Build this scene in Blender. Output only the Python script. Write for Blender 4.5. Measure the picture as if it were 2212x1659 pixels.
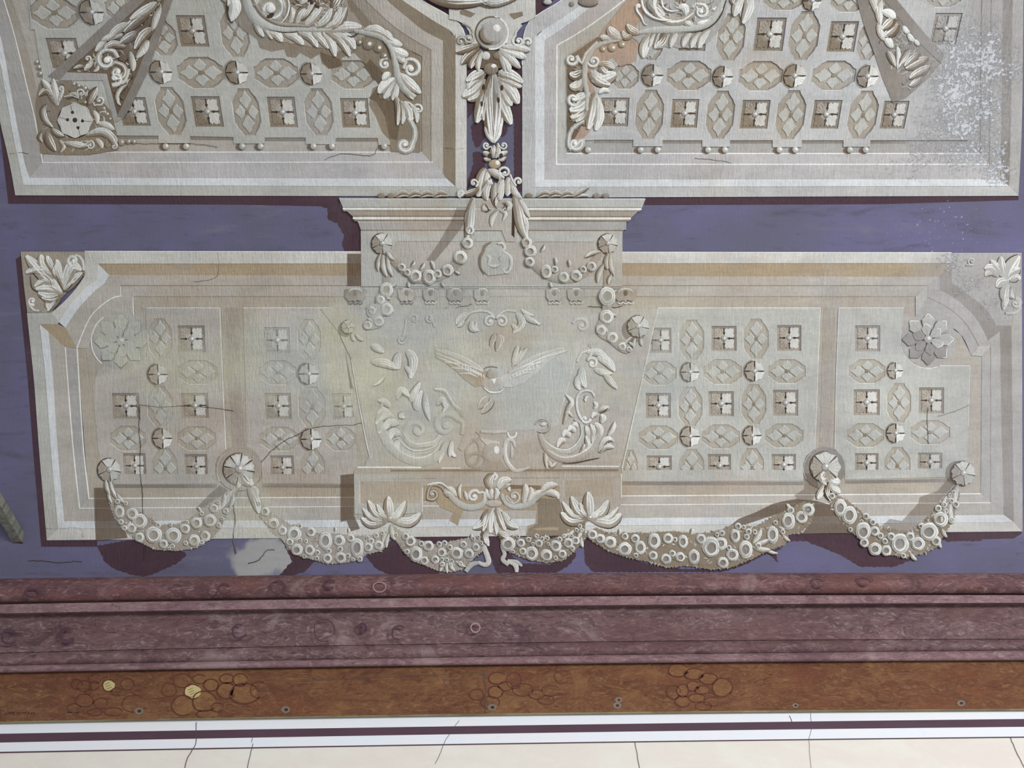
# Painted barrel vault of an old hall: stone-coloured coffered panels, garlands and a cartouche
# on a violet ground, above a marbled cornice.  Units are metres; the ornaments are low relief
# laid on the vault (a cylinder along X); every colour is the pigment of that piece of painting.
import bpy, bmesh, math, random
from mathutils import Vector
from mathutils.geometry import tessellate_polygon
random.seed(7)
for o in list(bpy.data.objects):
    bpy.data.objects.remove(o)
scene = bpy.context.scene
COL = scene.collection

# ------------------------------------------------------------------ camera
W_PX, H_PX, F_PX = 2212.0, 1659.0, 1660.0
PITCH = math.radians(43.0)
CAM = Vector((0.0, 0.0, 1.6))
cam_d = bpy.data.cameras.new('camera')
cam_d.sensor_width = 36.0
cam_d.lens = 36.0 * F_PX / W_PX
cam = bpy.data.objects.new('camera', cam_d)
cam.location = CAM
cam.rotation_euler = (math.pi / 2 + PITCH, 0, 0)
COL.objects.link(cam)
scene.camera = cam

# ------------------------------------------------------------------ light
world = bpy.data.worlds.new('hall_daylight')
scene.world = world
world.use_nodes = True
bg = world.node_tree.nodes['Background']
bg.inputs[0].default_value = (0.92, 0.965, 1.0, 1)
bg.inputs[1].default_value = 0.58

def window_light(name, loc, target, sx, sy, power):
    ld = bpy.data.lights.new(name, 'AREA')
    ld.shape = 'RECTANGLE'
    ld.size, ld.size_y = sx, sy
    ld.energy = power
    ld.color = (0.985, 0.995, 1.0)
    o = bpy.data.objects.new(name, ld)
    o.location = loc
    d = Vector(target) - Vector(loc)
    o.rotation_euler = d.to_track_quat('-Z', 'Y').to_euler()
    COL.objects.link(o)
    return o
# two tall windows in the wall opposite, towards +X
window_light('window_daylight', (5.2, -4.2, 3.6), (0.4, 3.2, 4.2), 2.4, 3.2, 880)
window_light('window_daylight', (0.8, -5.0, 3.2), (0.6, 3.4, 3.4), 2.2, 3.0, 260)
vs = scene.view_settings
vs.view_transform = 'Standard'
vs.look = 'None'
vs.gamma = 1.0
vs.use_curve_mapping = False
vs.exposure = 0.0
scene.cycles.max_bounces = 4
scene.cycles.diffuse_bounces = 2

# ------------------------------------------------------------------ the vault surface
RAD, YC, ZC = 4.55, 0.10, 1.45
CP, SP = math.cos(PITCH), math.sin(PITCH)
def ray(x, y):
    a, b = (x - W_PX / 2) / F_PX, (H_PX / 2 - y) / F_PX
    return Vector((a, CP - b * SP, SP + b * CP))
def on_vault(x, y, h=0.0):
    """point of the vault (raised by h) and its surface coordinates (along X, along the arc)"""
    d = ray(x, y)
    r = RAD - h
    oy, oz = CAM.y - YC, CAM.z - ZC
    A = d.y * d.y + d.z * d.z
    B = oy * d.y + oz * d.z
    t = (-B + math.sqrt(B * B - A * (oy * oy + oz * oz - r * r))) / A
    p = CAM + d * t
    return p, (p.x, RAD * math.atan2(p.z - ZC, p.y - YC))
def on_plane_y(x, y, Y):
    d = ray(x, y)
    return CAM + d * ((Y - CAM.y) / d.y)

# ------------------------------------------------------------------ materials
def lin(c):
    return tuple((v / 255 / 12.92 if v / 255 <= 0.04045 else ((v / 255 + 0.055) / 1.055) ** 2.4) for v in c) + (1,)
class NT:
    def __init__(s, tree):
        s.t, s.n, s.l = tree, tree.nodes, tree.links
    def new(s, typ, **kw):
        nd = s.n.new(typ)
        for k, v in kw.items():
            setattr(nd, k, v)
        return nd
    def put(s, sock, v):
        if hasattr(v, 'is_output') or isinstance(v, bpy.types.NodeSocket):
            s.l.new(v, sock)
        else:
            sock.default_value = v
    def math(s, op, a, b=0.0, c=None, clamp=False):
        nd = s.new('ShaderNodeMath', operation=op, use_clamp=clamp)
        s.put(nd.inputs[0], a); s.put(nd.inputs[1], b)
        if c is not None: s.put(nd.inputs[2], c)
        return nd.outputs[0]
    def vmath(s, op, a, b):
        nd = s.new('ShaderNodeVectorMath', operation=op)
        s.put(nd.inputs[0], a); s.put(nd.inputs[1], b)
        return nd
    def noise(s, vec, scale, detail=3.0, rough=0.55, dist=0.0):
        nd = s.new('ShaderNodeTexNoise')
        s.put(nd.inputs['Vector'], vec)
        nd.inputs['Scale'].default_value = scale
        nd.inputs['Detail'].default_value = detail
        nd.inputs['Roughness'].default_value = rough
        nd.inputs['Distortion'].default_value = dist
        return nd
    def smooth(s, v, lo, hi, a=0.0, b=1.0):
        nd = s.new('ShaderNodeMapRange', interpolation_type='SMOOTHSTEP')
        s.put(nd.inputs[0], v)
        for i, q in enumerate((lo, hi, a, b)):
            nd.inputs[1 + i].default_value = q
        return nd.outputs[0]
    def mix(s, f, a, b, blend='MIX'):
        nd = s.new('ShaderNodeMix', data_type='RGBA', blend_type=blend)
        s.put(nd.inputs[0], f); s.put(nd.inputs[6], a); s.put(nd.inputs[7], b)
        return nd.outputs[2]

def uvc(x, y):
    return on_vault(x, y)[1]
M_PX = abs(uvc(1206, 829)[0] - uvc(1106, 829)[0]) / 100.0     # metres of vault per 1/2212 of the frame

def fresco_group():
    """old distemper: patchy tints, worn and washed-out zones, combed plaster, salts flaking off"""
    g = bpy.data.node_groups.new('fresco', 'ShaderNodeTree')
    g.interface.new_socket('Color', in_out='INPUT', socket_type='NodeSocketColor')
    g.interface.new_socket('Wear', in_out='INPUT', socket_type='NodeSocketFloat').default_value = 1.0
    g.interface.new_socket('Color', in_out='OUTPUT', socket_type='NodeSocketColor')
    g.interface.new_socket('Height', in_out='OUTPUT', socket_type='NodeSocketFloat')
    k = NT(g)
    gi, go = k.new('NodeGroupInput'), k.new('NodeGroupOutput')
    uv = k.new('ShaderNodeUVMap', uv_map='surf').outputs[0]
    wob = k.noise(uv, 2.2, 4.0, 0.6)
    off = k.vmath('SCALE', k.vmath('SUBTRACT', wob.outputs[1], (0.5, 0.5, 0.5)).outputs[0], (0, 0, 0))
    off.inputs['Scale'].default_value = 0.62
    wuv = k.vmath('ADD', uv, off.outputs[0]).outputs[0]
    def blobs(lst):
        acc = None
        for (x, y, rx, ry, st) in lst:
            c = uvc(x, y)
            d = k.vmath('SUBTRACT', wuv, (c[0], c[1], 0)).outputs[0]
            d = k.vmath('MULTIPLY', d, (1 / (rx * M_PX), 1 / (ry * M_PX), 0)).outputs[0]
            ln = k.new('ShaderNodeVectorMath', operation='LENGTH')
            k.put(ln.inputs[0], d)
            m = k.smooth(ln.outputs[1], 1.25, 0.45, 0.0, st)
            acc = m if acc is None else k.math('MAXIMUM', acc, m)
        return acc
    col = gi.outputs[0]
    # broad tints: rosy, ochre and cool washes
    n1 = k.noise(uv, 1.1, 5.0, 0.6, 0.4)
    n2 = k.noise(k.vmath('ADD', uv, (7.3, 3.1, 0)).outputs[0], 1.7, 5.0, 0.62, 0.3)
    wear = gi.outputs[1]
    col = k.mix(k.math('MULTIPLY', k.smooth(n1.outputs[0], 0.5, 0.68, 0, 0.13), wear), col, lin((188, 174, 166)))
    col = k.mix(k.math('MULTIPLY', k.smooth(n2.outputs[0], 0.54, 0.7, 0, 0.15), wear), col, lin((178, 152, 112)))
    col = k.mix(k.math('MULTIPLY', k.smooth(n2.outputs[0], 0.46, 0.3, 0, 0.30), wear), col, lin((172, 174, 178)))
    # warm brown washes
    wm = blobs([(500, 600, 260, 40, .25), (1330, 590, 120, 60, .3), (1640, 590, 170, 35, .25), (930, 470, 60, 60, .35),
                (1080, 745, 90, 60, .45), (1010, 920, 90, 110, .35), (1100, 1010, 260, 45, .3), (1230, 1050, 150, 60, .3),
                (900, 1050, 160, 60, .22), (640, 1060, 120, 40, .3), (380, 900, 120, 60, .22), (690, 840, 50, 40, .35),
                (1290, 60, 90, 70, .35), (1640, 160, 60, 40, .30), (300, 320, 260, 25, .2), (1560, 1040, 120, 30, .25)])
    col = k.mix(k.math('MULTIPLY', k.math('MULTIPLY', wm, .8), wear), col, lin((178, 152, 120)))
    # washed-out, greenish grey zones where the drawing is nearly gone
    fm = blobs([(265, 745, 95, 75, .80), (420, 785, 150, 60, .55), (590, 770, 140, 90, .72), (760, 800, 170, 130, .85),
                (860, 730, 180, 100, .75), (880, 900, 160, 130, .74), (1080, 665, 230, 70, .60), (1190, 780, 170, 110, .55),
                (1290, 800, 90, 70, .55), (345, 880, 45, 45, .7), (520, 1110, 80, 60, .60), (560, 1150, 120, 60, .45),
                (1480, 800, 110, 70, .38), (1430, 700, 90, 60, .3), (830, 1140, 60, 50, .35)])
    cool = k.mix(k.smooth(n2.outputs[0], 0.40, 0.62), lin((184, 186, 180)), lin((194, 192, 170)))
    col = k.mix(k.math('MULTIPLY', fm, wear), col, cool)
    gm = blobs([(2090, 170, 150, 190, .62), (1990, 120, 60, 160, .35), (2080, 620, 140, 110, .55), (2050, 740, 90, 80, .35),
                (2120, 950, 120, 260, .45), (1790, 830, 50, 260, .4), (2000, 700, 200, 90, .35)])
    col = k.mix(k.math('MULTIPLY', gm, wear), col, lin((166, 164, 164)))
    # brushy value changes, mostly along the brush
    st = k.noise(k.vmath('MULTIPLY', uv, (5.0, 34.0, 1)).outputs[0], 1.0, 4.0, 0.65)
    sv = k.noise(k.vmath('MULTIPLY', uv, (84.0, 8.0, 1)).outputs[0], 1.0, 3.0, 0.6)
    fine = k.noise(uv, 55.0, 3.0, 0.7)
    f = k.math('ADD', k.smooth(st.outputs[0], 0.25, 0.75, 0.955, 1.035), k.smooth(sv.outputs[0], 0.28, 0.72, -0.055, 0.055))
    f = k.math('ADD', f, k.smooth(fine.outputs[0], 0.25, 0.75, -0.06, 0.05))
    mot = k.noise(k.vmath('MULTIPLY', uv, (2.2, 4.2, 1)).outputs[0], 1.0, 6.0, 0.68, 0.5)
    f = k.math('MULTIPLY', f, k.smooth(mot.outputs[0], 0.3, 0.7, 0.9, 1.09))
    sc = k.vmath('SCALE', col, (0, 0, 0)); k.put(sc.inputs['Scale'], f)
    col = sc.outputs[0]
    # salts: white crystalline flaking
    sm = blobs([(2085, 190, 120, 150, .85), (2140, 330, 60, 70, .8), (2040, 330, 120, 60, .6), (1990, 360, 150, 50, .42),
                (2080, 480, 130, 40, .35), (2070, 590, 70, 50, .55), (2130, 640, 60, 50, .4), (2120, 100, 50, 80, .5), (2010, 510, 50, 40, .3)])
    sn = k.noise(uv, 46.0, 6.0, 0.78)
    sb = k.noise(uv, 7.0, 4.0, 0.6)
    sp = k.math('ADD', k.math('MULTIPLY', sm, 0.30), k.math('MULTIPLY', k.math('SUBTRACT', sb.outputs[0], 0.5), 0.35))
    sp = k.math('ADD', sp, sn.outputs[0])
    fl = k.math('MULTIPLY', k.smooth(sp, 0.69, 0.79), k.smooth(sm, 0.05, 0.3))
    col = k.mix(k.math('MULTIPLY', fl, 0.78), col, lin((212, 214, 220)))
    k.put(go.inputs[0], col)
    # combed plaster
    comb = k.noise(k.vmath('MULTIPLY', uv, (105.0, 17.0, 1)).outputs[0], 1.0, 3.0, 0.65, 0.3)
    zone = k.smooth(k.noise(uv, 0.9, 2.0).outputs[0], 0.38, 0.6, 0.45, 1.0)
    hgt = k.math('MULTIPLY', comb.outputs[0], zone)
    hgt = k.math('ADD', hgt, k.math('MULTIPLY', fine.outputs[0], 0.35))
    hgt = k.math('ADD', hgt, k.math('MULTIPLY', fl, 0.35))
    k.put(go.inputs[1], hgt)
    return g
FRESCO = fresco_group()
MATS = {}
def fresco(name, rgb, wear=1.0, alpha=1.0, bump=0.8):
    m = bpy.data.materials.new(name)
    m.use_nodes = True
    k = NT(m.node_tree)
    p = k.n['Principled BSDF']
    p.inputs['Roughness'].default_value = 0.82
    p.inputs['Specular IOR Level'].default_value = 0.25
    g = k.new('ShaderNodeGroup'); g.node_tree = FRESCO
    g.inputs[0].default_value = lin(rgb)
    g.inputs[1].default_value = wear
    k.l.new(g.outputs[0], p.inputs['Base Color'])
    b = k.new('ShaderNodeBump')
    b.inputs['Strength'].default_value = bump
    b.inputs['Distance'].default_value = 0.0085
    k.l.new(g.outputs[1], b.inputs['Height'])
    k.l.new(b.outputs[0], p.inputs['Normal'])
    if alpha < 1:                                     # a thin glaze of paint
        p.inputs['Alpha'].default_value = alpha
    return m
TONES = dict(
    W=('white_paint', (236, 236, 231), .45), L=('light_stone_paint', (206, 204, 197), .8), S=('stone_paint', (187, 187, 180), 1),
    C=('cool_stone_paint', (190, 190, 188), 1), T=('taupe_paint', (166, 157, 144), 1), F=('warm_field_paint', (178, 169, 154), 1), G=('grey_taupe_paint', (173, 170, 166), 1), Q=('brick_wash_paint', (178, 153, 134), .8), E=('pale_ground_paint', (176, 170, 157), 1),
    M=('umber_paint', (140, 128, 110), .8), B=('brown_paint', (112, 97, 80), .7), D=('dark_brown_paint', (70, 56, 47), .55),
    O=('ochre_paint', (172, 156, 131), .9), K=('rosy_stone_paint', (184, 178, 169), 1), A=('lavender_stone_paint', (187, 184, 183), 1),
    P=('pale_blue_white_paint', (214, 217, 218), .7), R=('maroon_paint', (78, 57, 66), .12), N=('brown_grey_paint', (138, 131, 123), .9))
def mat(t):
    if t not in MATS:
        if t == 'glaze':
            MATS[t] = fresco('umber_glaze', (112, 90, 68), .3, 0.62)
        elif t == 'glaze2':
            MATS[t] = fresco('light_umber_glaze', (120, 100, 78), .3, 0.34)
        else:
            n, c, w = TONES[t]
            MATS[t] = fresco(n, c, w)
    return MATS[t]

# ------------------------------------------------------------------ drawing in low relief
CR = (0.0, 0.0, 1.0)
def sheet(ox=0.0, oy=0.0, s=1.0):
    """following coordinates are read off an enlarged sheet: origin and enlargement"""
    global CR
    CR = (ox, oy, s)
def q(p):
    return (CR[0] + p[0] / CR[2], CR[1] + p[1] / CR[2])
def crom(pts, n):
    """smooth curve through pts, n points"""
    if len(pts) < 3:
        a, b = pts[0], pts[-1]
        return [(a[0] + (b[0] - a[0]) * i / (n - 1), a[1] + (b[1] - a[1]) * i / (n - 1)) for i in range(n)]
    P = [pts[0]] + list(pts) + [pts[-1]]
    segs = len(pts) - 1
    out = []
    for i in range(n):
        t = i / (n - 1) * segs
        k = min(int(t), segs - 1); t -= k
        p0, p1, p2, p3 = P[k], P[k + 1], P[k + 2], P[k + 3]
        out.append(tuple(0.5 * (2 * p1[j] + (p2[j] - p0[j]) * t + (2 * p0[j] - 5 * p1[j] + 4 * p2[j] - p3[j]) * t * t
                                + (3 * p1[j] - p0[j] - 3 * p2[j] + p3[j]) * t ** 3) for j in (0, 1)))
    return out
def plen(pts):
    return sum(math.hypot(b[0] - a[0], b[1] - a[1]) for a, b in zip(pts, pts[1:]))
def wat(w, t):
    if not isinstance(w, (list, tuple)):
        return w
    f = t * (len(w) - 1); k = min(int(f), len(w) - 2)
    return w[k] + (w[k + 1] - w[k]) * (f - k)
HB, FLAT, GS = 0.0, 1.0, 0.5
def flat(f):
    """worn-down relief: keep only this share of its height"""
    global FLAT
    FLAT = f
def lift(h):
    """what follows lies on something this high above the panels"""
    global HB
    HB = h
LIT = (0.62, -0.78)             # the painted light falls from this side of the sheet
class Piece:
    """one mesh: painted relief on the vault"""
    def __init__(s, name):
        s.name, s.v, s.uv, s.f, s.fm, s.fs, s.mats = name, [], [], [], [], [], []
    def mi(s, t):
        if t not in s.mats: s.mats.append(t)
        return s.mats.index(t)
    def vert(s, x, y, h):
        if h > .0175: h = .0175 + (h - .0175) * FLAT
        p, u = on_vault(x, y, (h + HB) * GS)
        s.v.append(p); s.uv.append(u)
        return len(s.v) - 1
    def face(s, idx, m, smooth=False):
        s.f.append(idx); s.fm.append(m); s.fs.append(smooth)
    def poly(s, pts, t, h=0.022, h0=0.004, holes=(), skirt=True, raw=False):
        m = s.mi(t)
        loops = [[(p if raw else q(p)) for p in pts]] + [[(p if raw else q(p)) for p in hl] for hl in holes]
        ys = [p[1] for p in loops[0]]
        flat = [p for lp in loops for p in lp]
        tris = tessellate_polygon([[Vector((p[0], p[1], 0)) for p in lp] for lp in loops])
        if max(ys) - min(ys) < 48:
            base = [s.vert(p[0], p[1], h) for p in flat]
            for t3 in tris: s.face(tuple(base[i] for i in t3), m)
            if skirt:
                n0 = 0
                for lp in loops:
                    low = [s.vert(p[0], p[1], h0) for p in lp]
                    for i in range(len(lp)):
                        j = (i + 1) % len(lp)
                        s.face((base[n0 + i], base[n0 + j], low[j], low[i]), m)
                    n0 += len(lp)
            return s
        bm = bmesh.new()
        bv = [bm.verts.new((p[0], p[1], 0)) for p in flat]
        for t3 in tris:
            try: bm.faces.new([bv[i] for i in t3])
            except ValueError: pass
        y = math.floor(min(ys) / 24) * 24 + 24
        while y < max(ys):
            bmesh.ops.bisect_plane(bm, geom=bm.verts[:] + bm.edges[:] + bm.faces[:], plane_co=(0, y, 0), plane_no=(0, 1, 0), dist=1e-4)
            y += 24
        bm.verts.index_update()
        base = [s.vert(v.co.x, v.co.y, h) for v in bm.verts]
        for f in bm.faces: s.face(tuple(base[v.index] for v in f.verts), m)
        if skirt:
            low = {}
            for e in bm.edges:
                if len(e.link_faces) == 1:
                    for v in e.verts:
                        if v.index not in low: low[v.index] = s.vert(v.co.x, v.co.y, h0)
                    a, b = e.verts[0].index, e.verts[1].index
                    s.face((base[a], base[b], low[b], low[a]), m)
        bm.free()
        return s
    def band(s, A, B, hA, hB, t, n=None, raw=False):
        """ruled strip between two lines"""
        m = s.mi(t)
        A = [(p if raw else q(p)) for p in A]; B = [(p if raw else q(p)) for p in B]
        if len(A) != len(B):
            k = max(len(A), len(B)) * 3
            A, B = crom(A, k), crom(B, k)
        ra, rb = [], []
        for i in range(len(A) - 1):
            dy = max(abs(A[i + 1][1] - A[i][1]), abs(B[i + 1][1] - B[i][1]))
            c = max(1, int(dy / 24) + 1)
            for j in range(c):
                f = j / c
                ra.append((A[i][0] + (A[i + 1][0] - A[i][0]) * f, A[i][1] + (A[i + 1][1] - A[i][1]) * f))
                rb.append((B[i][0] + (B[i + 1][0] - B[i][0]) * f, B[i][1] + (B[i + 1][1] - B[i][1]) * f))
        ra.append(A[-1]); rb.append(B[-1])
        wide = max(abs(a[1] - b[1]) for a, b in zip(ra, rb))
        nc = max(1, int(wide / 30) + 1)
        prev = None
        for a, b in zip(ra, rb):
            row = [s.vert(a[0] + (b[0] - a[0]) * i / nc, a[1] + (b[1] - a[1]) * i / nc, hA + (hB - hA) * i / nc) for i in range(nc + 1)]
            if prev:
                for i in range(nc): s.face((prev[i], row[i], row[i + 1], prev[i + 1]), m, True)
            prev = row
        return s
    def stroke(s, pts, w, t, h0=0.018, dh=0.003, n=None, raw=False, cs=None, closed=False):
        """brush stroke / moulded rib: width w (or list of widths along it), rounded section"""
        m = s.mi(t)
        P = [(p if raw else q(p)) for p in pts]
        sc = 1.0 if raw else CR[2]
        L = plen(P)
        n = n or max(3, min(40, int(L / 5) + 3))
        C = crom(P, n)
        wm = max(w) / sc if isinstance(w, (list, tuple)) else w / sc
        cs = cs or (7 if wm > 9 else 5 if wm > 4 else 3)
        prev = None
        for i, p in enumerate(C):
            a, b = C[max(0, i - 1)], C[min(n - 1, i + 1)]
            dx, dy = b[0] - a[0], b[1] - a[1]
            l = math.hypot(dx, dy) or 1.0
            nx, ny = -dy / l, dx / l
            hw = max(wat(w, i / (n - 1)) / sc / 2, 0.12)
            row = []
            for j in range(cs):
                o = -1 + 2 * j / (cs - 1)
                hh = h0 + dh * (1 - o * o) * (0.35 + 0.65 * min(1, hw * 2 / wm))
                if abs(o) == 1: hh = max(0.0042, h0 - 0.004)
                row.append(s.vert(p[0] + nx * hw * o, p[1] + ny * hw * o, hh))
            if prev:
                for j in range(cs - 1): s.face((prev[j], prev[j + 1], row[j + 1], row[j]), m, True)
            prev = row
        return s
    def dome(s, c, rx, t, ry=None, h0=0.018, dh=0.02, rings=4, seg=None, raw=False, rot=0.0):
        m = s.mi(t)
        c = c if raw else q(c)
        sc = 1.0 if raw else CR[2]
        rx, ry = rx / sc, (ry or rx) / sc
        seg = seg or (20 if rx > 12 else 12 if rx > 5 else 8)
        prev = None
        cr, sr = math.cos(rot), math.sin(rot)
        for i in range(rings + 1):
            a = i / rings * math.pi / 2
            r, hh = math.cos(a), h0 + dh * math.sin(a)
            if i == rings:
                top = s.vert(c[0], c[1], hh)
                for j in range(seg): s.face((prev[j], prev[(j + 1) % seg], top), m, True)
                break
            row = []
            for j in range(seg):
                x, y = rx * r * math.cos(j / seg * math.tau), ry * r * math.sin(j / seg * math.tau)
                row.append(s.vert(c[0] + x * cr - y * sr, c[1] + x * sr + y * cr, hh))
            if prev:
                for j in range(seg): s.face((prev[j], prev[(j + 1) % seg], row[(j + 1) % seg], row[j]), m, True)
            prev = row
        return s
    def arc(s, c, r, a0, a1, w, t, ry=None, h0=0.02, dh=0.004, n=None, raw=False):
        ry = ry or r
        k = max(5, int(abs(a1 - a0) / 20))
        pts = [(c[0] + r * math.cos(math.radians(a0 + (a1 - a0) * i / k)), c[1] + ry * math.sin(math.radians(a0 + (a1 - a0) * i / k))) for i in range(k + 1)]
        return s.stroke(pts, w, t, h0, dh, n=n or k * 2 + 1, raw=raw)
    def lobe(s, pts, w, t='S', h0=0.018, dh=None, hl=3, dark=True, prof=(.25, .85, 1, .8, .2), hi='W', dk='D'):
        """one leaf: domed blade, pale strokes on its lit side, a dark one on the other"""
        ws = [w * f for f in prof]
        dh = dh or min(.012, .00072 * w / CR[2])
        s.stroke(pts, ws, t, h0, dh)
        P = [q(p) for p in pts]
        n = max(5, int(plen(P) / 6) + 3)
        C = crom(P, n)
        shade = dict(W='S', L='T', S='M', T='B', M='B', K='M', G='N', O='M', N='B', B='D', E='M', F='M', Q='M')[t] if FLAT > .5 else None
        dx, dy = C[-1][0] - C[0][0], C[-1][1] - C[0][1]
        l = math.hypot(dx, dy) or 1
        side = 1 if (-dy / l * LIT[0] + dx / l * LIT[1]) > 0 else -1
        def off(o, i0, i1):
            out = []
            for i in range(i0, i1):
                a, b = C[max(0, i - 1)], C[min(n - 1, i + 1)]
                ex, ey = b[0] - a[0], b[1] - a[1]
                e = math.hypot(ex, ey) or 1
                hw = wat(ws, i / (n - 1)) / CR[2] / 2
                out.append((C[i][0] - ey / e * hw * o, C[i][1] + ex / e * hw * o))
            return out
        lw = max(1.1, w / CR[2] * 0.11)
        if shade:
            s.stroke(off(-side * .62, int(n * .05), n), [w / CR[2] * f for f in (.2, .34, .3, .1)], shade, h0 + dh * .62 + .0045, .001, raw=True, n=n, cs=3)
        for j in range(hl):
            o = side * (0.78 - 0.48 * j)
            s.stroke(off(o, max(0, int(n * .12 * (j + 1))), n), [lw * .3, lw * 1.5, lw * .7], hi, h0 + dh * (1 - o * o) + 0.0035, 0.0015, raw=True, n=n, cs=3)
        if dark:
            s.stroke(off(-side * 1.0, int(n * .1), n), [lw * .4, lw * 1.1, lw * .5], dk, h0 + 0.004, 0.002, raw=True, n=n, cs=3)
        return s
    def volute(s, c, r, a0, turns, w, t='S', h0=0.02, dh=0.014, tail=None, eye=True, hi='W'):
        """spiral curl ending in an eye"""
        k = max(8, int(abs(turns) * 12))
        pts = list(tail or [])
        for i in range(k + 1):
            f = i / k
            a = math.radians(a0 + 360 * turns * f)
            rr = r * (1 - 0.78 * f)
            pts.append((c[0] + rr * math.cos(a), c[1] + rr * math.sin(a)))
        s.stroke(pts, [w * .8, w, w, w * .75, w * .5], t, h0, dh, n=len(pts) * 2)
        s.stroke(pts, [w * .1, w * .34, w * .34, w * .3, w * .25], hi, h0 + dh + 0.001, 0.002, n=len(pts) * 2, cs=3)
        if eye: s.dome(c, r * .3, hi, h0=h0 + .004, dh=dh + .004)
        return s
    def build(s, loc):
        me = bpy.data.meshes.new(s.name)
        me.from_pydata([p - loc for p in s.v], [], s.f)
        for t in s.mats: me.materials.append(mat(t) if isinstance(t, str) else t)
        me.polygons.foreach_set('material_index', s.fm)
        me.polygons.foreach_set('use_smooth', s.fs)
        ul = me.uv_layers.new(name='surf')
        buf = []
        for lp in me.loops: buf.extend(s.uv[lp.vertex_index])
        ul.data.foreach_set('uv', buf)
        bm = bmesh.new(); bm.from_mesh(me)
        bmesh.ops.recalc_face_normals(bm, faces=bm.faces)
        # sheets have to look into the room
        if bm.faces:
            up = 0.0
            for f in bm.faces:
                c = f.calc_center_median() + loc
                up += f.normal.dot(Vector((0, YC - c.y, ZC - c.z))) * f.calc_area()
            if up < 0: bmesh.ops.reverse_faces(bm, faces=bm.faces)
        bm.to_mesh(me); bm.free()
        return me
class Thing:
    def __init__(s, name, label, cat, group=None):
        s.name, s.label, s.cat, s.group, s.parts = name, label, cat, group, []
        ALL.append(s)
    def part(s, name, under=None):
        p = Piece(name); s.parts.append((p, under))
        return p
    def build(s):
        ps = [(p, u) for p, u in s.parts if p.f]
        if not ps: return
        pts = [v for p, _ in ps for v in p.v]
        c = sum(pts, Vector()) / len(pts)
        ang = math.atan2(c.z - ZC, c.y - YC)
        loc = Vector((c.x, YC + RAD * math.cos(ang), ZC + RAD * math.sin(ang)))
        if len(ps) == 1:
            root = bpy.data.objects.new(s.name, ps[0][0].build(loc))
            root.location = loc
            COL.objects.link(root)
        else:
            root = bpy.data.objects.new(s.name, None)
            root.empty_display_size = 0.05
            root.location = loc
            COL.objects.link(root)
            made = {}
            for p, u in ps:
                o = bpy.data.objects.new(p.name, p.build(loc))
                o.parent = made.get(id(u), root)
                if p.name in STUFF: o['kind'] = 'stuff'
                COL.objects.link(o)
                made[id(p)] = o
        root['label'] = s.label
        root['category'] = s.cat
        if s.group: root['group'] = s.group
ALL = []
STUFF = ('gap', 'petal_gaps', 'tendrils')
# ------------------------------------------------------------------ the setting
def plain_mesh(name, verts, faces, material, smooth=False, uvs=None, kind='structure', parent=None):
    me = bpy.data.meshes.new(name)
    me.from_pydata(verts, [], faces)
    me.materials.append(material)
    if smooth: me.polygons.foreach_set('use_smooth', [True] * len(me.polygons))
    if uvs:
        ul = me.uv_layers.new(name='surf')
        buf = []
        for lp in me.loops: buf.extend(uvs[lp.vertex_index])
        ul.data.foreach_set('uv', buf)
    o = bpy.data.objects.new(name, me)
    COL.objects.link(o)
    if parent: o.parent = parent
    else: o['kind'] = kind
    return o

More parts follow.
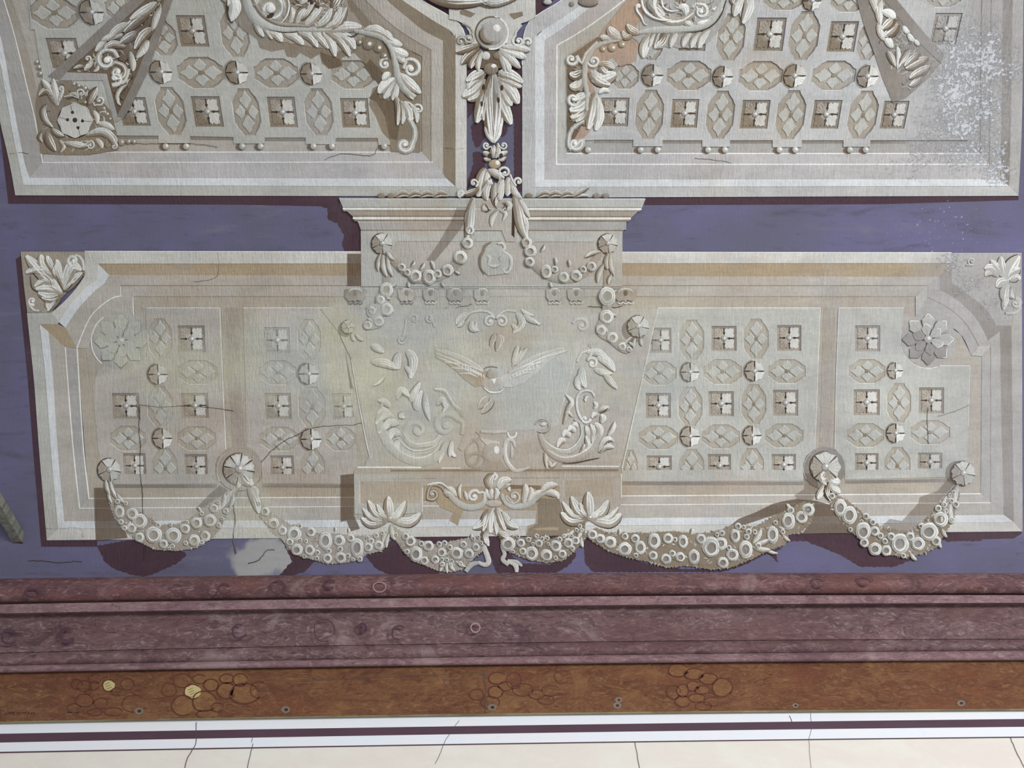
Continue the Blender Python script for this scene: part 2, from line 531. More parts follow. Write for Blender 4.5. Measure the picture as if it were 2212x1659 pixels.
def violet_paint():
    m = bpy.data.materials.new('violet_distemper')
    m.use_nodes = True
    k = NT(m.node_tree); p = k.n['Principled BSDF']
    p.inputs['Roughness'].default_value = .85
    p.inputs['Specular IOR Level'].default_value = .2
    uv = k.new('ShaderNodeUVMap', uv_map='surf').outputs[0]
    a = k.noise(k.vmath('MULTIPLY', uv, (2.2, 9.0, 1)).outputs[0], 1.0, 6.0, .68, .4)
    b = k.noise(uv, 1.1, 4.0, .6)
    c = k.noise(k.vmath('MULTIPLY', uv, (9.0, 40.0, 1)).outputs[0], 1.0, 5.0, .7)
    col = k.mix(k.smooth(b.outputs[0], .36, .64), lin((101, 100, 119)), lin((109, 105, 138)))
    col = k.mix(k.smooth(a.outputs[0], .52, .72, 0, .75), col, lin((88, 83, 96)))
    col = k.mix(k.smooth(a.outputs[0], .44, .28, 0, .5), col, lin((122, 120, 134)))
    col = k.mix(k.smooth(c.outputs[0], .58, .72, 0, .5), col, lin((80, 75, 88)))
    # salts and small losses
    c2 = uvc(2040, 500)
    d = k.vmath('MULTIPLY', k.vmath('SUBTRACT', uv, (c2[0], c2[1], 0)).outputs[0], (1.6, 2.6, 0)).outputs[0]
    ln = k.new('ShaderNodeVectorMath', operation='LENGTH'); k.put(ln.inputs[0], d)
    near = k.smooth(ln.outputs[1], 1.1, .1, 0, .13)
    s = k.noise(uv, 42.0, 6.0, .75)
    fl = k.smooth(k.math('ADD', s.outputs[0], near), .735, .76)
    col = k.mix(fl, col, lin((206, 205, 212)))
    # bare plaster under the hanging knob
    c3 = uvc(575, 1205)
    wob = k.vmath('SCALE', k.vmath('SUBTRACT', k.noise(uv, 5.0, 4.0).outputs[1], (.5, .5, .5)).outputs[0], (0, 0, 0)); wob.inputs['Scale'].default_value = .32
    d3 = k.vmath('MULTIPLY', k.vmath('SUBTRACT', k.vmath('ADD', uv, wob.outputs[0]).outputs[0], (c3[0], c3[1], 0)).outputs[0], (1 / (78 * M_PX), 1 / (48 * M_PX), 0)).outputs[0]
    l3 = k.new('ShaderNodeVectorMath', operation='LENGTH'); k.put(l3.inputs[0], d3)
    col = k.mix(k.smooth(l3.outputs[1], 1.15, .75), col, k.mix(a.outputs[0], lin((138, 138, 142)), lin((186, 185, 180))))
    k.put(p.inputs['Base Color'], col)
    bp = k.new('ShaderNodeBump'); bp.inputs['Strength'].default_value = .5; bp.inputs['Distance'].default_value = .004
    comb = k.noise(k.vmath('MULTIPLY', uv, (120.0, 20.0, 1)).outputs[0], 1.0, 3.0, .6, .3)
    k.put(bp.inputs['Height'], k.math('ADD', comb.outputs[0], fl))
    k.put(p.inputs['Normal'], bp.outputs[0])
    return m

# the barrel vault
V, U, F = [], [], []
A0, A1, NA, X0, X1 = math.radians(24.0), math.radians(150.0), 126, -6.2, 6.2
for i in range(NA + 1):
    a = A0 + (A1 - A0) * i / NA
    for x in (X0, X1):
        V.append((x, YC + RAD * math.cos(a), ZC + RAD * math.sin(a))); U.append((x, RAD * a))
for i in range(NA):
    F.append((2 * i, 2 * i + 1, 2 * i + 3, 2 * i + 2))
ceiling = plain_mesh('ceiling', V, F, violet_paint(), True, U)

# marbled materials of the cornice and the frieze
def marble(name, base, dark, light, vein, scale=1.0, warm=None):
    m = bpy.data.materials.new(name)
    m.use_nodes = True
    k = NT(m.node_tree); p = k.n['Principled BSDF']
    p.inputs['Roughness'].default_value = .6
    p.inputs['Specular IOR Level'].default_value = .3
    tc = k.new('ShaderNodeTexCoord').outputs['Object']
    st = k.vmath('MULTIPLY', tc, (scale, scale * 1.6, scale * 2.6)).outputs[0]
    a = k.noise(st, 2.0, 6.0, .7, 1.2)
    b = k.noise(k.vmath('ADD', st, (4, 9, 2)).outputs[0], 6.5, 6.0, .78, 2.2)
    c = k.noise(st, 22.0, 5.0, .8, 1.0)
    col = k.mix(k.smooth(a.outputs[0], .35, .65), lin(base), lin(dark))
    col = k.mix(k.smooth(b.outputs[0], .52, .64, 0, .85), col, lin(light))
    col = k.mix(k.smooth(b.outputs[0], .47, .36, 0, .85), col, lin(vein))
    col = k.mix(k.smooth(c.outputs[0], .57, .70, 0, .5), col, lin(light))
    col = k.mix(k.smooth(c.outputs[0], .43, .32, 0, .55), col, lin(vein))
    pt = k.noise(k.vmath('ADD', tc, (3, 1, 7)).outputs[0], 3.2, 5.0, .7, .8)
    col = k.mix(k.smooth(pt.outputs[0], .54, .70, 0, .62), col, lin(light))
    col = k.mix(k.smooth(pt.outputs[0], .45, .30, 0, .7), col, lin(vein))
    if warm:
        w = k.noise(st, .8, 3.0, .6)
        col = k.mix(k.smooth(w.outputs[0], .5, .66, 0, .45), col, lin(warm))
    k.put(p.inputs['Base Color'], col)
    bp = k.new('ShaderNodeBump'); bp.inputs['Strength'].default_value = .6; bp.inputs['Distance'].default_value = .01
    k.put(bp.inputs['Height'], k.math('ADD', b.outputs[0], c.outputs[0]))
    k.put(p.inputs['Normal'], bp.outputs[0])
    return m
MAR_A = marble('pink_marbling', (124, 86, 86), (100, 70, 74), (160, 134, 132), (78, 54, 58), 1.7, (130, 84, 74))
MAR_B = marble('pale_pink_marbling', (146, 116, 118), (130, 100, 104), (170, 146, 146), (104, 76, 82), 1.7)
MAR_C = marble('mauve_marbling', (126, 97, 97), (104, 78, 80), (160, 140, 140), (74, 54, 60), 1.7, (108, 74, 74))
BRIC = marble('rust_brown_marbling', (126, 86, 58), (108, 68, 48), (148, 110, 72), (88, 52, 40), 2.0, (126, 72, 50))

def lin3(l, m, r):
    """height on the sheet of a nearly level line at its ends and middle -> function of x"""
    return lambda x: l * (x - 1106) * (x - 2212) / (1106 * 2212) + m * x * (x - 2212) / (1106 * -1106) + r * x * (x - 1106) / (2212 * 1106)
def run(name, rows, material, xs=None, smooth=True):
    """a moulding running along the wall: rows = (line, Y) of its profile from top to bottom"""
    vs_, fs_ = [], []
    xs = xs or [-900 + 180 * i for i in range(23)]
    for fn, Y in rows:
        for x in xs:
            vs_.append(on_plane_y(x, fn(max(-300, min(2500, x))), Y))
    n = len(xs)
    for i in range(len(rows) - 1):
        for j in range(n - 1):
            fs_.append((i * n + j, i * n + j + 1, (i + 1) * n + j + 1, (i + 1) * n + j))
    return plain_mesh(name, vs_, fs_, material, smooth)
E = [lin3(1251, 1240, 1240), lin3(1306, 1290, 1286), lin3(1325, 1309, 1302), lin3(1410, 1388, 1380), lin3(1437, 1417, 1404),
     lin3(1454, 1436, 1427), lin3(1560, 1542, 1532), lin3(1585, 1567, 1553), lin3(1604, 1584, 1570), lin3(1624, 1605, 1591), lin3(1627, 1607.5, 1593.5)]
def mixl(a, b, f):
    return lambda x: a(x) * (1 - f) + b(x) * f
def up(a, d):
    return lambda x: a(x) - d
rows = [(up(E[0], 1), 3.99), (E[0], 3.76)]                                       # roll
for i in range(1, 9):
    f = i / 9
    rows.append((mixl(E[0], E[1], f), 3.76 - .055 * math.sin(f * math.pi) + .02 * f))
rows += [(mixl(E[0], E[1], .95), 3.80), (E[1], 3.81)]
run('trim_1', rows, MAR_A)
run('trim_2', [(up(E[1], 1), 3.80), (E[1], 3.765), (E[2], 3.775), (mixl(E[2], E[3], .06), 3.84)], MAR_B, smooth=False)
rows = [(E[2], 3.80)]
for i in range(1, 11):
    f = i / 10
    rows.append((mixl(E[2], E[3], f), 3.845 - .02 * math.sin(f * math.pi * .5) + .02 * f * f))
run('trim_3', rows, MAR_C)
rows = []
for i in range(0, 7):
    f = i / 6
    rows.append((mixl(E[3], E[4], f), 3.855 - .022 * math.sin(f * math.pi) ** .7))
run('trim_4', rows, MAR_C)
rows = [(up(E[4], 0), 3.865), (mixl(E[4], E[5], .12), 3.845), (mixl(E[4], E[5], .5), 3.835), (mixl(E[4], E[5], .88), 3.845), (E[5], 3.87)]
run('trim_5', rows, MAR_B)
run('trim_6', [(up(E[5], 1), 3.885), (E[6], 3.885), (mixl(E[6], E[7], .06), 3.905)], BRIC, smooth=False)
# thin greenish edge of plaster under the rust-brown frieze
def plain_wall(name, c1, c2, c3, rough=.7):
    m = bpy.data.materials.new(name); m.use_nodes = True
    k = NT(m.node_tree); p = k.n['Principled BSDF']
    p.inputs['Roughness'].default_value = rough
    p.inputs['Specular IOR Level'].default_value = .25
    tc = k.new('ShaderNodeTexCoord').outputs['Object']
    a = k.noise(k.vmath('MULTIPLY', tc, (1.5, 1, 4)).outputs[0], 2.0, 5.0, .65, .6)
    b = k.noise(k.vmath('MULTIPLY', tc, (4, 1, 9)).outputs[0], 6.0, 6.0, .75)
    col = k.mix(k.smooth(a.outputs[0], .35, .65), lin(c1), lin(c2))
    col = k.mix(k.smooth(b.outputs[0], .56, .72, 0, .55), col, lin(c3))
    k.put(p.inputs['Base Color'], col)
    bp = k.new('ShaderNodeBump'); bp.inputs['Strength'].default_value = .2; bp.inputs['Distance'].default_value = .003
    k.put(bp.inputs['Height'], b.outputs[0]); k.put(p.inputs['Normal'], bp.outputs[0])
    return m
WALLM = plain_wall('cream_limewash', (224, 220, 208), (221, 212, 202), (231, 230, 222))
WHITE = plain_wall('white_limewash', (224, 228, 234), (228, 228, 230), (214, 215, 222))
MAROON = plain_wall('maroon_band_paint', (84, 62, 74), (80, 58, 68), (92, 70, 80))
LICH = plain_wall('green_grey_plaster_edge', (140, 132, 96), (112, 96, 72), (160, 156, 130))
run('trim_7', [(up(E[6], 1.2), 3.883), (up(E[6], -2.2), 3.881), (up(E[6], -2.6), 3.905)], LICH, smooth=False)
wall = run('wall_back', [(mixl(E[5], E[6], .9), 3.905), (E[10], 3.905), (lambda x: 1720, 3.905), (lambda x: 2377, 3.905), (lambda x: 4300, 3.905)], WALLM, smooth=False)
def on_wall(name, rows, material, parent=wall, xs=None):
    o = run(name, rows, material, xs, False)
    del o['kind']
    o.parent = parent
    return o
on_wall('painted_band', [(E[6], 3.903), (E[7], 3.903)], WHITE)
on_wall('painted_band', [(E[7], 3.9022), (E[8], 3.9022)], MAROON)
on_wall('painted_band', [(E[8], 3.903), (E[9], 3.903)], WHITE)
on_wall('painted_line', [(E[9], 3.9022), (E[10], 3.9022)], MAROON)
# the wall's fine joints and cracks, the frieze's painted pebbles, plug holes and scrawl
def wall_stroke(name, pts, w, material, Y, parent, jit=0.0):
    n = max(3, int(plen(pts) / 6))
    C = crom(pts, n)
    v, f = [], []
    for i, p in enumerate(C):
        a, b = C[max(0, i - 1)], C[min(n - 1, i + 1)]
        dx, dy = b[0] - a[0], b[1] - a[1]
        l = math.hypot(dx, dy) or 1
        j = random.uniform(-jit, jit)
        ww = wat(w, i / (n - 1)) / 2
        for s_ in (-1, 1):
            v.append(on_plane_y(p[0] + j - dy / l * ww * s_, p[1] + dx / l * ww * s_, Y))
        if i: f.append((2 * i - 2, 2 * i - 1, 2 * i + 1, 2 * i))
    return plain_mesh(name, v, f, material, False, None, None, parent)
def flat_paint(name, c):
    return plain_wall(name, c, tuple(max(0, x - 8) for x in c), tuple(min(255, x + 8) for x in c))
CRK = flat_paint('crack_dark', (92, 80, 76))
for pts, w in (([(547, 1606), (541, 1630), (534, 1662)], 1.3), ([(1372, 1603), (1377, 1632), (1382, 1664)], 1.2), ([(2182, 1592), (2198, 1628), (2216, 1664)], 1.3),
               ([(424, 1560), (424, 1582), (423, 1606), (414, 1622), (404, 1640), (398, 1662)], 1.6), ([(992, 1556), (978, 1576), (960, 1604), (950, 1630), (940, 1650)], .9),
               ([(548, 1578), (546, 1590), (543, 1604)], 1.0), ([(1706, 1546), (1711, 1560)], 1.2), ([(1751, 1540), (1753, 1575), (1748, 1600), (1752, 1660)], .7)):
    wall_stroke('crack', pts, w, CRK, 3.901, wall, .7)
trim6 = bpy.data.objects['trim_6']
PEB = flat_paint('rust_outline_paint', (94, 54, 44)); PALE = flat_paint('straw_pebble_paint', (190, 176, 124)); PUCE = flat_paint('tan_pebble_paint', (126, 88, 62))
TANP = marble('tan_pebble_marbling', (136, 95, 62), (124, 84, 56), (154, 116, 74), (108, 70, 50), 2.5)
def ring_paint(name, c, rx, ry, w, material, Y, parent, a0=0, a1=360, rot=0):
    k = 16
    pts = []
    for i in range(k + 1):
        a = math.radians(a0 + (a1 - a0) * i / k)
        x, y = rx * math.cos(a) * (1 + .06 * math.sin(3 * a + c[0])), ry * math.sin(a)
        pts.append((c[0] + x * math.cos(rot) - y * math.sin(rot), c[1] + x * math.sin(rot) + y * math.cos(rot)))
    return wall_stroke(name, pts, w, material, Y, parent)
def disc_paint(name, c, rx, ry, material, Y, parent):
    v = [on_plane_y(c[0] + rx * math.cos(i / 14 * math.tau) * (1 + .1 * math.sin(3 * i)), c[1] + ry * math.sin(i / 14 * math.tau), Y) for i in range(14)]
    return plain_mesh(name, v, [tuple(range(14))], material, False, None, None, parent)
pebs = [(235, 1481, 14, 13, 2), (205, 1466, 14, 10, 0), (182, 1482, 16, 12, 0), (203, 1481, 11, 10, 0), (190, 1494, 8, 6, 0), (182, 1513, 20, 14, 0), (218, 1519, 15, 12, 0), (252, 1494, 12, 9, 0),
        (275, 1478, 15, 13, 0), (165, 1478, 12, 11, 0), (290, 1520, 28, 18, 0), (205, 1538, 16, 8, 0), (245, 1537, 20, 9, 0), (160, 1530, 16, 10, 0),
        (416, 1494, 19, 16, 2), (395, 1524, 24, 22, 1), (441, 1515, 26, 22, 1), (456, 1480, 16, 13, 1), (431, 1467, 15, 10, 0), (489, 1492, 20, 17, 1), (490, 1466, 16, 10, 1), (519, 1469, 16, 14, 1), (528, 1498, 32, 22, 1),
        (395, 1470, 20, 15, 0), (470, 1528, 14, 10, 0), (448, 1543, 24, 9, 1), (560, 1490, 20, 18, 0), (365, 1490, 16, 15, 0),
        (1075, 1465, 20, 13, 1), (1092, 1482, 15, 10, 1), (1070, 1495, 16, 13, 1), (1110, 1470, 16, 18, 0), (1130, 1490, 22, 14, 0), (1160, 1500, 18, 10, 1), (1060, 1518, 20, 14, 0), (1030, 1500, 16, 12, 0), (1215, 1462, 18, 14, 0), (1190, 1492, 20, 12, 0), (1180, 1512, 18, 10, 0),
        (1465, 1448, 22, 14, 1), (1500, 1456, 22, 12, 1), (1530, 1466, 20, 12, 1), (1475, 1492, 13, 14, 1), (1497, 1482, 14, 11, 1), (1516, 1490, 16, 9, 1), (1560, 1485, 22, 20, 1), (1475, 1515, 16, 12, 1), (1505, 1508, 18, 9, 1), (1540, 1515, 20, 10, 0), (1455, 1495, 15, 15, 0), (1520, 1525, 18, 9, 0)]
for i, (x, y, rx, ry, d) in enumerate(pebs):
    if d == 2: disc_paint('painted_pebble', (x, y), rx - 1, ry - 1, PALE, 3.8835, trim6)
    elif d == 1: disc_paint('painted_pebble', (x, y), rx * .95, ry * .95, TANP, 3.8838, trim6)
    ring_paint('painted_pebble_outline', (x, y), rx, ry, 2.6 if d else 1.8, PEB, 3.8828, trim6, random.uniform(0, 60), random.uniform(300, 400))
for x0 in (228, 408):
    for j in range(4):
        y = (1474 if x0 < 300 else 1486) + j * 5
        wall_stroke('painted_hatching', [(x0 + j * 2 - 2, y + 5), (x0 + 9 + j * 2, y)], .9, PEB, 3.8825, trim6)
HOLE = flat_paint('plug_grey', (126, 112, 100)); INK = flat_paint('ink_black', (34, 30, 34)); HOLED = flat_paint('plug_hole_dark', (58, 50, 46))
for x, y, r in ((300, 1536, 10), (617, 1533, 10), (1063, 1528, 10), (1336, 1512, 8), (1333, 1524, 9), (1718, 1524, 7), (2076, 1519, 9), (966, 1475, 4)):
    b = disc_paint('plug_hole', (x, y), r, r * .75, HOLE, 3.8826, trim6)
    disc_paint('plug_core', (x + 1, y), r * .42, r * .34, HOLED, 3.8822, trim6)
for i in range(11):
    x = 12 + i * 6 + random.uniform(-1, 1)
    wall_stroke('pen_mark', [(x, 1541 + random.uniform(-1, 1)), (x + random.uniform(2, 5), 1538.5 + random.uniform(-1.5, 2))], [.8, 2.2, .9], INK, 3.8822, trim6)
for x in (146, 151, 165):
    wall_stroke('pen_mark', [(x, 1539.5), (x + 5, 1538)], [1, 2.6, .8], INK, 3.8822, trim6)
wall_stroke('crack', [(1048, 1440), (1047, 1462), (1049, 1490), (1048, 1520), (1049, 1541)], 1.8, CRK, 3.8822, trim6, 1.0)
wall_stroke('crack', [(640, 1472), (760, 1466), (900, 1460), (1046, 1452)], .8, CRK, 3.8822, trim6, .6)
# whorls painted into the marbling of the cavetto and the roll
WH = flat_paint('dark_whorl_paint', (86, 58, 70)); WL = flat_paint('pale_whorl_paint', (164, 132, 134))
for x, y, rx, ry, w, Y, m_, tr in ((20, 1376, 17, 15, 5, 3.80, WH, 3), (145, 1372, 15, 14, 8, 3.80, WH, 3), (517, 1364, 16, 15, 4, 3.80, WH, 3), (862, 1367, 16, 15, 4, 3.80, WH, 3), (783, 1356, 8, 9, 6, 3.80, WH, 3),
                                  (700, 1362, 22, 24, 2.5, 3.80, WH, 3), (1027, 1356, 10, 10, 3, 3.80, WL, 3), (70, 1281, 16, 9, 6, 3.70, WH, 1), (485, 1272, 14, 11, 3, 3.70, WH, 1), (600, 1268, 16, 14, 3, 3.70, WH, 1),
                                  (712, 1262, 12, 9, 4, 3.70, WH, 1), (820, 1268, 14, 11, 2.5, 3.70, WL, 1), (1770, 1257, 14, 10, 3, 3.70, WH, 1), (1870, 1254, 16, 10, 3, 3.70, WH, 1)):
    ring_paint('painted_whorl', (x, y), rx, ry, w, m_, Y, bpy.data.objects['trim_%d' % tr], random.uniform(0, 90), random.uniform(290, 420))
# the floor far below
plain_mesh('floor', [(-6.2, -5.5, 0), (6.2, -5.5, 0), (6.2, 3.905, 0), (-6.2, 3.905, 0)], [(0, 1, 2, 3)], plain_wall('stone_floor', (168, 167, 165), (150, 149, 148), (182, 181, 180)))

# cracks in the vault
CRACKS = []
for pts, w in (([(303, 906), (300, 878), (312, 876), (345, 879), (400, 877), (450, 880), (505, 887)], 1.2), ([(303, 880), (300, 920), (303, 970), (302, 1010), (307, 1060), (308, 1100), (312, 1150), (311, 1210)], 1.5),
               ([(555, 1010), (572, 990), (600, 962), (640, 940), (690, 922), (760, 918), (800, 906), (830, 885), (850, 870), (862, 848), (890, 834), (940, 832)], 1.4), ([(940, 832), (941, 790), (938, 740), (940, 690), (965, 664)], 1.2),
               ([(985, 664), (1010, 660), (1020, 655)], 1), ([(1175, 786), (1230, 786), (1270, 776), (1295, 762), (1320, 738), (1350, 710)], 1.2), ([(60, 1212), (90, 1212), (130, 1216), (160, 1213), (178, 1214)], 1.6),
               ([(505, 1050), (503, 1090), (508, 1120), (504, 1160), (509, 1195)], 3.2), ([(535, 1218), (560, 1208), (575, 1190), (592, 1188)], 2.2), ([(60, 332), (40, 330), (20, 333)], .9),
               ([(180, 306), (300, 310), (420, 311), (470, 318)], .8), ([(700, 345), (740, 332), (800, 336), (815, 320)], .8), ([(1500, 342), (1540, 345), (1580, 352)], .6),
               ([(420, 610), (465, 600), (472, 575), (470, 545)], .9), ([(2095, 875), (2060, 890), (2025, 900)], .8), ([(2004, 880), (2003, 920), (2006, 960)], .9), ([(1345, 660), (1330, 664), (1270, 662)], 1.2),
               ([(960, 320), (985, 322), (1004, 321)], .6), ([(100, 1142), (120, 1143), (170, 1140), (178, 1160)], .9)):
    crk = Piece('crack'); CRACKS.append(crk)
    P = []
    C = crom(pts, max(4, int(plen(pts) / 5)))
    for p in C: P.append((p[0] + random.uniform(-1, 1), p[1] + random.uniform(-1, 1)))
    hz = .0008 if min(p[1] for p in pts) > 1180 else .0168
    crk.stroke(P, w, 'D', hz, 0.0006, n=len(P), raw=True, cs=3)
# ------------------------------------------------------------------ panels: mitred frames, sunken fields, lattice plates
def rs(pts, n=14):
    return crom(pts, n) if len(pts) > 2 else pts
def frame_side(th, lines, tones, lights, hs=(.013, .016, .011, .013, .007), names=('outer_fillet', 'cavetto', 'ogee', 'inner_fillet')):
    """one side of a frame: five lines from outside in, a tone for each moulding, thin painted arrises"""
    ls = [rs(l) for l in lines]
    mould = []
    for i in range(4):
        p = th.part(names[i])
        p.band(ls[i], ls[i + 1], hs[i], hs[i + 1], tones[i], raw=True)
        mould.append(p)
        if i == 0:
            p.band(ls[0], ls[0], 0.0, hs[0], tones[0], raw=True)
    for i, (w, t) in lights.items():
        th.part('painted_arris', mould[min(i, 3)]).stroke(ls[i], w * (1.35 if t == 'W' else 1), t, hs[i] + .0015, .0012, n=max(14, len(ls[i])), raw=True, cs=3)
def shear(x, y):
    return -(x - 1110) * .00024 if y < 450 else -(x - 1700) * .00003
def unit(c, rx, ry, pts):
    k = shear(c[0], c[1])
    return [(c[0] + a * rx + b * ry * k, c[1] + b * ry) for a, b in pts]
OVAL = [(-.42, -1), (.42, -1), (.5, -.86), (.8, -.64), (.92, -.48), (1, -.42), (1, .42), (.9, .5), (.78, .68), (.52, .86), (.42, 1), (-.42, 1), (-.52, .86), (-.78, .68), (-.9, .5), (-1, .42), (-1, -.42), (-.92, -.48), (-.8, -.64), (-.5, -.86)]
SQ = [(-1, -1), (1, -1), (1, 1), (-1, 1)]
swap = lambda P: [(b, a) for a, b in P]
def cell_outline(c):
    k, x, y, rx, ry = c[:5]
    yc = c[5] if len(c) > 5 else 1e9
    P = unit((x, y), rx, ry, SQ if k == 'S' else OVAL if k == 'V' else swap(OVAL)[::-1])
    return [(a, min(b, yc)) for a, b in P]
PET_A = [(-.07, -.17), (-.36, -.44), (-.5, -.5), (-.36, -.62), (-.2, -.68), (-.1, -.84), (.02, -.95), (.14, -.8), (.28, -.7), (.46, -.6), (.42, -.47), (.3, -.38), (.08, -.17)]
PET_B = [(.15, -.07), (.36, -.25), (.5, -.3), (.6, -.2), (.72, -.14), (.92, 0), (.74, .12), (.6, .2), (.52, .3), (.36, .24), (.15, .07)]
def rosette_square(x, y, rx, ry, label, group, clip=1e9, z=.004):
    th = Thing('square_rosette', label, 'rosette', group)
    sheet()
    def U(P): return [(a, min(b, clip)) for a, b in unit((x, y), rx, ry, P)]
    g = th.part('coffer_ground')
    g.poly(U([(-.97, -.97), (.97, -.97), (.97, .97), (-.97, .97)]), 'M' if y < 450 else 'T', .0055, raw=True, skirt=False)
    g.poly(U([(-.98, -.98), (.98, -.98), (.98, .98), (.8, .98), (.8, -.78), (-.98, -.78)]), 'N', .0062, raw=True, skirt=False)
    rnd = random.Random(int(x * 7 + y))
    for sx, sy in ((1, -1), (1, 1), (-1, -1), (-1, 1)):
        if y + sy * ry * .45 > clip: continue
        lit = sx > 0
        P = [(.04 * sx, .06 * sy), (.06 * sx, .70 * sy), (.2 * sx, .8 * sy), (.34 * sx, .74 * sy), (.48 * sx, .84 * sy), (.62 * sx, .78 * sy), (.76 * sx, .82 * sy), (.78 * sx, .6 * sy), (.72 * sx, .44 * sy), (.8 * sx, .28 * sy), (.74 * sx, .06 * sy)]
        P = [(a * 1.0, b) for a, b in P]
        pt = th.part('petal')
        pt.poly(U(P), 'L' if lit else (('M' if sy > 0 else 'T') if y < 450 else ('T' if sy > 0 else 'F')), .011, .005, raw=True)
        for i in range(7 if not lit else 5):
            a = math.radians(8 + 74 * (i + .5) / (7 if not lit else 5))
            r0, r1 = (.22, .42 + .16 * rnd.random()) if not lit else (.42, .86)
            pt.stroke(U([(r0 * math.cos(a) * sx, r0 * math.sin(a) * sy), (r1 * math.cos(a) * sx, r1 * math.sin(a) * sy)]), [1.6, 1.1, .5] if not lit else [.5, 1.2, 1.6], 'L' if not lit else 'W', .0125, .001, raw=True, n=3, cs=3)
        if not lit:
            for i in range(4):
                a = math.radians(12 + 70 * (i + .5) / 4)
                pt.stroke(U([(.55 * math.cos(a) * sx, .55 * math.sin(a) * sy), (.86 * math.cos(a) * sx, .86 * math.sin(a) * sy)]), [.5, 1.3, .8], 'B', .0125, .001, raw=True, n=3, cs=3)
    gp = th.part('gap')
    for dx, dy in ((1, 0), (-1, 0), (0, 1), (0, -1)):
        if y + dy * ry * .4 > clip - 1: continue
        gp.dome(U([(dx * .43, dy * .43)])[0], 2.9 * rx / 29, 'D', h0=.0115, dh=.002, raw=True, rings=2)
        gp.stroke(U([(dx * .45, dy * .45), (dx * .84, dy * .84)]), 1.7, 'D', .0125, .001, raw=True, n=3, cs=3)
    if y < clip - 2:
        b = th.part('button')
        b.dome((x, y), 6.6 * rx / 29, 'G', h0=.011, dh=.009, raw=True)
        b.dome((x + 1.4, y - .6), 3.3 * rx / 29, 'W', h0=.0165, dh=.005, raw=True, rings=2)
        b.arc((x, y), 6.8 * rx / 29, 60, 250, 1.2, 'B', h0=.0135, dh=.001, raw=True)
def quatrefoil(x, y, rx, ry, label, group, clip=1e9):
    th = Thing('quatrefoil', label, 'quatrefoil', group)
    vert = ry > rx
    def U(P):
        P = P if vert else swap(P)
        return [(a, min(b, clip)) for a, b in unit((x, y), rx * .96, ry * .96, P)]
    sheet()
    g = th.part('coffer_ground')
    g.poly(U([(a, b) for a, b in OVAL]), 'T' if y < 450 else 'E', .0055, raw=True, skirt=False)
    # painted dark reveal along its far edges
    rim = [(-.4, -.95), (.4, -.95), (.55, -.82), (.8, -.58), (.94, -.3), (.94, .4), (.7, .7), (.5, .88)]
    rim = [(a, b) for a, b in rim] if vert else [(a, b) for a, b in [(-.82, -.78), (-.5, -.93), (.5, -.93), (.75, -.66), (.93, -.3), (.93, .4), (.7, .7), (.45, .9)]]
    R = [(a, min(b, clip)) for a, b in unit((x, y), rx * .96, ry * .96, rim)]
    for a, b in zip(R, R[1:]):
        if a != b and b[1] < clip: g.stroke([a, b], 4.2 * min(rx, ry) / 32, 'N' if y < 450 else 'T', .0065, .0008, raw=True, n=3, cs=3)
    E_ = [(-.42, 1.0), (-.55, .86), (-.8, .66), (-1.0, .44), (-1.0, -.42)] if vert else [(.44, 1.0), (-.42, 1.0), (-.6, .85), (-.85, .55), (-1.0, .4)]
    E_ = [(a, b) for a, b in unit((x, y), rx * 1.02, ry * 1.02, E_)]
    E_ = [p for p in E_ if p[1] < clip]
    if len(E_) > 1:
        ar = th.part('painted_arris')
        for a, b in zip(E_, E_[1:]): ar.stroke([a, b], 1.6, 'W', .0175 if y < 450 else .0122, .001, raw=True, n=3, cs=3)
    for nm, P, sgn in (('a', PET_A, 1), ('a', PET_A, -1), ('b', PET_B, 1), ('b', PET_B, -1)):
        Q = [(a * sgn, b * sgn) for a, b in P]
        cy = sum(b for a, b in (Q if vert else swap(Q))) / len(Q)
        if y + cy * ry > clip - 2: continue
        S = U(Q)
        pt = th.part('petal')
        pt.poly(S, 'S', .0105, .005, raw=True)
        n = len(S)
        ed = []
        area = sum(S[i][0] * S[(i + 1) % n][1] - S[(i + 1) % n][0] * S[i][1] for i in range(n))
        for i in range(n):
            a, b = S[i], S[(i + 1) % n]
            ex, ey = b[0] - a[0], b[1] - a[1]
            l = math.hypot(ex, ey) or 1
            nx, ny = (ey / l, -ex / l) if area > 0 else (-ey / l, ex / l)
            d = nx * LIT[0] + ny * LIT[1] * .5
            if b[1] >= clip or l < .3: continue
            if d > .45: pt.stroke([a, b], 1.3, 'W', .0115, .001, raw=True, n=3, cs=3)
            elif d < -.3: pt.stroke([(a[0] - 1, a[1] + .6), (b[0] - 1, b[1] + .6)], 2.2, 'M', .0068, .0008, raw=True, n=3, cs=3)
    if y < clip - 2: th.part('eye').dome((x, y), min(rx, ry) * .16, 'M', h0=.0112, dh=.0015, raw=True, rings=2)
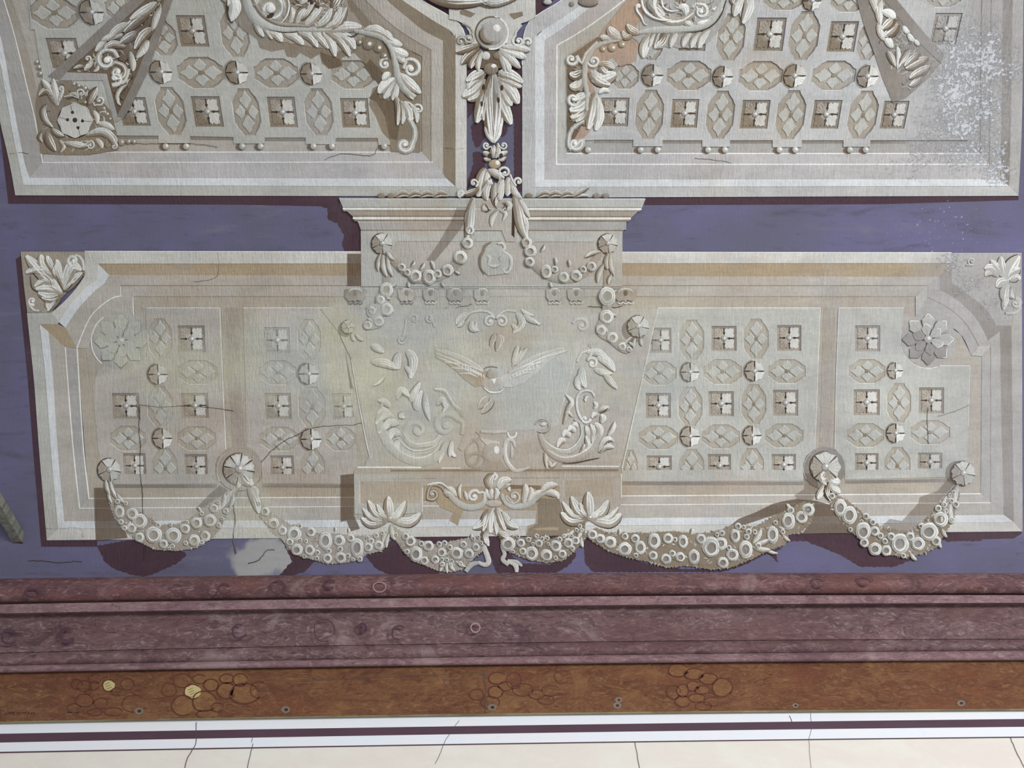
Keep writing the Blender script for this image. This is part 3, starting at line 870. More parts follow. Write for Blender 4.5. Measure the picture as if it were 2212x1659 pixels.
def button_flower(x, y, r, label, group, h=.017):
    th = Thing('button_flower', label, 'flower', group)
    sheet()
    k = shear(x, y)
    def at(a, f): return (x + r * f * math.cos(a) + r * f * math.sin(a) * k, y + r * f * math.sin(a) * 1.02)
    th.part('painted_shadow').poly([at(math.radians(a), 1.22 if 100 < a < 260 else 1.0) for a in range(60, 310, 12)], 'glaze2', h + .0005, raw=True, skirt=False)
    for i, (a0, t) in enumerate(((-90, 'L'), (0, 'W'), (90, 'M' if y < 450 else 'T'), (180, 'M' if y < 450 else 'T'))):
        pt = th.part('petal')
        P = [at(math.radians(a0 + 45), .1)]
        for j in range(9):
            a = a0 + 4 + 82 * j / 8
            P.append(at(math.radians(a), .97 + .05 * math.cos(math.radians(j * 90))))
        pt.poly(P, t, h + .007, h - .001, raw=True)
        for j in range(6):
            a = math.radians(a0 + 10 + 70 * j / 5)
            if t in 'LW': pt.stroke([at(a, .45), at(a, .9)], [.4, 1.1, 1.3], 'W' if t == 'L' else 'S', h + .0085, .001, raw=True, n=3, cs=3)
            else: pt.stroke([at(a, .25), at(a, .58)], [1.3, .9, .3], 'L', h + .0085, .001, raw=True, n=3, cs=3)
    g = th.part('gap')
    for a0 in (0, 90, 180, 270): g.stroke([at(math.radians(a0), .5), at(math.radians(a0), .98)], 1.7, 'D', h + .0085, .001, raw=True, n=3, cs=3)
    g.stroke([at(math.radians(a), 1.02) for a in range(92, 275, 12)], [1.2, 2.2, 2.4, 1.2], 'D', h + .004, .001, raw=True, cs=3)
    b = th.part('button')
    b.dome((x, y), r * .25, 'G', h0=h + .007, dh=.008, raw=True)
    b.dome((x + 1.2, y - 1), r * .13, 'W', h0=h + .012, dh=.0045, raw=True, rings=2)

KIND = {'S': 'square rosette', 'V': 'upright quatrefoil', 'H': 'lying quatrefoil', 'B': 'button flower'}
ORD = ['first', 'second', 'third', 'fourth', 'fifth', 'sixth', 'seventh']
def coffers(cells, rowname, where, mark, mx):
    """one flower to each coffer, counted along its row from a landmark"""
    rows = {}
    for c in cells: rows.setdefault((c[0], rowname(c)), []).append(c)
    for (k, rn), cs in rows.items():
        cs.sort(key=lambda c: abs(c[1] - mx))
        for i, c in enumerate(cs):
            nth = 'only one' if len(cs) == 1 else ORD[i] + ' from ' + mark
            lb = '%s, %s, %s of %s' % (KIND[k], nth, rn, where)
            gr = '%ss of %s' % (KIND[k], where)
            cl = c[5] if len(c) > 5 else 1e9
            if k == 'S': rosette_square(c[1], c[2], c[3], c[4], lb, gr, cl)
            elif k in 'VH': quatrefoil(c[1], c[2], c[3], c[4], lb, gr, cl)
            else: button_flower(c[1], c[2], c[3], lb, gr, .017 if c[2] < 450 else .012)
def plate(th, outline, cells, tone, h=None, edge=True, name='lattice'):
    h = h or (.016 if outline[0][1] < 450 else .011)
    holes = [cell_outline(c) for c in cells if c[0] != 'B' and not (len(c) > 6)]
    th.part(name).poly(outline, tone, h, .004, holes=holes, raw=True)
def arris(th, pts, w=1.5, t='W', h=.0145):
    p = th.part('painted_arris')
    for a, b in zip(pts, pts[1:]): p.stroke([a, b], w, t, h, .001, raw=True, n=max(3, int(plen([a, b]) / 30)), cs=3)

# ---- upper panel with the triangular brace
ul = Thing('coffered_panel', 'upper coffered ceiling panel with crisp acanthus scroll and triangular brace', 'panel')
L = [[(-62, -40), (-30, 110), (0, 262), (20, 350), (33, 422)], [(-40, -40), (-5, 110), (22, 262), (40, 350), (50, 400)], [(-26, -40), (8, 110), (35, 262), (53, 350), (64, 384)],
     [(-5, -40), (27, 61), (58, 186), (76, 260), (92, 351)], [(12, -40), (46, 64), (77, 186), (86, 265), (97, 329)]]
frame_side(ul, L, 'SPGT', {3: (2.6, 'W'), 1: (1, 'N')})
Bt = [[(33, 422), (1008, 424)], [(50, 400), (984, 403)], [(64, 384), (966, 386)], [(92, 351), (935, 350)], [(97, 329), (911, 329)]]
frame_side(ul, Bt, 'SPAA', {3: (2.6, 'W'), 4: (2, 'W'), 1: (1, 'N')})
Rt = [[(1008, 424), (1008, 140)], [(984, 403), (984, 70)], [(957, 378), (957, 88)], [(931, 350), (931, 108)], [(911, 329), (911, 122)]]
frame_side(ul, Rt, 'LMKT', {3: (4, 'N'), 4: (1.5, 'B')})
Dg = [[(1008, 140), (1006, 85), (985, 45), (906, -2), (850, -40)], [(984, 70), (945, 50), (905, 24), (869, 0), (815, -40)], [(957, 88), (915, 66), (880, 38), (835, 0), (795, -40)],
      [(931, 108), (890, 84), (845, 53), (789, 0), (750, -40)], [(911, 122), (860, 95), (813, 62), (745, 0), (705, -40)]]
frame_side(ul, Dg, 'LMKT', {3: (4, 'N'), 4: (2, 'D'), 0: (2, 'W')})
ul.part('field').poly([(12, -40), (46, 64), (77, 186), (86, 265), (97, 329), (911, 329), (911, 122), (813, 62), (745, 0), (705, -40)], 'K', .0045, raw=True, skirt=False)
UL = [('S', 139, 115, 33, 33), ('S', 416, 67, 31, 34), ('S', 290, 241, 30, 31), ('S', 448, 241, 31, 33), ('S', 610, 242, 30, 33), ('S', 767, 244, 30, 32),
      ('V', 369, 240, 31, 52), ('V', 533, 242, 29, 51), ('V', 689, 242, 30, 51), ('V', 352, 82, 30, 38), ('V', 507, 72, 30, 52),
      ('H', 434, 157, 50, 34), ('H', 597, 158, 48, 32), ('H', 762, 161, 47, 31), ('H', 117, 28, 52, 34), ('H', 262, 18, 34, 30),
      ('B', 348, 156, 24), ('B', 512, 157, 24), ('B', 673, 160, 23), ('B', 198, 27, 26)]
plate(ul, [(62, -38), (66, 64), (75, 64), (85, 130), (92, 165), (100, 240), (130, 292), (342, 293), (342, 309), (411, 309), (411, 294), (504, 296), (505, 310), (572, 310), (572, 297), (660, 297), (661, 311), (725, 312), (725, 298), (816, 298), (818, 313), (860, 313), (872, 200), (868, 110), (800, 70), (730, 0), (695, -38)],
      UL, 'S')
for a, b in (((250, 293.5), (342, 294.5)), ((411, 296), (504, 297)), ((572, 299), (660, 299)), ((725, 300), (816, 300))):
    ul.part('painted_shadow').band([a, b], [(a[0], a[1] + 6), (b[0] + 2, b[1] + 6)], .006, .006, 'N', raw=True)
uprow = lambda c: 'top row' if c[2] < 50 else 'second row' if c[2] < 120 else 'third row' if c[2] < 200 else 'beaded bottom row'
coffers(UL, uprow, 'the crisp upper panel', 'the pendant', 1070)
def bead(x, y, r, label, group, h=.017):
    th = Thing('bead', label, 'bead', group)
    sheet()
    th.part('painted_shadow').dome((x - 4, y + 1), r * 1.5, 'glaze', ry=r * 1.15, h0=h - .004, dh=.0008, raw=True, rings=2)
    b = th.part('ball')
    b.dome((x, y), r, 'S', h0=h - .002, dh=.012, raw=True)
    b.dome((x + r * .25, y - r * .2), r * .5, 'W', h0=h + .005, dh=.0065, raw=True, rings=2)
for i, x in enumerate((830, 717, 677, 563, 523, 402, 358)):
    bead(x, 316.5, 7, '%s bead from the pendant under the crisp upper panel lattice' % ORD[i], 'beads under the crisp upper panel')

# ---- upper panel with salts
ur = Thing('coffered_panel', 'upper coffered ceiling panel flaking with white salts', 'panel')
frame_side(ur, [[(1128, 427), (1128, 140)], [(1156, 404), (1156, 75)], [(1176, 388), (1176, 86)], [(1202, 355), (1203, 98)], [(1224, 332), (1224, 122)]], 'CPAS', {3: (4, 'W'), 4: (1.5, 'W')})
frame_side(ur, [[(1128, 140), (1130, 85), (1148, 42), (1214, 0), (1260, -40)], [(1156, 75), (1185, 58), (1225, 32), (1268, 0), (1312, -40)], [(1176, 86), (1205, 68), (1250, 36), (1292, 0), (1335, -40)],
                [(1203, 98), (1245, 74), (1290, 44), (1348, 0), (1390, -40)], [(1224, 122), (1262, 100), (1300, 68), (1366, 0), (1408, -40)]], 'CPAS', {3: (4, 'W'), 4: (1.5, 'W'), 0: (1.5, 'W')})
frame_side(ur, [[(1128, 427), (2200, 423)], [(1156, 404), (2180, 402)], [(1176, 388), (2160, 387)], [(1202, 355), (2137, 355)], [(1224, 332), (2118, 332)]], 'CPAA', {3: (3.4, 'W'), 4: (2.2, 'W'), 1: (1, 'N')})
frame_side(ur, [[(2200, 423), (2208, 250), (2211, -40)], [(2180, 402), (2184, 250), (2188, -40)], [(2160, 387), (2164, 200), (2166, -40)], [(2137, 355), (2140, 100), (2142, -40)], [(2118, 332), (2120, 100), (2122, -40)]],
           'GNGG', {3: (5, 'N'), 4: (4, 'N')})
ur.part('field').poly([(1224, 332), (2118, 332), (2122, -40), (1408, -40), (1366, 0), (1300, 68), (1262, 100), (1224, 122)], 'G', .0045, raw=True, skirt=False)
URC = [('S', 1328, 242, 30, 31), ('S', 1479, 245, 29, 31), ('S', 1631, 247, 30, 31), ('S', 1785, 247, 30, 31), ('S', 1932, 248, 27, 30),
       ('V', 1403, 247, 30, 53), ('V', 1556, 248, 30, 52), ('V', 1708, 248, 31, 53), ('V', 1864, 248, 31, 52), ('V', 1410, 96, 22, 34), ('V', 1579, 80, 30, 51), ('V', 1737, 77, 32, 53), ('V', 1876, 88, 24, 42),
       ('S', 1497, 78, 29, 32), ('S', 1663, 74, 32, 36), ('S', 1820, 79, 30, 33), ('S', 2043, 62, 29, 34),
       ('H', 1350, 165, 30, 27), ('H', 1488, 163, 48, 32), ('H', 1643, 164, 47, 32), ('H', 1801, 163, 47, 32), ('H', 1695, -6, 46, 28), ('H', 1835, -2, 40, 28), ('H', 2040, -8, 38, 24),
       ('B', 1410, 163, 23), ('B', 1562, 166, 22), ('B', 1717, 164, 24), ('B', 1875, 165, 23), ('B', 1755, 2, 20)]
plate(ur, [(1252, 303), (1282, 303), (1282, 302), (1368, 302), (1368, 316), (1431, 316), (1431, 303), (1517, 303), (1517, 317), (1577, 317), (1577, 303), (1669, 303), (1669, 318), (1732, 318), (1732, 303), (1822, 303), (1822, 317), (1880, 317), (1880, 303), (2092, 303), (2092, -38), (1400, -38), (1370, 20), (1300, 90), (1262, 120), (1250, 240)],
      URC, 'C')
for a, b in (((1283, 303), (1368, 303)), ((1431, 304), (1517, 304)), ((1577, 304), (1669, 304)), ((1732, 304), (1822, 304)), ((1880, 304), (1956, 304))):
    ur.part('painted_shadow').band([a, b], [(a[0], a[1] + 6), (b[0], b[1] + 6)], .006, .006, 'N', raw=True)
coffers(URC, uprow, 'the salt-flaked upper panel', 'the pendant', 1070)
for i, x in enumerate((1270, 1384, 1421, 1530, 1566, 1684, 1718, 1836, 1870)):
    bead(x, 324, 7, '%s bead from the pendant under the salt-flaked panel lattice' % (ORD + ['eighth', 'ninth'])[i], 'beads under the salt-flaked panel')

# ---- the long lower panel
lo = Thing('long_panel', 'long lower ceiling panel framing the eagle cartouche and four lattice bays', 'panel')
frame_side(lo, [[(183, 543), (2056, 546)], [(212, 570), (2056, 569)], [(236, 594), (2030, 598)], [(260, 617), (2003, 617)], [(288, 640), (1978, 640)]], 'LOKK', {3: (3.2, 'M'), 4: (4, 'T'), 0: (1.6, 'W'), 1: (1.6, 'B')})
frame_side(lo, [[(58, 676), (73, 820), (85, 980), (101, 1167)], [(85, 700), (98, 820), (110, 980), (125, 1142)], [(104, 716), (115, 820), (125, 980), (139, 1126)], [(141, 750), (146, 820), (158, 970), (172, 1098)], [(166, 752), (170, 820), (180, 970), (192, 1077)]],
           'SPKG', {3: (3, 'W'), 4: (2.4, 'W'), 1: (1.2, 'N')})
frame_side(lo, [[(101, 1167), (1100, 1158), (2208, 1148)], [(125, 1142), (1100, 1137), (2190, 1128)], [(139, 1126), (1100, 1121), (2170, 1112)], [(172, 1098), (1100, 1092), (2140, 1086)], [(192, 1077), (1100, 1073), (2119, 1067)]],
           'LPKK', {3: (2.4, 'W'), 4: (2.2, 'W'), 1: (1, 'N')})
frame_side(lo, [[(2206, 546), (2207, 800), (2208, 1148)], [(2185, 703), (2187, 900), (2190, 1128)], [(2160, 716), (2163, 900), (2168, 1112)], [(2140, 747), (2140, 900), (2140, 1086)], [(2121, 769), (2120, 900), (2119, 1067)]],
           'GNGG', {3: (3, 'N'), 4: (3, 'N'), 0: (1.5, 'L')})
# hollow corners
frame_side(lo, [[(183, 595), (165, 622), (140, 650), (111, 676)], [(212, 603), (190, 618), (155, 655), (127, 696)], [(226, 612), (202, 631), (168, 668), (141, 708)], [(261, 639), (235, 648), (195, 685), (166, 752)], [(287, 682), (245, 678), (205, 715), (192, 752)]],
           'LPKK', {3: (3, 'W')})
frame_side(lo, [[(2078, 590), (2120, 622), (2150, 655), (2170, 690)], [(2056, 611), (2090, 635), (2130, 668), (2153, 703)], [(2030, 626), (2070, 650), (2110, 690), (2134, 735)], [(2003, 642), (2050, 666), (2087, 700), (2115, 748)], [(1978, 684), (2025, 690), (2075, 722), (2098, 768)]],
           'GNGG', {3: (4, 'N')})
for P, t in (([(183, 543), (212, 570), (212, 603), (183, 595)], 'L'), ([(212, 570), (236, 594), (226, 612), (212, 603)], 'P'), ([(236, 594), (260, 617), (261, 639), (226, 612)], 'K'), ([(260, 617), (288, 640), (287, 682), (261, 639)], 'K'),
             ([(44, 543), (58, 676), (111, 676), (127, 696), (125, 700), (85, 700), (58, 676)], 'S'), ([(85, 700), (125, 700), (141, 708), (104, 716)], 'O'), ([(104, 716), (141, 708), (166, 752), (141, 750)], 'O'),
             ([(2056, 546), (2206, 546), (2190, 703), (2153, 703), (2170, 690), (2078, 590), (2056, 611), (2056, 569)], 'G'), ([(2056, 569), (2056, 611), (2030, 626), (2030, 598)], 'N'), ([(2030, 598), (2030, 626), (2003, 642), (2003, 617)], 'G'), ([(2003, 617), (2003, 642), (1978, 684), (1978, 640)], 'S'),
             ([(2153, 703), (2185, 703), (2160, 716), (2134, 735)], 'N'), ([(2134, 735), (2160, 716), (2140, 747), (2115, 748)], 'G'), ([(2115, 748), (2140, 747), (2121, 769), (2098, 768)], 'S')):
    lo.part('corner_mitre').poly(P, t, .0135, raw=True)
arris(lo, [(212, 571), (212, 603)], 2.5); arris(lo, [(260, 618), (261, 640)], 2.5); arris(lo, [(287, 641), (288, 682)], 2.2)
lo.part('field').poly([(288, 640), (1978, 640), (1978, 684), (2025, 690), (2075, 722), (2098, 768), (2121, 769), (2119, 1067), (192, 1077), (166, 752), (192, 752), (205, 715), (245, 678), (287, 682)], 'F', .0045, raw=True, skirt=False)
def ring_pts(c, r, a0, a1, n=10):
    return [(c[0] + r * math.cos(math.radians(a0 + (a1 - a0) * i / n)), c[1] + r * math.sin(math.radians(a0 + (a1 - a0) * i / n))) for i in range(n + 1)]
BA = [('S', 414, 732, 29, 29), ('S', 272, 877, 29, 28), ('S', 421, 876, 29, 27), ('V', 346, 731, 26, 43), ('V', 346, 878, 27, 44), ('H', 427, 804, 43, 26), ('H', 277, 947, 38, 27), ('H', 425, 947, 42, 26),
      ('S', 291, 1006, 24, 27, 1024), ('V', 357, 1012, 27, 44, 1024), ('S', 424, 1008, 24, 27, 1024), ('B', 341, 809, 21), ('B', 351, 947, 21)]
BB = [('S', 599, 735, 27, 28), ('S', 601, 877, 28, 28), ('V', 668, 733, 25, 43), ('V', 674, 880, 29, 44), ('H', 600, 805, 40, 26), ('H', 604, 948, 42, 26), ('H', 736, 948, 32, 26), ('S', 742, 878, 24, 28),
      ('S', 610, 1010, 25, 26, 1024), ('V', 676, 1014, 26, 44, 1024), ('B', 667, 808, 22), ('B', 672, 949, 22)]
BC = [('S', 1427, 735, 23, 27), ('S', 1564, 731, 27, 27), ('S', 1705, 730, 26, 28), ('S', 1422, 876, 27, 27), ('S', 1558, 872, 27, 27), ('S', 1697, 870, 27, 28), ('V', 1494, 734, 27, 43), ('V', 1633, 732, 27, 43), ('V', 1491, 878, 26, 42), ('V', 1628, 873, 27, 43),
      ('H', 1424, 806, 37, 26), ('H', 1561, 803, 41, 27), ('H', 1700, 802, 40, 26), ('H', 1422, 945, 42, 26), ('H', 1557, 943, 41, 26), ('H', 1694, 941, 41, 26),
      ('S', 1424, 1008, 27, 24, 1015), ('S', 1554, 1006, 25, 25, 1015), ('S', 1693, 1004, 26, 23, 1015), ('V', 1494, 1012, 27, 42, 1015), ('V', 1624, 1010, 26, 42, 1015), ('V', 1362, 1012, 15, 40, 1015),
      ('B', 1491, 804, 20), ('B', 1630, 802, 21), ('B', 1491, 943, 21), ('B', 1625, 941, 20)]
BD = [('S', 1874, 731, 27, 28), ('S', 1872, 869, 28, 28), ('S', 2012, 865, 27, 28), ('V', 1942, 870, 26, 42), ('H', 1873, 802, 39, 26), ('H', 1869, 940, 40, 26), ('H', 2009, 934, 43, 26),
      ('S', 1872, 1000, 25, 21, 1015), ('V', 1938, 1006, 28, 40, 1015), ('S', 2009, 998, 26, 20, 1012), ('B', 1934, 801, 17), ('B', 1935, 936, 20)]
plate(lo, [(316, 665), (475, 665), (480, 800), (488, 976), (470, 988), (463, 1010), (468, 1045), (247, 1046), (222, 1020), (212, 970), (200, 835), (212, 800)] + ring_pts((261, 737), 62, 122, -28, 8) + [(316, 690)], BA, 'K', name='bay_lattice')
plate(lo, [(525, 665), (716, 665), (745, 760), (765, 900), (776, 1045), (566, 1044), (566, 1015), (556, 990), (533, 974), (530, 820)], BB, 'K', name='bay_lattice')
plate(lo, [(1422, 665), (1772, 665), (1766, 820), (1760, 972), (1741, 985), (1735, 1005), (1735, 1039), (1344, 1040), (1342, 1012), (1372, 880)], BC, 'S', name='bay_lattice')
plate(lo, [(1812, 665), (1952, 665), (1950, 690)] + ring_pts((2005, 735), 62, 205, 62, 8) + [(2095, 790), (2092, 900), (2088, 1010), (2076, 1030), (1825, 1036), (1825, 1010), (1818, 985), (1803, 970), (1806, 820)], BD, 'S', name='bay_lattice')
for P in ([(316, 665), (475, 665), (480, 800), (488, 975)], [(525, 665), (716, 665)], [(1422, 665), (1772, 665), (1766, 820), (1760, 972)], [(1422, 665), (1344, 1012)], [(1812, 665), (1952, 665)], [(2029, 790), (2095, 790), (2091, 920)], [(1812, 665), (1806, 820), (1803, 970)]):
    arris(lo, P, 1.6)
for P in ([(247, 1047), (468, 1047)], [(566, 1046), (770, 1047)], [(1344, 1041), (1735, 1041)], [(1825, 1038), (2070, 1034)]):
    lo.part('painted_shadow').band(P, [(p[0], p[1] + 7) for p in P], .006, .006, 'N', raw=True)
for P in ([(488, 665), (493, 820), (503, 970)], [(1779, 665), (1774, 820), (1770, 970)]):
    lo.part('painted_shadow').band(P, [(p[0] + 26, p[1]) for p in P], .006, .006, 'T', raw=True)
arris(lo, ring_pts((261, 737), 64, 130, 235), 3); arris(lo, ring_pts((2005, 735), 61, 200, 70), 1.6)
bayrow = lambda c: 'top row' if c[2] < 770 else 'second row' if c[2] < 840 else 'third row' if c[2] < 910 else 'fourth row' if c[2] < 965 else 'cut-off row'
for cells, txt in ((BA, 'bay beside the washed-out corner rosette'), (BB, 'faded bay touching the cartouche'), (BC, 'wide bay with slanting edge'), (BD, 'bay beside the crisp corner rosette')):
    coffers(cells, bayrow, txt, 'the cartouche', 1070)
# painted cast shadows of the panels on the violet ground
sh = ul.part('painted_shadow')
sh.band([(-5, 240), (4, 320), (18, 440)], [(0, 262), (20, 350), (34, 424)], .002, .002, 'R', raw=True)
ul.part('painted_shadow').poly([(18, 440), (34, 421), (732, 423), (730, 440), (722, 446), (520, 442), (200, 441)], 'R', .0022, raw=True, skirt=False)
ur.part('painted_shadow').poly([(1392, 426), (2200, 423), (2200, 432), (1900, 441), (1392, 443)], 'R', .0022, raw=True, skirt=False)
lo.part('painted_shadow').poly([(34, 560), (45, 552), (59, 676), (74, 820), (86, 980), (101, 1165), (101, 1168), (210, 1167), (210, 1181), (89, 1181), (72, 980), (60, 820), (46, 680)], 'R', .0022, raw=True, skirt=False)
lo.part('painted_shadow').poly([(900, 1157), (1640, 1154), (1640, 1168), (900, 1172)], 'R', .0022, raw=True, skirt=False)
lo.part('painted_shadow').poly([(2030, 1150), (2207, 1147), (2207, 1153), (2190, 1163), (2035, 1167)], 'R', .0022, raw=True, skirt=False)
# ------------------------------------------------------------------ carved-looking ornament
def rose(th, c, r, ry=None, rot=0.0, t='S', core='N', name='rose'):
    """full-blown garland rose: swelling ring of petals round a hollow heart"""
    p = th.part(name)
    ry = ry or r
    rnd = random.Random(int(c[0] * 3 + c[1]))
    ph, curl = rnd.uniform(0, 6.28), rnd.random() < .3
    ox, oy = (rnd.uniform(-.22, .22), rnd.uniform(-.1, .25)) if curl else (0, 0)
    def el(f, a, k=1.0):
        g = f * (1 + .03 * math.cos(5 * a + ph) * f)
        x, y = r * (g * math.cos(a) + ox * (1 - f)), ry * (g * math.sin(a) + oy * (1 - f))
        return (c[0] + x * math.cos(rot) - y * math.sin(rot), c[1] + x * math.sin(rot) + y * math.cos(rot))
    prof = ((1.0, .000), (.9, .009), (.7, .015), (.52, .013), (.42, .006), (.2, .003))
    mt, mc = p.mi(t), p.mi(core)
    prev = None
    for f, h in prof:
        row = []
        for j in range(20):
            x, y = q(el(f, j / 20 * math.tau))
            row.append(p.vert(x, y, .022 + h))
        if prev:
            for j in range(20): p.face((prev[j], prev[(j + 1) % 20], row[(j + 1) % 20], row[j]), mc if f < .45 else mt, True)
        prev = row
    x, y = q(el(0, 0)); top = p.vert(x, y, .0245)
    for j in range(20): p.face((prev[j], prev[(j + 1) % 20], top), mc, True)
    for f, a0, sp, w, tt in ((.86, rnd.uniform(-2.7, -2.0), rnd.uniform(3.0, 4.4), .17, 'W'), (.64, rnd.uniform(-3.6, -1.0), rnd.uniform(3.6, 5.6), .15, 'W'), (.5, rnd.uniform(0, 6), rnd.uniform(3, 5), .08, 'L'), (.74, rnd.uniform(0, 1.5), rnd.uniform(2.0, 3.2), .07, 'T'), (.95, rnd.uniform(.8, 1.6), rnd.uniform(2.0, 3), .08, 'B')):
        hh = .0255 + (.016 if .5 <= f < .8 else .0115 if f < .9 else .006)
        p.stroke([el(f, a0 + sp * i / 10) for i in range(11)], [r * w * .3, r * w, r * w * 1.15, r * w * .9, r * w * .25], tt, hh, .0015, n=13, cs=3)
    return p
def bud(th, c, ang, l, w, t='S', name='leaf', **k):
    a = math.radians(ang)
    m_ = (c[0] + l * .55 * math.cos(a) - l * .08 * math.sin(a), c[1] + l * .55 * math.sin(a) + l * .08 * math.cos(a))
    e = (c[0] + l * math.cos(a), c[1] + l * math.sin(a))
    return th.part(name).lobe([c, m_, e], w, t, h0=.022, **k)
def ragged(P, amp, seed=1, step=14):
    """leafy, torn outline"""
    rnd = random.Random(seed)
    n = len(P); out = []
    cx, cy = sum(p[0] for p in P) / n, sum(p[1] for p in P) / n
    for i in range(n):
        a, b = P[i], P[(i + 1) % n]
        l = math.hypot(b[0] - a[0], b[1] - a[1])
        k = max(1, int(l / step))
        nx, ny = (b[1] - a[1]) / (l or 1), -(b[0] - a[0]) / (l or 1)
        for j in range(k):
            f = j / k
            o = rnd.uniform(.2, 1) * amp * (1 if j % 2 else -.3)
            out.append((a[0] + (b[0] - a[0]) * f + nx * o, a[1] + (b[1] - a[1]) * f + ny * o))
    return out
def garland(th, base, roses, leaves=(), seed=1, tone='M', scale=1.0, core='N'):
    f = th.part('foliage')
    f.poly(ragged(base, 7 * scale, seed, 13 * scale), tone, .021, .004)
    rnd = random.Random(seed)
    n = len(base)
    # small leaf tips peeping out all along the edge
    for i in range(n):
        a, b = base[i], base[(i + 1) % n]
        l = math.hypot(b[0] - a[0], b[1] - a[1])
        for j in range(max(1, int(l / (34 * scale)))):
            g = rnd.random()
            x, y = a[0] + (b[0] - a[0]) * g, a[1] + (b[1] - a[1]) * g
            ang = math.degrees(math.atan2(-(b[0] - a[0]), b[1] - a[1])) + rnd.uniform(-40, 40)
            ar = math.radians(ang)
            L_ = rnd.uniform(14, 26) * scale
            f.stroke([(x - L_ * .6 * math.cos(ar), y - L_ * .6 * math.sin(ar)), (x + L_ * .5 * math.cos(ar), y + L_ * .5 * math.sin(ar))], [3 * scale, 10 * scale, 2 * scale], rnd.choice('SLTM'), .022, .006, n=4, cs=5)
    # leaf tips between the blooms
    def inside(x, y):
        k = False
        for i in range(n):
            (x1, y1), (x2, y2) = base[i], base[(i + 1) % n]
            if (y1 > y) != (y2 > y) and x < (x2 - x1) * (y - y1) / (y2 - y1) + x1: k = not k
        return k
    xs, ys = [p[0] for p in base], [p[1] for p in base]
    done = 0
    while done < 110:
        x, y = rnd.uniform(min(xs), max(xs)), rnd.uniform(min(ys), max(ys))
        if not inside(x, y): continue
        done += 1
        ar = rnd.uniform(0, 6.28); L_ = rnd.uniform(14, 30) * scale
        f.stroke([(x, y), (x + L_ * .5 * math.cos(ar) + 4 * math.sin(ar), y + L_ * .5 * math.sin(ar)), (x + L_ * math.cos(ar), y + L_ * math.sin(ar))], [3 * scale, 9 * scale, 2 * scale], rnd.choice('SLSMBBW'), .0255, .003, n=4, cs=3)
    blooms = [tuple(r_) for r_ in roses]
    tries = 0
    while tries < 260 and len(blooms) < len(roses) + 16:          # small blossoms crowding the gaps
        tries += 1
        x, y, r = rnd.uniform(min(xs), max(xs)), rnd.uniform(min(ys), max(ys)), rnd.uniform(17, 27) * scale
        if inside(x, y) and all(math.hypot(x - o[0], y - o[1]) > (r + max(o[2:])) * .82 for o in blooms): blooms.append((x, y, r))
    for r_ in blooms:
        rose(th, (r_[0], r_[1]), r_[2], r_[3] if len(r_) > 3 else None, core=core)
    for (x, y, ang, l, w) in leaves:
        if l < 45 and 60 < ang < 120: continue
        bud(th, (x, y), ang, l, w, hl=2)
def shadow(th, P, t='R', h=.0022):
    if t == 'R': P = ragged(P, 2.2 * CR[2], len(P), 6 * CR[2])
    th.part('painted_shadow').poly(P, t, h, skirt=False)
def flower(th, c, r, n=5, tones='LWLMT', dots=True, h=.022, rot=-60):
    for i in range(n):
        a0 = rot + 360 / n * i
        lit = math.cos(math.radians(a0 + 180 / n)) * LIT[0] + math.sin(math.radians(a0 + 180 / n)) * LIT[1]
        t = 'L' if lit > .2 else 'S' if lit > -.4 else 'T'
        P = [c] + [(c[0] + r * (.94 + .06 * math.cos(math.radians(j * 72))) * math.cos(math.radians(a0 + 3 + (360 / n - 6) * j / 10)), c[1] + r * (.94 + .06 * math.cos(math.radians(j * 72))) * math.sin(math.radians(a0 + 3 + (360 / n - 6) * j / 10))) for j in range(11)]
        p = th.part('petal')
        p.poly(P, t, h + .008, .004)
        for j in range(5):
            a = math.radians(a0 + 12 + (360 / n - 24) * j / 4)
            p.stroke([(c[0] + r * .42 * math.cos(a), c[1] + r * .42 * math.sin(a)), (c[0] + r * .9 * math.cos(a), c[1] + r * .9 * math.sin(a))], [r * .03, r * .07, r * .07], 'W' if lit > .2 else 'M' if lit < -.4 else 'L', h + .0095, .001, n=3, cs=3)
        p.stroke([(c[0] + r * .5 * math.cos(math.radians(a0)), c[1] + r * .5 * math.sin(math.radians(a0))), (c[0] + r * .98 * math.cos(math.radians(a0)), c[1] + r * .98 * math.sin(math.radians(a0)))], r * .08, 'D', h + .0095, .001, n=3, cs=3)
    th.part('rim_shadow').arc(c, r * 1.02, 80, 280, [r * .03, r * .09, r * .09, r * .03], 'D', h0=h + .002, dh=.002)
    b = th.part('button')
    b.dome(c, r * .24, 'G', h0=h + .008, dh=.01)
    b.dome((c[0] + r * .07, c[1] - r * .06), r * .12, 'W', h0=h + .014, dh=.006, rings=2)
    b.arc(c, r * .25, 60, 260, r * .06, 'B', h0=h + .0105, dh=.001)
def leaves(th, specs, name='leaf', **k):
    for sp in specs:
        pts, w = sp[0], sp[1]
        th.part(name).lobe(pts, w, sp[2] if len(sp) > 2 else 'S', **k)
def hatch(th, pts_list, w, t, h=.03, name='painted_stroke'):
    p = th.part(name)
    for P in pts_list: p.stroke(P, w, t, h, .0012, cs=3)

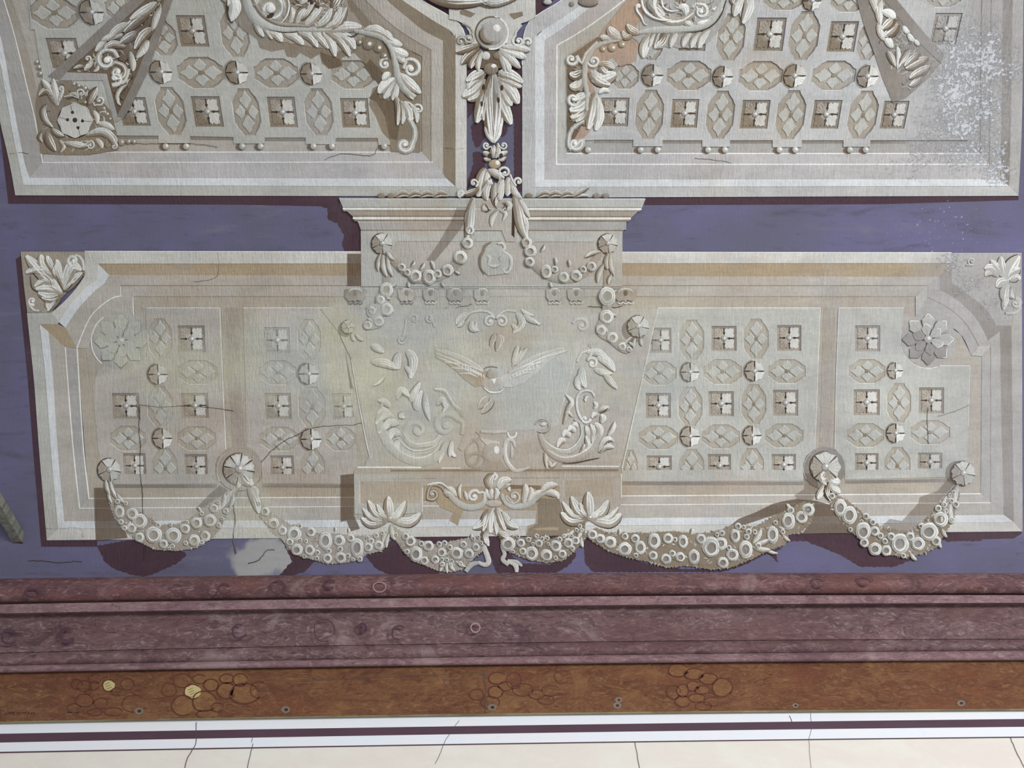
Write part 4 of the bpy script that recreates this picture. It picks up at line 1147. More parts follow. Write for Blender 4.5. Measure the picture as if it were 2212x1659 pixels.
def inside_of(poly):
    n = len(poly)
    def f(x, y):
        k = False
        for i in range(n):
            (x1, y1), (x2, y2) = poly[i], poly[(i + 1) % n]
            if (y1 > y) != (y2 > y) and x < (x2 - x1) * (y - y1) / (y2 - y1) + x1: k = not k
        return k
    return f
def tendrils(th, poly, n, l, w, tones, h, seed, flow=None):
    """small curling leaf tips crowding a ground"""
    p = th.part('tendrils'); rnd = random.Random(seed); ins = inside_of(poly)
    xs, ys = [a for a, b in poly], [b for a, b in poly]
    k = 0
    for _ in range(n * 40):
        if k >= n: break
        x, y = rnd.uniform(min(xs), max(xs)), rnd.uniform(min(ys), max(ys))
        a = rnd.uniform(0, 6.28) if flow is None else flow + rnd.uniform(-.9, .9)
        L_ = l * rnd.uniform(.6, 1.2); cv = rnd.choice((-1, 1)) * rnd.uniform(.5, 1.1)
        P = [(x, y)]
        for i in range(4):
            a += cv * .5
            P.append((P[-1][0] + L_ / 4 * math.cos(a), P[-1][1] + L_ / 4 * math.sin(a)))
        if not all(ins(*q_) for q_ in P): continue
        k += 1
        p.stroke(P, [w * .4, w, w * .9, w * .2], rnd.choice(tones), h, .004, n=7, cs=5)
# ---- triangular brace of the crisp panel (sheet of the upper corner)
sheet(0, 0, 3.77)
br = Thing('triangular_brace', 'dark triangular brace filled with acanthus in the crisp upper panel', 'brace')
br.part('bar').poly([(1130, -60), (1250, -60), (540, 588), (490, 652), (390, 622)], 'N', .024)
br.part('bar').poly([(1425, -60), (1360, -60), (1290, 150), (1100, 640), (950, 950), (1000, 965), (1060, 880), (1200, 590), (1300, 300)], 'N', .024)
br.part('bar').poly([(390, 622), (540, 588), (860, 600), (960, 950), (1000, 965), (930, 1000), (840, 655), (490, 655)], 'G', .0235)
br.part('ground').poly([(1250, -60), (1365, -60), (1290, 150), (1100, 640), (955, 935), (870, 600), (545, 588)], 'B', .019)
tendrils(br, [(1240, -20), (1350, -20), (1285, 140), (1095, 630), (955, 920), (880, 600), (570, 582)], 110, 60, 15, 'SLTMDD', .021, 4)
lift(.004)
leaves(br, [([(1280, 20), (1180, 90), (1060, 160)], 90, 'S'), ([(1310, 60), (1270, 150), (1240, 250)], 60, 'L'), ([(1200, 110), (1100, 180), (1010, 260)], 90, 'N'), ([(1250, 230), (1170, 290), (1100, 400)], 90, 'T'),
            ([(1050, 190), (960, 240), (880, 320)], 80, 'S'), ([(1000, 280), (900, 300), (830, 330)], 60, 'L'), ([(1120, 260), (1060, 300), (980, 350)], 80, 'N'), ([(1210, 330), (1170, 400), (1110, 470)], 70, 'L'),
            ([(860, 330), (820, 370), (780, 420)], 60, 'L'), ([(1020, 380), (920, 360), (850, 400)], 70, 'T'), ([(1060, 420), (1080, 520), (1080, 580)], 60, 'S')], hl=2)
br.part('scroll').volute((870, 490), 90, 300, -1.1, 44, 'S', tail=[(960, 470), (930, 420)])
br.part('scroll').volute((960, 590), 75, 270, 1.2, 40, 'T', tail=[(900, 540), (930, 510)])
br.part('scroll').volute((940, 640), 60, 120, -1.0, 36, 'L', tail=[(1050, 560), (1020, 660), (970, 680)])
br.part('scroll').volute((715, 480), 28, 60, -1.0, 18, 'L', tail=[(700, 560), (740, 540)])
leaves(br, [([(760, 500), (720, 540), (690, 575)], 50, 'L'), ([(800, 520), (790, 560), (760, 580)], 40, 'S'), ([(680, 540), (640, 545), (600, 560)], 40, 'T'), ([(1000, 700), (960, 760), (950, 820)], 40, 'L'), ([(970, 790), (960, 830), (985, 860)], 26, 'W'), ([(1040, 690), (1000, 720), (970, 770)], 34, 'T')], hl=2)
lift(0)

# ---- corner flower with foliage, crisp panel
cf = Thing('corner_flower', 'pale corner flower with black pierced dots among curled leaves and beads', 'flower')
P = []
for i in range(40):
    a = i / 40 * math.tau
    rr = 138 * (1 + .045 * math.cos(8 * a))
    P.append((612 + rr * math.cos(a), 980 + rr * math.sin(a)))
cf.part('painted_shadow').poly([(320, 680), (290, 850), (310, 1100), (330, 1250), (520, 1260), (720, 1260), (960, 1220), (950, 1080), (900, 900), (760, 740), (560, 650)], 'M', .0175, skirt=False)
tendrils(cf, [(330, 680), (310, 850), (320, 1100), (340, 1240), (520, 1245), (720, 1245), (940, 1210), (940, 1080), (890, 900), (750, 740), (560, 660)], 80, 70, 17, 'SLTBBM', .019, 6)
cf.part('disc').poly(P, 'L', .034)
g = cf.part('petal_gaps')
for x, y, x2, y2 in ((590, 915, 575, 860), (550, 975, 480, 955), (672, 985, 745, 990), (635, 1040, 655, 1110)):
    g.dome((x, y), 14, 'D', h0=.034, dh=.002, rings=2); g.stroke([(x, y), (x2, y2)], 8, 'D', .0355, .001, n=3, cs=3)
g.dome((610, 978), 20, 'D', h0=.034, dh=.002, rings=2)
cf.part('rim').arc((612, 980), 140, 60, 235, 10, 'D', h0=.024, dh=.002)
leaves(cf, [([(470, 860), (450, 760), (430, 640)], 70, 'L'), ([(450, 840), (400, 730), (340, 650)], 70, 'S'), ([(480, 830), (500, 760), (515, 710)], 40, 'L'), ([(430, 780), (370, 740), (320, 780)], 60, 'M'),
            ([(380, 850), (350, 900), (370, 980), (430, 1040)], 60, 'T'), ([(420, 1050), (470, 1090), (520, 1110)], 60, 'T'), ([(380, 1080), (400, 1150), (450, 1230)], 80, 'M'), ([(480, 1140), (520, 1190), (490, 1240)], 40, 'S'),
            ([(520, 1160), (620, 1180), (720, 1190)], 60, 'S'), ([(800, 1000), (870, 1020), (930, 1060)], 60, 'L'), ([(700, 1100), (820, 1070), (900, 1110), (950, 1200)], 80, 'S'), ([(780, 1130), (820, 1170), (830, 1210)], 50, 'L'),
            ([(720, 850), (750, 780), (790, 710)], 70, 'T'), ([(760, 900), (790, 950), (790, 1010)], 50, 'L'), ([(540, 800), (600, 770), (640, 800)], 50, 'M'), ([(340, 1070), (320, 1120), (345, 1160)], 40, 'M')], hl=2)
for c, r, a, tn, tail in (((660, 760), 34, 200, 1.0, [(520, 790), (590, 780), (640, 800)]), ((810, 820), 40, 120, -1.1, [(760, 830), (770, 860)]), ((735, 1185), 36, 270, 1.1, [(560, 1170), (650, 1200)]), ((505, 720), 22, 90, 1.0, None), ((930, 1190), 26, 300, 1.0, [(900, 1080), (950, 1130)])):
    cf.part('curl').volute(c, r, a, tn, 20, 'L', tail=tail)
for i, (x, y, r) in enumerate(((298, 505, 18), (315, 547, 20), (325, 600, 22), (600, 685, 16), (640, 700, 16), (690, 720, 20), (692, 835, 16), (845, 885, 16), (872, 930, 18), (895, 970, 14), (990, 1160, 26), (1045, 1155, 20), (1090, 1155, 18))):
    b = cf.part('bead'); b.dome((x, y), r, 'T', h0=.02, dh=.012); b.dome((x + 5, y - 4), r * .5, 'W', h0=.027, dh=.006, rings=2)

# ---- big acanthus scroll, crisp panel
sheet(500, 0, 3.77)
sc = Thing('acanthus_scroll', 'large brown-shaded acanthus scroll with beads in the crisp upper panel', 'scroll')
sc.part('painted_shadow').poly([(-90, -60), (-60, 60), (-30, 160), (20, 150), (90, 240), (210, 320), (230, 390), (330, 420), (430, 400), (450, 460), (520, 470), (560, 430), (650, 480), (715, 440), (740, 520), (800, 560), (900, 520), (900, 470), (1000, 430), (1130, 560), (1210, 690), (1150, 720), (1120, 850), (1180, 960), (1230, 1080), (1290, 1140), (1300, 1235), (1540, 1240), (1546, 470), (1180, 240), (925, -60)], 'M', .0178, skirt=False)
sc.part('painted_shadow').poly([(1130, 480), (1240, 600), (1190, 720), (1210, 800), (1330, 830), (1370, 1020), (1350, 1140), (1290, 1130), (1250, 950), (1180, 830), (1120, 800), (1200, 690), (1080, 540)], 'B', .0182, skirt=False)
sc.part('painted_shadow').poly([(720, 420), (800, 450), (880, 480), (900, 530), (790, 560), (740, 500)], 'B', .0182, skirt=False)
lift(.002)
sc.part('leaf_mass').poly(ragged([(110, -40), (150, 100), (230, 290), (340, 320), (420, 345), (580, 372), (700, 388), (790, 396), (845, 450), (890, 410), (960, 455), (1005, 395), (1090, 290), (1080, 220), (960, 60), (930, -40), (740, 50), (600, 90), (500, 40), (440, -40)], 10, 4, 30), 'T', .0195)
sc.part('stem').stroke([(110, -60), (140, 60), (200, 160), (300, 220), (430, 245), (560, 240), (700, 245), (820, 240)], [60, 80, 90, 80, 60, 50, 50, 30], 'S', .022, .016)
sc.part('stem').stroke([(110, -60), (130, 50), (190, 165), (290, 232), (420, 262), (540, 258)], [8, 12, 10, 6], 'D', .034, .002)
sc.part('stem').stroke([(160, -60), (200, 40), (270, 130), (380, 190), (520, 205), (640, 215)], [20, 26, 30, 14], 'T', .034, .004)
sc.part('volute').volute((320, 70), 130, 190, 1.35, 62, 'S', tail=[(210, -60)])
sc.part('volute').stroke([(440, -60), (470, 40), (450, 130), (400, 190)], [10, 14, 8], 'W', .036, .002)
hatch(sc, [[(235 + i * 11, 60 + i * 18), (300 + i * 12, 120 + i * 8)] for i in range(6)] + [[(400, 20 + i * 16), (440, 70 + i * 14)] for i in range(6)], 4, 'L', .038)
sc.part('hollow').poly([(290, 125), (330, 105), (350, 110), (330, 145), (285, 150)], 'D', .039, .03)
leaves(sc, [([(520, 200), (560, 110), (600, 70)], 80, 'S'), ([(470, 190), (500, 130), (490, 60)], 60, 'L'), ([(600, 215), (680, 130), (740, 60)], 90, 'L'), ([(560, 160), (620, 110), (680, 20)], 60, 'T'), ([(690, 225), (780, 160), (820, 70)], 90, 'S'), ([(720, 235), (850, 170), (900, 60)], 90, 'L'),
            ([(790, 235), (880, 180), (940, 60)], 70, 'S'), ([(800, 245), (930, 220), (1060, 220)], 100, 'L'), ([(720, 60), (660, -20), (640, -60)], 90, 'B'), ([(820, 60), (850, 0), (880, -60)], 90, 'M'), ([(560, 30), (600, -20), (620, -60)], 70, 'L'),
            ([(300, 255), (370, 280), (410, 340)], 80, 'L'), ([(180, 150), (220, 240), (260, 300)], 60, 'S'), ([(420, 265), (520, 300), (585, 365)], 80, 'L'), ([(540, 262), (640, 300), (700, 385)], 80, 'S'), ([(660, 262), (730, 310), (790, 395)], 80, 'L'),
            ([(740, 262), (810, 340), (845, 460)], 80, 'L'), ([(770, 258), (890, 330), (965, 460)], 80, 'S'), ([(790, 252), (940, 310), (1005, 400)], 90, 'L'), ([(260, 230), (300, 270), (330, 320)], 50, 'S')], hl=4)
tendrils(sc, [(430, -40), (480, 60), (560, 180), (700, 220), (860, 200), (940, 60), (920, -40)], 60, 70, 16, 'SLTMB', .0215, 11)
sc.part('stem').stroke([(1000, 250), (1130, 275), (1230, 310), (1300, 400), (1335, 520), (1360, 640), (1420, 740), (1500, 790)], [40, 50, 50, 46, 50, 60, 60, 30], 'S', .024, .014)
sc.part('stem').stroke([(880, 270), (980, 300), (1050, 265), (1180, 290), (1260, 370), (1300, 480)], [6, 14, 10, 14, 12, 6], 'D', .03, .002)
leaves(sc, [([(1080, 240), (1180, 240), (1260, 280)], 80, 'L'), ([(1180, 260), (1260, 280), (1310, 330)], 70, 'L'), ([(1260, 310), (1330, 350), (1390, 370)], 70, 'W'), ([(1300, 380), (1380, 430), (1440, 450)], 80, 'W'), ([(1320, 440), (1390, 490), (1420, 500)], 60, 'L'),
            ([(1370, 600), (1450, 680), (1540, 760)], 90, 'L'), ([(1390, 700), (1440, 760), (1480, 810)], 60, 'S'), ([(1290, 590), (1260, 620), (1230, 650)], 70, 'W'), ([(1330, 640), (1250, 690), (1200, 760)], 90, 'W'), ([(1340, 660), (1280, 740), (1240, 800)], 80, 'L'), ([(1350, 670), (1330, 760), (1310, 815)], 70, 'L'),
            ([(1330, 770), (1360, 880), (1350, 1020)], 60, 'T'), ([(1400, 830), (1450, 900), (1460, 980)], 110, 'L'), ([(1380, 820), (1400, 920), (1390, 1010)], 60, 'S'), ([(1450, 840), (1500, 920), (1510, 1000)], 60, 'S')], hl=3)
sc.part('volute').volute((1248, 522), 46, 300, -1.2, 30, 'L')
sc.part('volute').volute((1462, 560), 80, 250, 1.15, 36, 'L', tail=[(1400, 560), (1420, 500)])
sc.part('volute').volute((1520, 890), 42, 200, 1.1, 24, 'L')
sc.part('volute').volute((1410, 1180), 62, 350, 1.1, 52, 'S', tail=[(1440, 960), (1490, 1050), (1490, 1130)])
for x, y, r in ((1040, 345, 26), (1112, 362, 46), (1195, 392, 40), (1242, 455, 30)):
    b = sc.part('bead'); b.dome((x, y), r, 'M', h0=.022, dh=.014); b.dome((x + r * .25, y - r * .1), r * .42, 'W', h0=.031, dh=.007, rings=2)
leaves(sc, [([(0, -40), (30, 60), (-10, 170)], 110, 'W'), ([(-10, -40), (-20, 20), (-40, 40)], 60, 'W'), ([(-60, -60), (-45, -20), (-30, 8)], 90, 'L')], hl=2)
sc.part('leaf').stroke([(-40, 0), (-32, 110), (-5, 180), (15, 175)], [10, 16, 8], 'D', .03, .002)
lift(0)

# ---- scroll of the salt-flaked panel
sheet(1180, 0, 3.77)
s2 = Thing('acanthus_scroll', 'pale acanthus scroll over ochre ground in the salt-flaked upper panel', 'scroll')
s2.part('ground').poly([(165, 460), (430, 285), (705, -60), (1500, -60), (1400, 190), (1320, 300), (1000, 330), (760, 360), (730, 500), (600, 540), (540, 470), (340, 600), (440, 850), (350, 1080), (170, 1240)], 'Q', .0178, skirt=False)
s2.part('painted_shadow').poly([(168, 470), (420, 300), (440, 330), (330, 420), (330, 700), (350, 900), (260, 1080), (170, 1240)], 'B', .0182, skirt=False)
lift(.002)
s2.part('leaf_mass').poly(ragged([(660, 260), (760, 360), (765, 480), (830, 470), (880, 400), (1000, 385), (1100, 390), (1240, 395), (1340, 330), (1440, 200), (1490, 0), (1480, -40), (800, -40), (790, 150), (720, 220)], 10, 4, 30), 'G', .0195)
s2.part('volute').volute((1000, -10), 230, 30, .62, 90, 'T', eye=False)
s2.part('volute').stroke([(770, -60), (790, 60), (850, 130), (950, 165), (1020, 160)], [14, 22, 14, 8], 'W', .04, .002)
s2.part('volute').stroke([(935, -60), (950, 50), (1010, 90), (1070, 85)], [10, 16, 8], 'W', .04, .002)
s2.part('stem').stroke([(740, 270), (860, 250), (1000, 245), (1150, 240), (1290, 210), (1380, 130), (1430, 20), (1440, -60)], [24, 60, 70, 70, 60, 60, 60, 50], 'S', .022, .014)
s2.part('stem').stroke([(1100, 260), (1240, 255), (1340, 215), (1420, 130), (1465, 0)], [5, 9, 9, 7], 'D', .034, .002)
s2.part('volute').volute((1260, 95), 62, 250, 1.2, 34, 'L', tail=[(1190, 60), (1220, 30)])
s2.part('curl').stroke([(735, 40), (740, 90), (775, 140), (795, 190), (820, 205)], [22, 18, 12, 6], 'W', .03, .004)
s2.part('curl').dome((750, 48), 20, 'W', h0=.03, dh=.008)
leaves(s2, [([(1080, 60), (1130, 60), (1140, 130)], 70, 'W'), ([(1100, 150), (1140, 180), (1200, 220)], 60, 'L'), ([(1230, 190), (1290, 190), (1350, 160)], 60, 'W'), ([(1300, 190), (1380, 130), (1440, 70)], 50, 'L'), ([(830, 0), (880, 60), (960, 130)], 100, 'G'),
            ([(860, 270), (800, 380), (790, 470)], 90, 'L'), ([(880, 270), (860, 320), (840, 380)], 60, 'S'), ([(920, 260), (900, 340), (880, 390)], 60, 'S'), ([(980, 260), (940, 330), (900, 370)], 80, 'M'), ([(1070, 260), (1030, 320), (1010, 385)], 60, 'L'), ([(1180, 260), (1130, 320), (1110, 380)], 60, 'L'), ([(1260, 260), (1200, 330), (1180, 390)], 60, 'L'),
            ([(1330, 240), (1270, 310), (1240, 390)], 70, 'L'), ([(760, 270), (700, 250), (655, 200)], 70, 'O'), ([(700, 290), (640, 300), (620, 250)], 60, 'O'), ([(620, 320), (540, 270), (510, 220)], 90, 'L'), ([(560, 330), (480, 310), (440, 300)], 60, 'L'),
            ([(1600, -60), (1560, 40), (1530, 130)], 90, 'L'), ([(1640, -60), (1650, 60), (1600, 190)], 90, 'L'), ([(1520, -60), (1520, 0), (1540, 40)], 60, 'O')], hl=3)
tendrils(s2, [(800, -40), (810, 60), (880, 140), (1100, 220), (1300, 190), (1410, 60), (1430, -40)], 70, 70, 16, 'SLWTMB', .0215, 12)
tendrils(s2, [(180, 480), (330, 420), (350, 700), (440, 800), (350, 1050), (190, 1200)], 60, 60, 14, 'SLTMB', .0215, 13)
s2.part('stem').stroke([(600, 330), (480, 350), (380, 400), (320, 520), (310, 660), (330, 760), (330, 900)], [20, 40, 46, 46, 46, 40, 30], 'S', .024, .014)
s2.part('volute').volute((205, 485), 52, 320, 1.25, 34, 'L', tail=[(420, 340), (320, 440), (290, 520)])
s2.part('volute').volute((385, 500), 50, 180, -1.3, 32, 'L', tail=[(460, 360), (360, 400)])
s2.part('volute').volute((220, 810), 52, 60, 1.0, 34, 'L', tail=[(360, 760), (290, 800)])
s2.part('volute').volute((235, 1170), 62, 330, 1.0, 44, 'S', tail=[(310, 980), (210, 1050), (180, 1150), (200, 1215)])
leaves(s2, [([(300, 580), (240, 620), (190, 600)], 90, 'M'), ([(310, 630), (250, 700), (190, 700)], 90, 'L'), ([(440, 540), (460, 560), (490, 600)], 90, 'S'), ([(360, 580), (430, 650), (520, 690)], 110, 'S'), ([(370, 640), (470, 640), (570, 600)], 120, 'L'), ([(420, 520), (500, 530), (550, 560)], 70, 'O'),
            ([(360, 780), (280, 790), (230, 820)], 80, 'L'), ([(360, 800), (280, 880), (190, 900)], 120, 'S'), ([(350, 860), (270, 930), (200, 960)], 90, 'L'), ([(340, 900), (290, 960), (240, 990)], 70, 'S'), ([(400, 760), (380, 900), (340, 1050)], 110, 'S'), ([(420, 800), (430, 950), (400, 1060)], 90, 'L'), ([(430, 760), (470, 730), (510, 750)], 50, 'W')], hl=3)
for x, y, r in ((460, 400, 24), (535, 388, 36), (615, 360, 30)):
    b = s2.part('bead'); b.dome((x, y), r, 'O', h0=.022, dh=.013); b.dome((x + r * .3, y), r * .4, 'W', h0=.031, dh=.006, rings=2)
lift(0)

# ---- worn brace of the salt-flaked panel
sheet(1652, 0, 3.77)
flat(.55)
b2 = Thing('triangular_brace', 'worn grey brace filled with acanthus beside the white salt flaking', 'brace')
b2.part('bar').poly([(735, -60), (805, -60), (880, 220), (960, 450), (1050, 650), (1150, 800), (1040, 830), (960, 640), (880, 400), (800, 180)], 'N', .023)
b2.part('bar').poly([(930, -60), (1030, -60), (1200, 150), (1330, 300), (1460, 440), (1440, 520), (1330, 420), (1190, 270), (1060, 110)], 'N', .023)
b2.part('ground').poly([(805, -60), (935, -60), (1060, 110), (1190, 270), (1330, 420), (1430, 520), (1330, 640), (1150, 800), (1050, 650), (960, 450), (880, 220)], 'N', .019)
tendrils(b2, [(815, -30), (930, -30), (1060, 115), (1190, 275), (1330, 425), (1420, 520), (1325, 630), (1150, 790), (1055, 645), (965, 445), (885, 215)], 110, 60, 14, 'SGTNB', .021, 9)
lift(.003)
leaves(b2, [([(860, -20), (900, 40), (910, 110)], 70, 'L'), ([(950, 0), (930, 90), (940, 200)], 70, 'L'), ([(960, 90), (1020, 110), (1060, 150)], 80, 'W'), ([(930, 180), (940, 260), (970, 330)], 60, 'L'), ([(1050, 150), (1010, 200), (960, 240)], 90, 'T'), ([(1090, 200), (1030, 260), (970, 300)], 90, 'T'), ([(980, 280), (1010, 340), (1040, 390)], 70, 'W'),
            ([(1130, 210), (1150, 250), (1180, 270)], 50, 'W'), ([(1170, 270), (1190, 310), (1220, 340)], 50, 'W'), ([(1220, 320), (1240, 350), (1260, 370)], 40, 'W'), ([(1080, 380), (1090, 440), (1080, 560)], 40, 'W'), ([(1130, 420), (1110, 490), (1090, 550)], 30, 'L'), ([(1180, 400), (1140, 460), (1100, 520)], 60, 'T'), ([(1000, 420), (1030, 470), (1060, 540)], 60, 'T'),
            ([(1330, 470), (1230, 520), (1150, 560)], 90, 'T'), ([(1350, 540), (1260, 590), (1180, 640)], 80, 'T'), ([(1260, 430), (1200, 490), (1140, 540)], 70, 'N'), ([(1280, 620), (1230, 670), (1180, 700)], 60, 'G')], hl=2)
lift(0)
flat(1)
# ---- keystone bracket at the head of the axis
sheet(860, 0, 3.19)
ks = Thing('keystone_bracket', 'scrolled keystone bracket with a shaded ball medallion above the pendant', 'bracket')
ks.part('body').poly([(345, -70), (945, -70), (948, 115), (900, 145), (850, 160), (815, 210), (800, 300), (500, 300), (490, 220), (455, 165), (400, 140), (352, 130)], 'L', .026)
for P, Q in (([(425, 80), (440, 66), (490, 78), (535, 95), (500, 124), (428, 100)], [(535, 95), (500, 124), (428, 100)]), ([(760, 95), (855, 80), (860, 112), (795, 138)], [(760, 95), (795, 138), (860, 112), (856, 82)])):
    r_ = ks.part('recess'); r_.poly(P, 'M', .0268, .02)
    for a, b in zip(Q, Q[1:]): r_.stroke([a, b], 5, 'W', .028, .001, n=3, cs=3)
    r_.stroke([P[1], P[2]], 8, 'B', .028, .001, n=3, cs=3)
m_ = ks.part('medallion')
m_.dome((645, 228), 112, 'S', h0=.026, dh=.006, rings=2)
m_.arc((645, 228), 112, 100, 300, 12, 'B', h0=.03, dh=.003)
m_.arc((645, 228), 112, -80, 100, 12, 'W', h0=.03, dh=.003)
m_.dome((645, 228), 84, 'G', h0=.031, dh=.022)
m_.arc((640, 228), 62, 70, 215, [6, 30, 40, 10], 'M', h0=.047, dh=.002)
m_.arc((632, 232), 72, 80, 200, [3, 10, 10, 3], 'D', h0=.045, dh=.003)
m_.dome((678, 196), 28, 'W', h0=.047, dh=.006, rings=3)
lift(.004)
for c, r, a, tn, tail in (((485, 262), 40, 300, 1.1, [(440, 160), (500, 190), (520, 240)]), ((432, 285), 36, 20, -1.0, [(480, 300)]), ((828, 285), 44, 240, -1.2, [(850, 170), (810, 220)]), ((893, 292), 34, 160, 1.0, [(850, 300)])):
    ks.part('volute').volute(c, r, a, tn, 24, 'T' if c[0] < 600 else 'L', tail=tail, hi='L' if c[0] < 600 else 'W')
leaves(ks, [([(560, 310), (470, 340), (400, 360)], 60, 'M'), ([(560, 330), (480, 390), (440, 440)], 60, 'M'), ([(570, 340), (510, 420), (500, 470)], 60, 'T'), ([(580, 350), (550, 420), (550, 490)], 50, 'S'), ([(710, 320), (830, 330), (910, 350)], 60, 'L'), ([(700, 330), (820, 370), (880, 400)], 60, 'W'), ([(700, 340), (780, 410), (840, 470)], 60, 'L'), ([(700, 350), (750, 430), (770, 500)], 50, 'W'), ([(690, 350), (720, 430), (735, 490)], 40, 'S')], hl=2)
lift(0)
ov = Thing('cloud_scroll', 'rounded cloud-like scroll end overlapping the top of the keystone', 'scroll')
ov.part('lobe').lobe([(170, -40), (330, 10), (480, 15), (620, 5)], 90, 'M', h0=.034)
ov.part('lobe').lobe([(560, -30), (640, 20), (740, 5), (860, -40)], 60, 'S', h0=.036)
ov.part('rim').stroke([(560, 0), (610, 30), (700, 22), (770, 0), (830, -40)], [6, 10, 8, 4], 'W', .046, .002)
ov.part('underside').stroke([(190, -20), (300, 30), (420, 40), (540, 30), (640, 52), (760, 25)], [8, 14, 16, 14, 12, 6], 'B', .036, .003)
mk = Thing('hanging_shell', 'grey oval shell overlapping the pale frame of the salt-flaked panel', 'shell')
mk.part('shell').dome((1310, 10), 70, 'N', ry=36, h0=.02, dh=.014)
mk.part('rim').arc((1310, 10), 70, 20, 170, 9, 'D', ry=36, h0=.022, dh=.003)
mk.part('bead').dome((1195, 28), 18, 'N', h0=.02, dh=.012)
mk.part('bead').dome((1030, 14), 30, 'S', ry=18, h0=.02, dh=.012)
mk.part('ground').poly([(946, -40), (1105, -40), (1040, 40), (946, 110)], 'R', .003, skirt=False)
mk.part('ground').poly([(140, -40), (350, -40), (350, 100), (250, 60)], 'R', .003, skirt=False)

# ---- acanthus pendant on the violet strip
pe = Thing('acanthus_pendant', 'tall acanthus leaf pendant hanging from the keystone on violet ground', 'pendant')
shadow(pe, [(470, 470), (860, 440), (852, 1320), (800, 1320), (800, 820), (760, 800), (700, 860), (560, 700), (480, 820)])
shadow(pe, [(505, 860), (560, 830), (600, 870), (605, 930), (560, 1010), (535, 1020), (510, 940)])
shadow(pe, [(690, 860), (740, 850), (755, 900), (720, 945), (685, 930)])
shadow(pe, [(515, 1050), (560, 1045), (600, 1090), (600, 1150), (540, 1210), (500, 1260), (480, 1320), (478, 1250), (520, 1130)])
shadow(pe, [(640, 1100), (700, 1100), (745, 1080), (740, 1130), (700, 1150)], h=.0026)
pe.part('neck').poly([(560, 350), (720, 350), (715, 470), (570, 470)], 'B', .024)
pe.part('neck').dome((605, 385), 30, 'L', h0=.026, dh=.014)
pe.part('neck').dome((680, 385), 26, 'M', h0=.026, dh=.014)
bb = pe.part('knob'); bb.dome((640, 476), 50, 'M', ry=42, h0=.03, dh=.02); bb.dome((658, 455), 20, 'W', ry=14, h0=.047, dh=.005)
leaves(pe, [([(600, 500), (540, 520), (472, 560)], 80, 'S'), ([(590, 520), (520, 560), (480, 610)], 70, 'L'), ([(590, 540), (520, 620), (445, 665)], 90, 'L'), ([(590, 600), (540, 660), (480, 690)], 70, 'S'), ([(600, 580), (575, 720), (540, 845)], 90, 'S'), ([(615, 620), (590, 740), (590, 830)], 60, 'L'),
            ([(690, 500), (770, 520), (858, 570)], 90, 'S'), ([(690, 530), (790, 570), (850, 600)], 60, 'L'), ([(700, 550), (780, 630), (828, 715)], 90, 'L'), ([(700, 590), (750, 680), (780, 730)], 70, 'L'), ([(690, 640), (730, 750), (778, 858)], 90, 'S'), ([(650, 500), (620, 660), (630, 850), (650, 970)], 90, 'T'), ([(655, 500), (690, 660), (680, 850), (662, 975)], 100, 'G')], hl=3)
pe.part('midrib').stroke([(655, 500), (645, 640), (650, 780), (660, 900)], [4, 10, 8, 3], 'W', .036, .003)
for x, y in ((588, 600), (715, 605), (690, 690), (575, 715)): pe.part('eyelet').dome((x, y), 11, 'D', ry=20, h0=.032, dh=.002, rings=2)
pe.part('tip').lobe([(600, 870), (620, 930), (655, 985)], 34, 'L', h0=.024)
pe.part('tip').lobe([(705, 850), (695, 920), (662, 985)], 34, 'W', h0=.024)

fi = Thing('crown_finial', 'small two-curled finial between the pendant and the draped mask', 'finial')
for c, a, tn, tail in (((608, 1003), 80, 1.1, [(650, 1050), (640, 1010)]), ((726, 1003), 100, -1.1, [(680, 1050), (690, 1010)])): fi.part('curl').volute(c, 24, a, tn, 16, 'L', tail=tail)
leaves(fi, [([(640, 1080), (610, 1060), (585, 1050)], 40, 'O'), ([(640, 1100), (610, 1100), (590, 1090)], 30, 'S'), ([(680, 1080), (720, 1060), (755, 1045)], 40, 'L'), ([(690, 1100), (720, 1100), (745, 1080)], 30, 'L'), ([(662, 1090), (655, 1050), (660, 1000)], 50, 'S'), ([(670, 1090), (690, 1040), (685, 985)], 40, 'S')], hl=2)
for x in (632, 710): fi.part('eyelet').dome((x, 1073), 13, 'D', ry=18, h0=.034, dh=.002, rings=2)
fi.part('knob').dome((665, 1132), 42, 'O', ry=34, h0=.022, dh=.018); fi.part('knob').dome((684, 1122), 16, 'W', h0=.036, dh=.005)

# ---- pedestal
sheet(680, 400, 3.072)
pd = Thing('pedestal', 'stone pedestal with stepped entablature on the panel axis', 'pedestal')
shadow(pd, [(0, 78), (160, 78), (170, 150), (250, 180), (265, 225), (305, 290), (305, 452), (205, 452), (180, 400), (195, 330), (150, 250), (90, 230), (85, 150), (0, 130)])
pd.part('painted_shadow').poly([(215, 455), (308, 455), (308, 670), (215, 670)], 'glaze', .0175, skirt=False)
steps = [((160, 86), (2195, 92), (188, 150), (2170, 152), 'S', .03), ((188, 150), (2170, 152), (255, 210), (2100, 215), 'T', .027), ((255, 212), (2097, 216), (290, 250), (2070, 240), 'S', .025), ((290, 250), (2068, 240), (305, 297), (2066, 296), 'G', .023)]
for a, b, c, d, t, h in steps:
    pd.part('entablature_step').poly([a, b, d, c], t, h)
for y, x0, x1, w, t in ((157, 185, 2168, 14, 'W'), (170, 190, 2160, 9, 'M'), (219, 252, 2098, 15, 'W'), (234, 262, 2092, 12, 'M'), (298, 305, 2050, 11, 'M'), (90, 162, 2194, 6, 'W'), (205, 250, 2098, 7, 'B'), (146, 190, 2168, 6, 'B')):
    pd.part('painted_arris').stroke([(x0, y), (x1, y + 2)], w, t, .0312 if y < 160 else .0285 if y < 250 else .0245, .0012, n=30, cs=3)
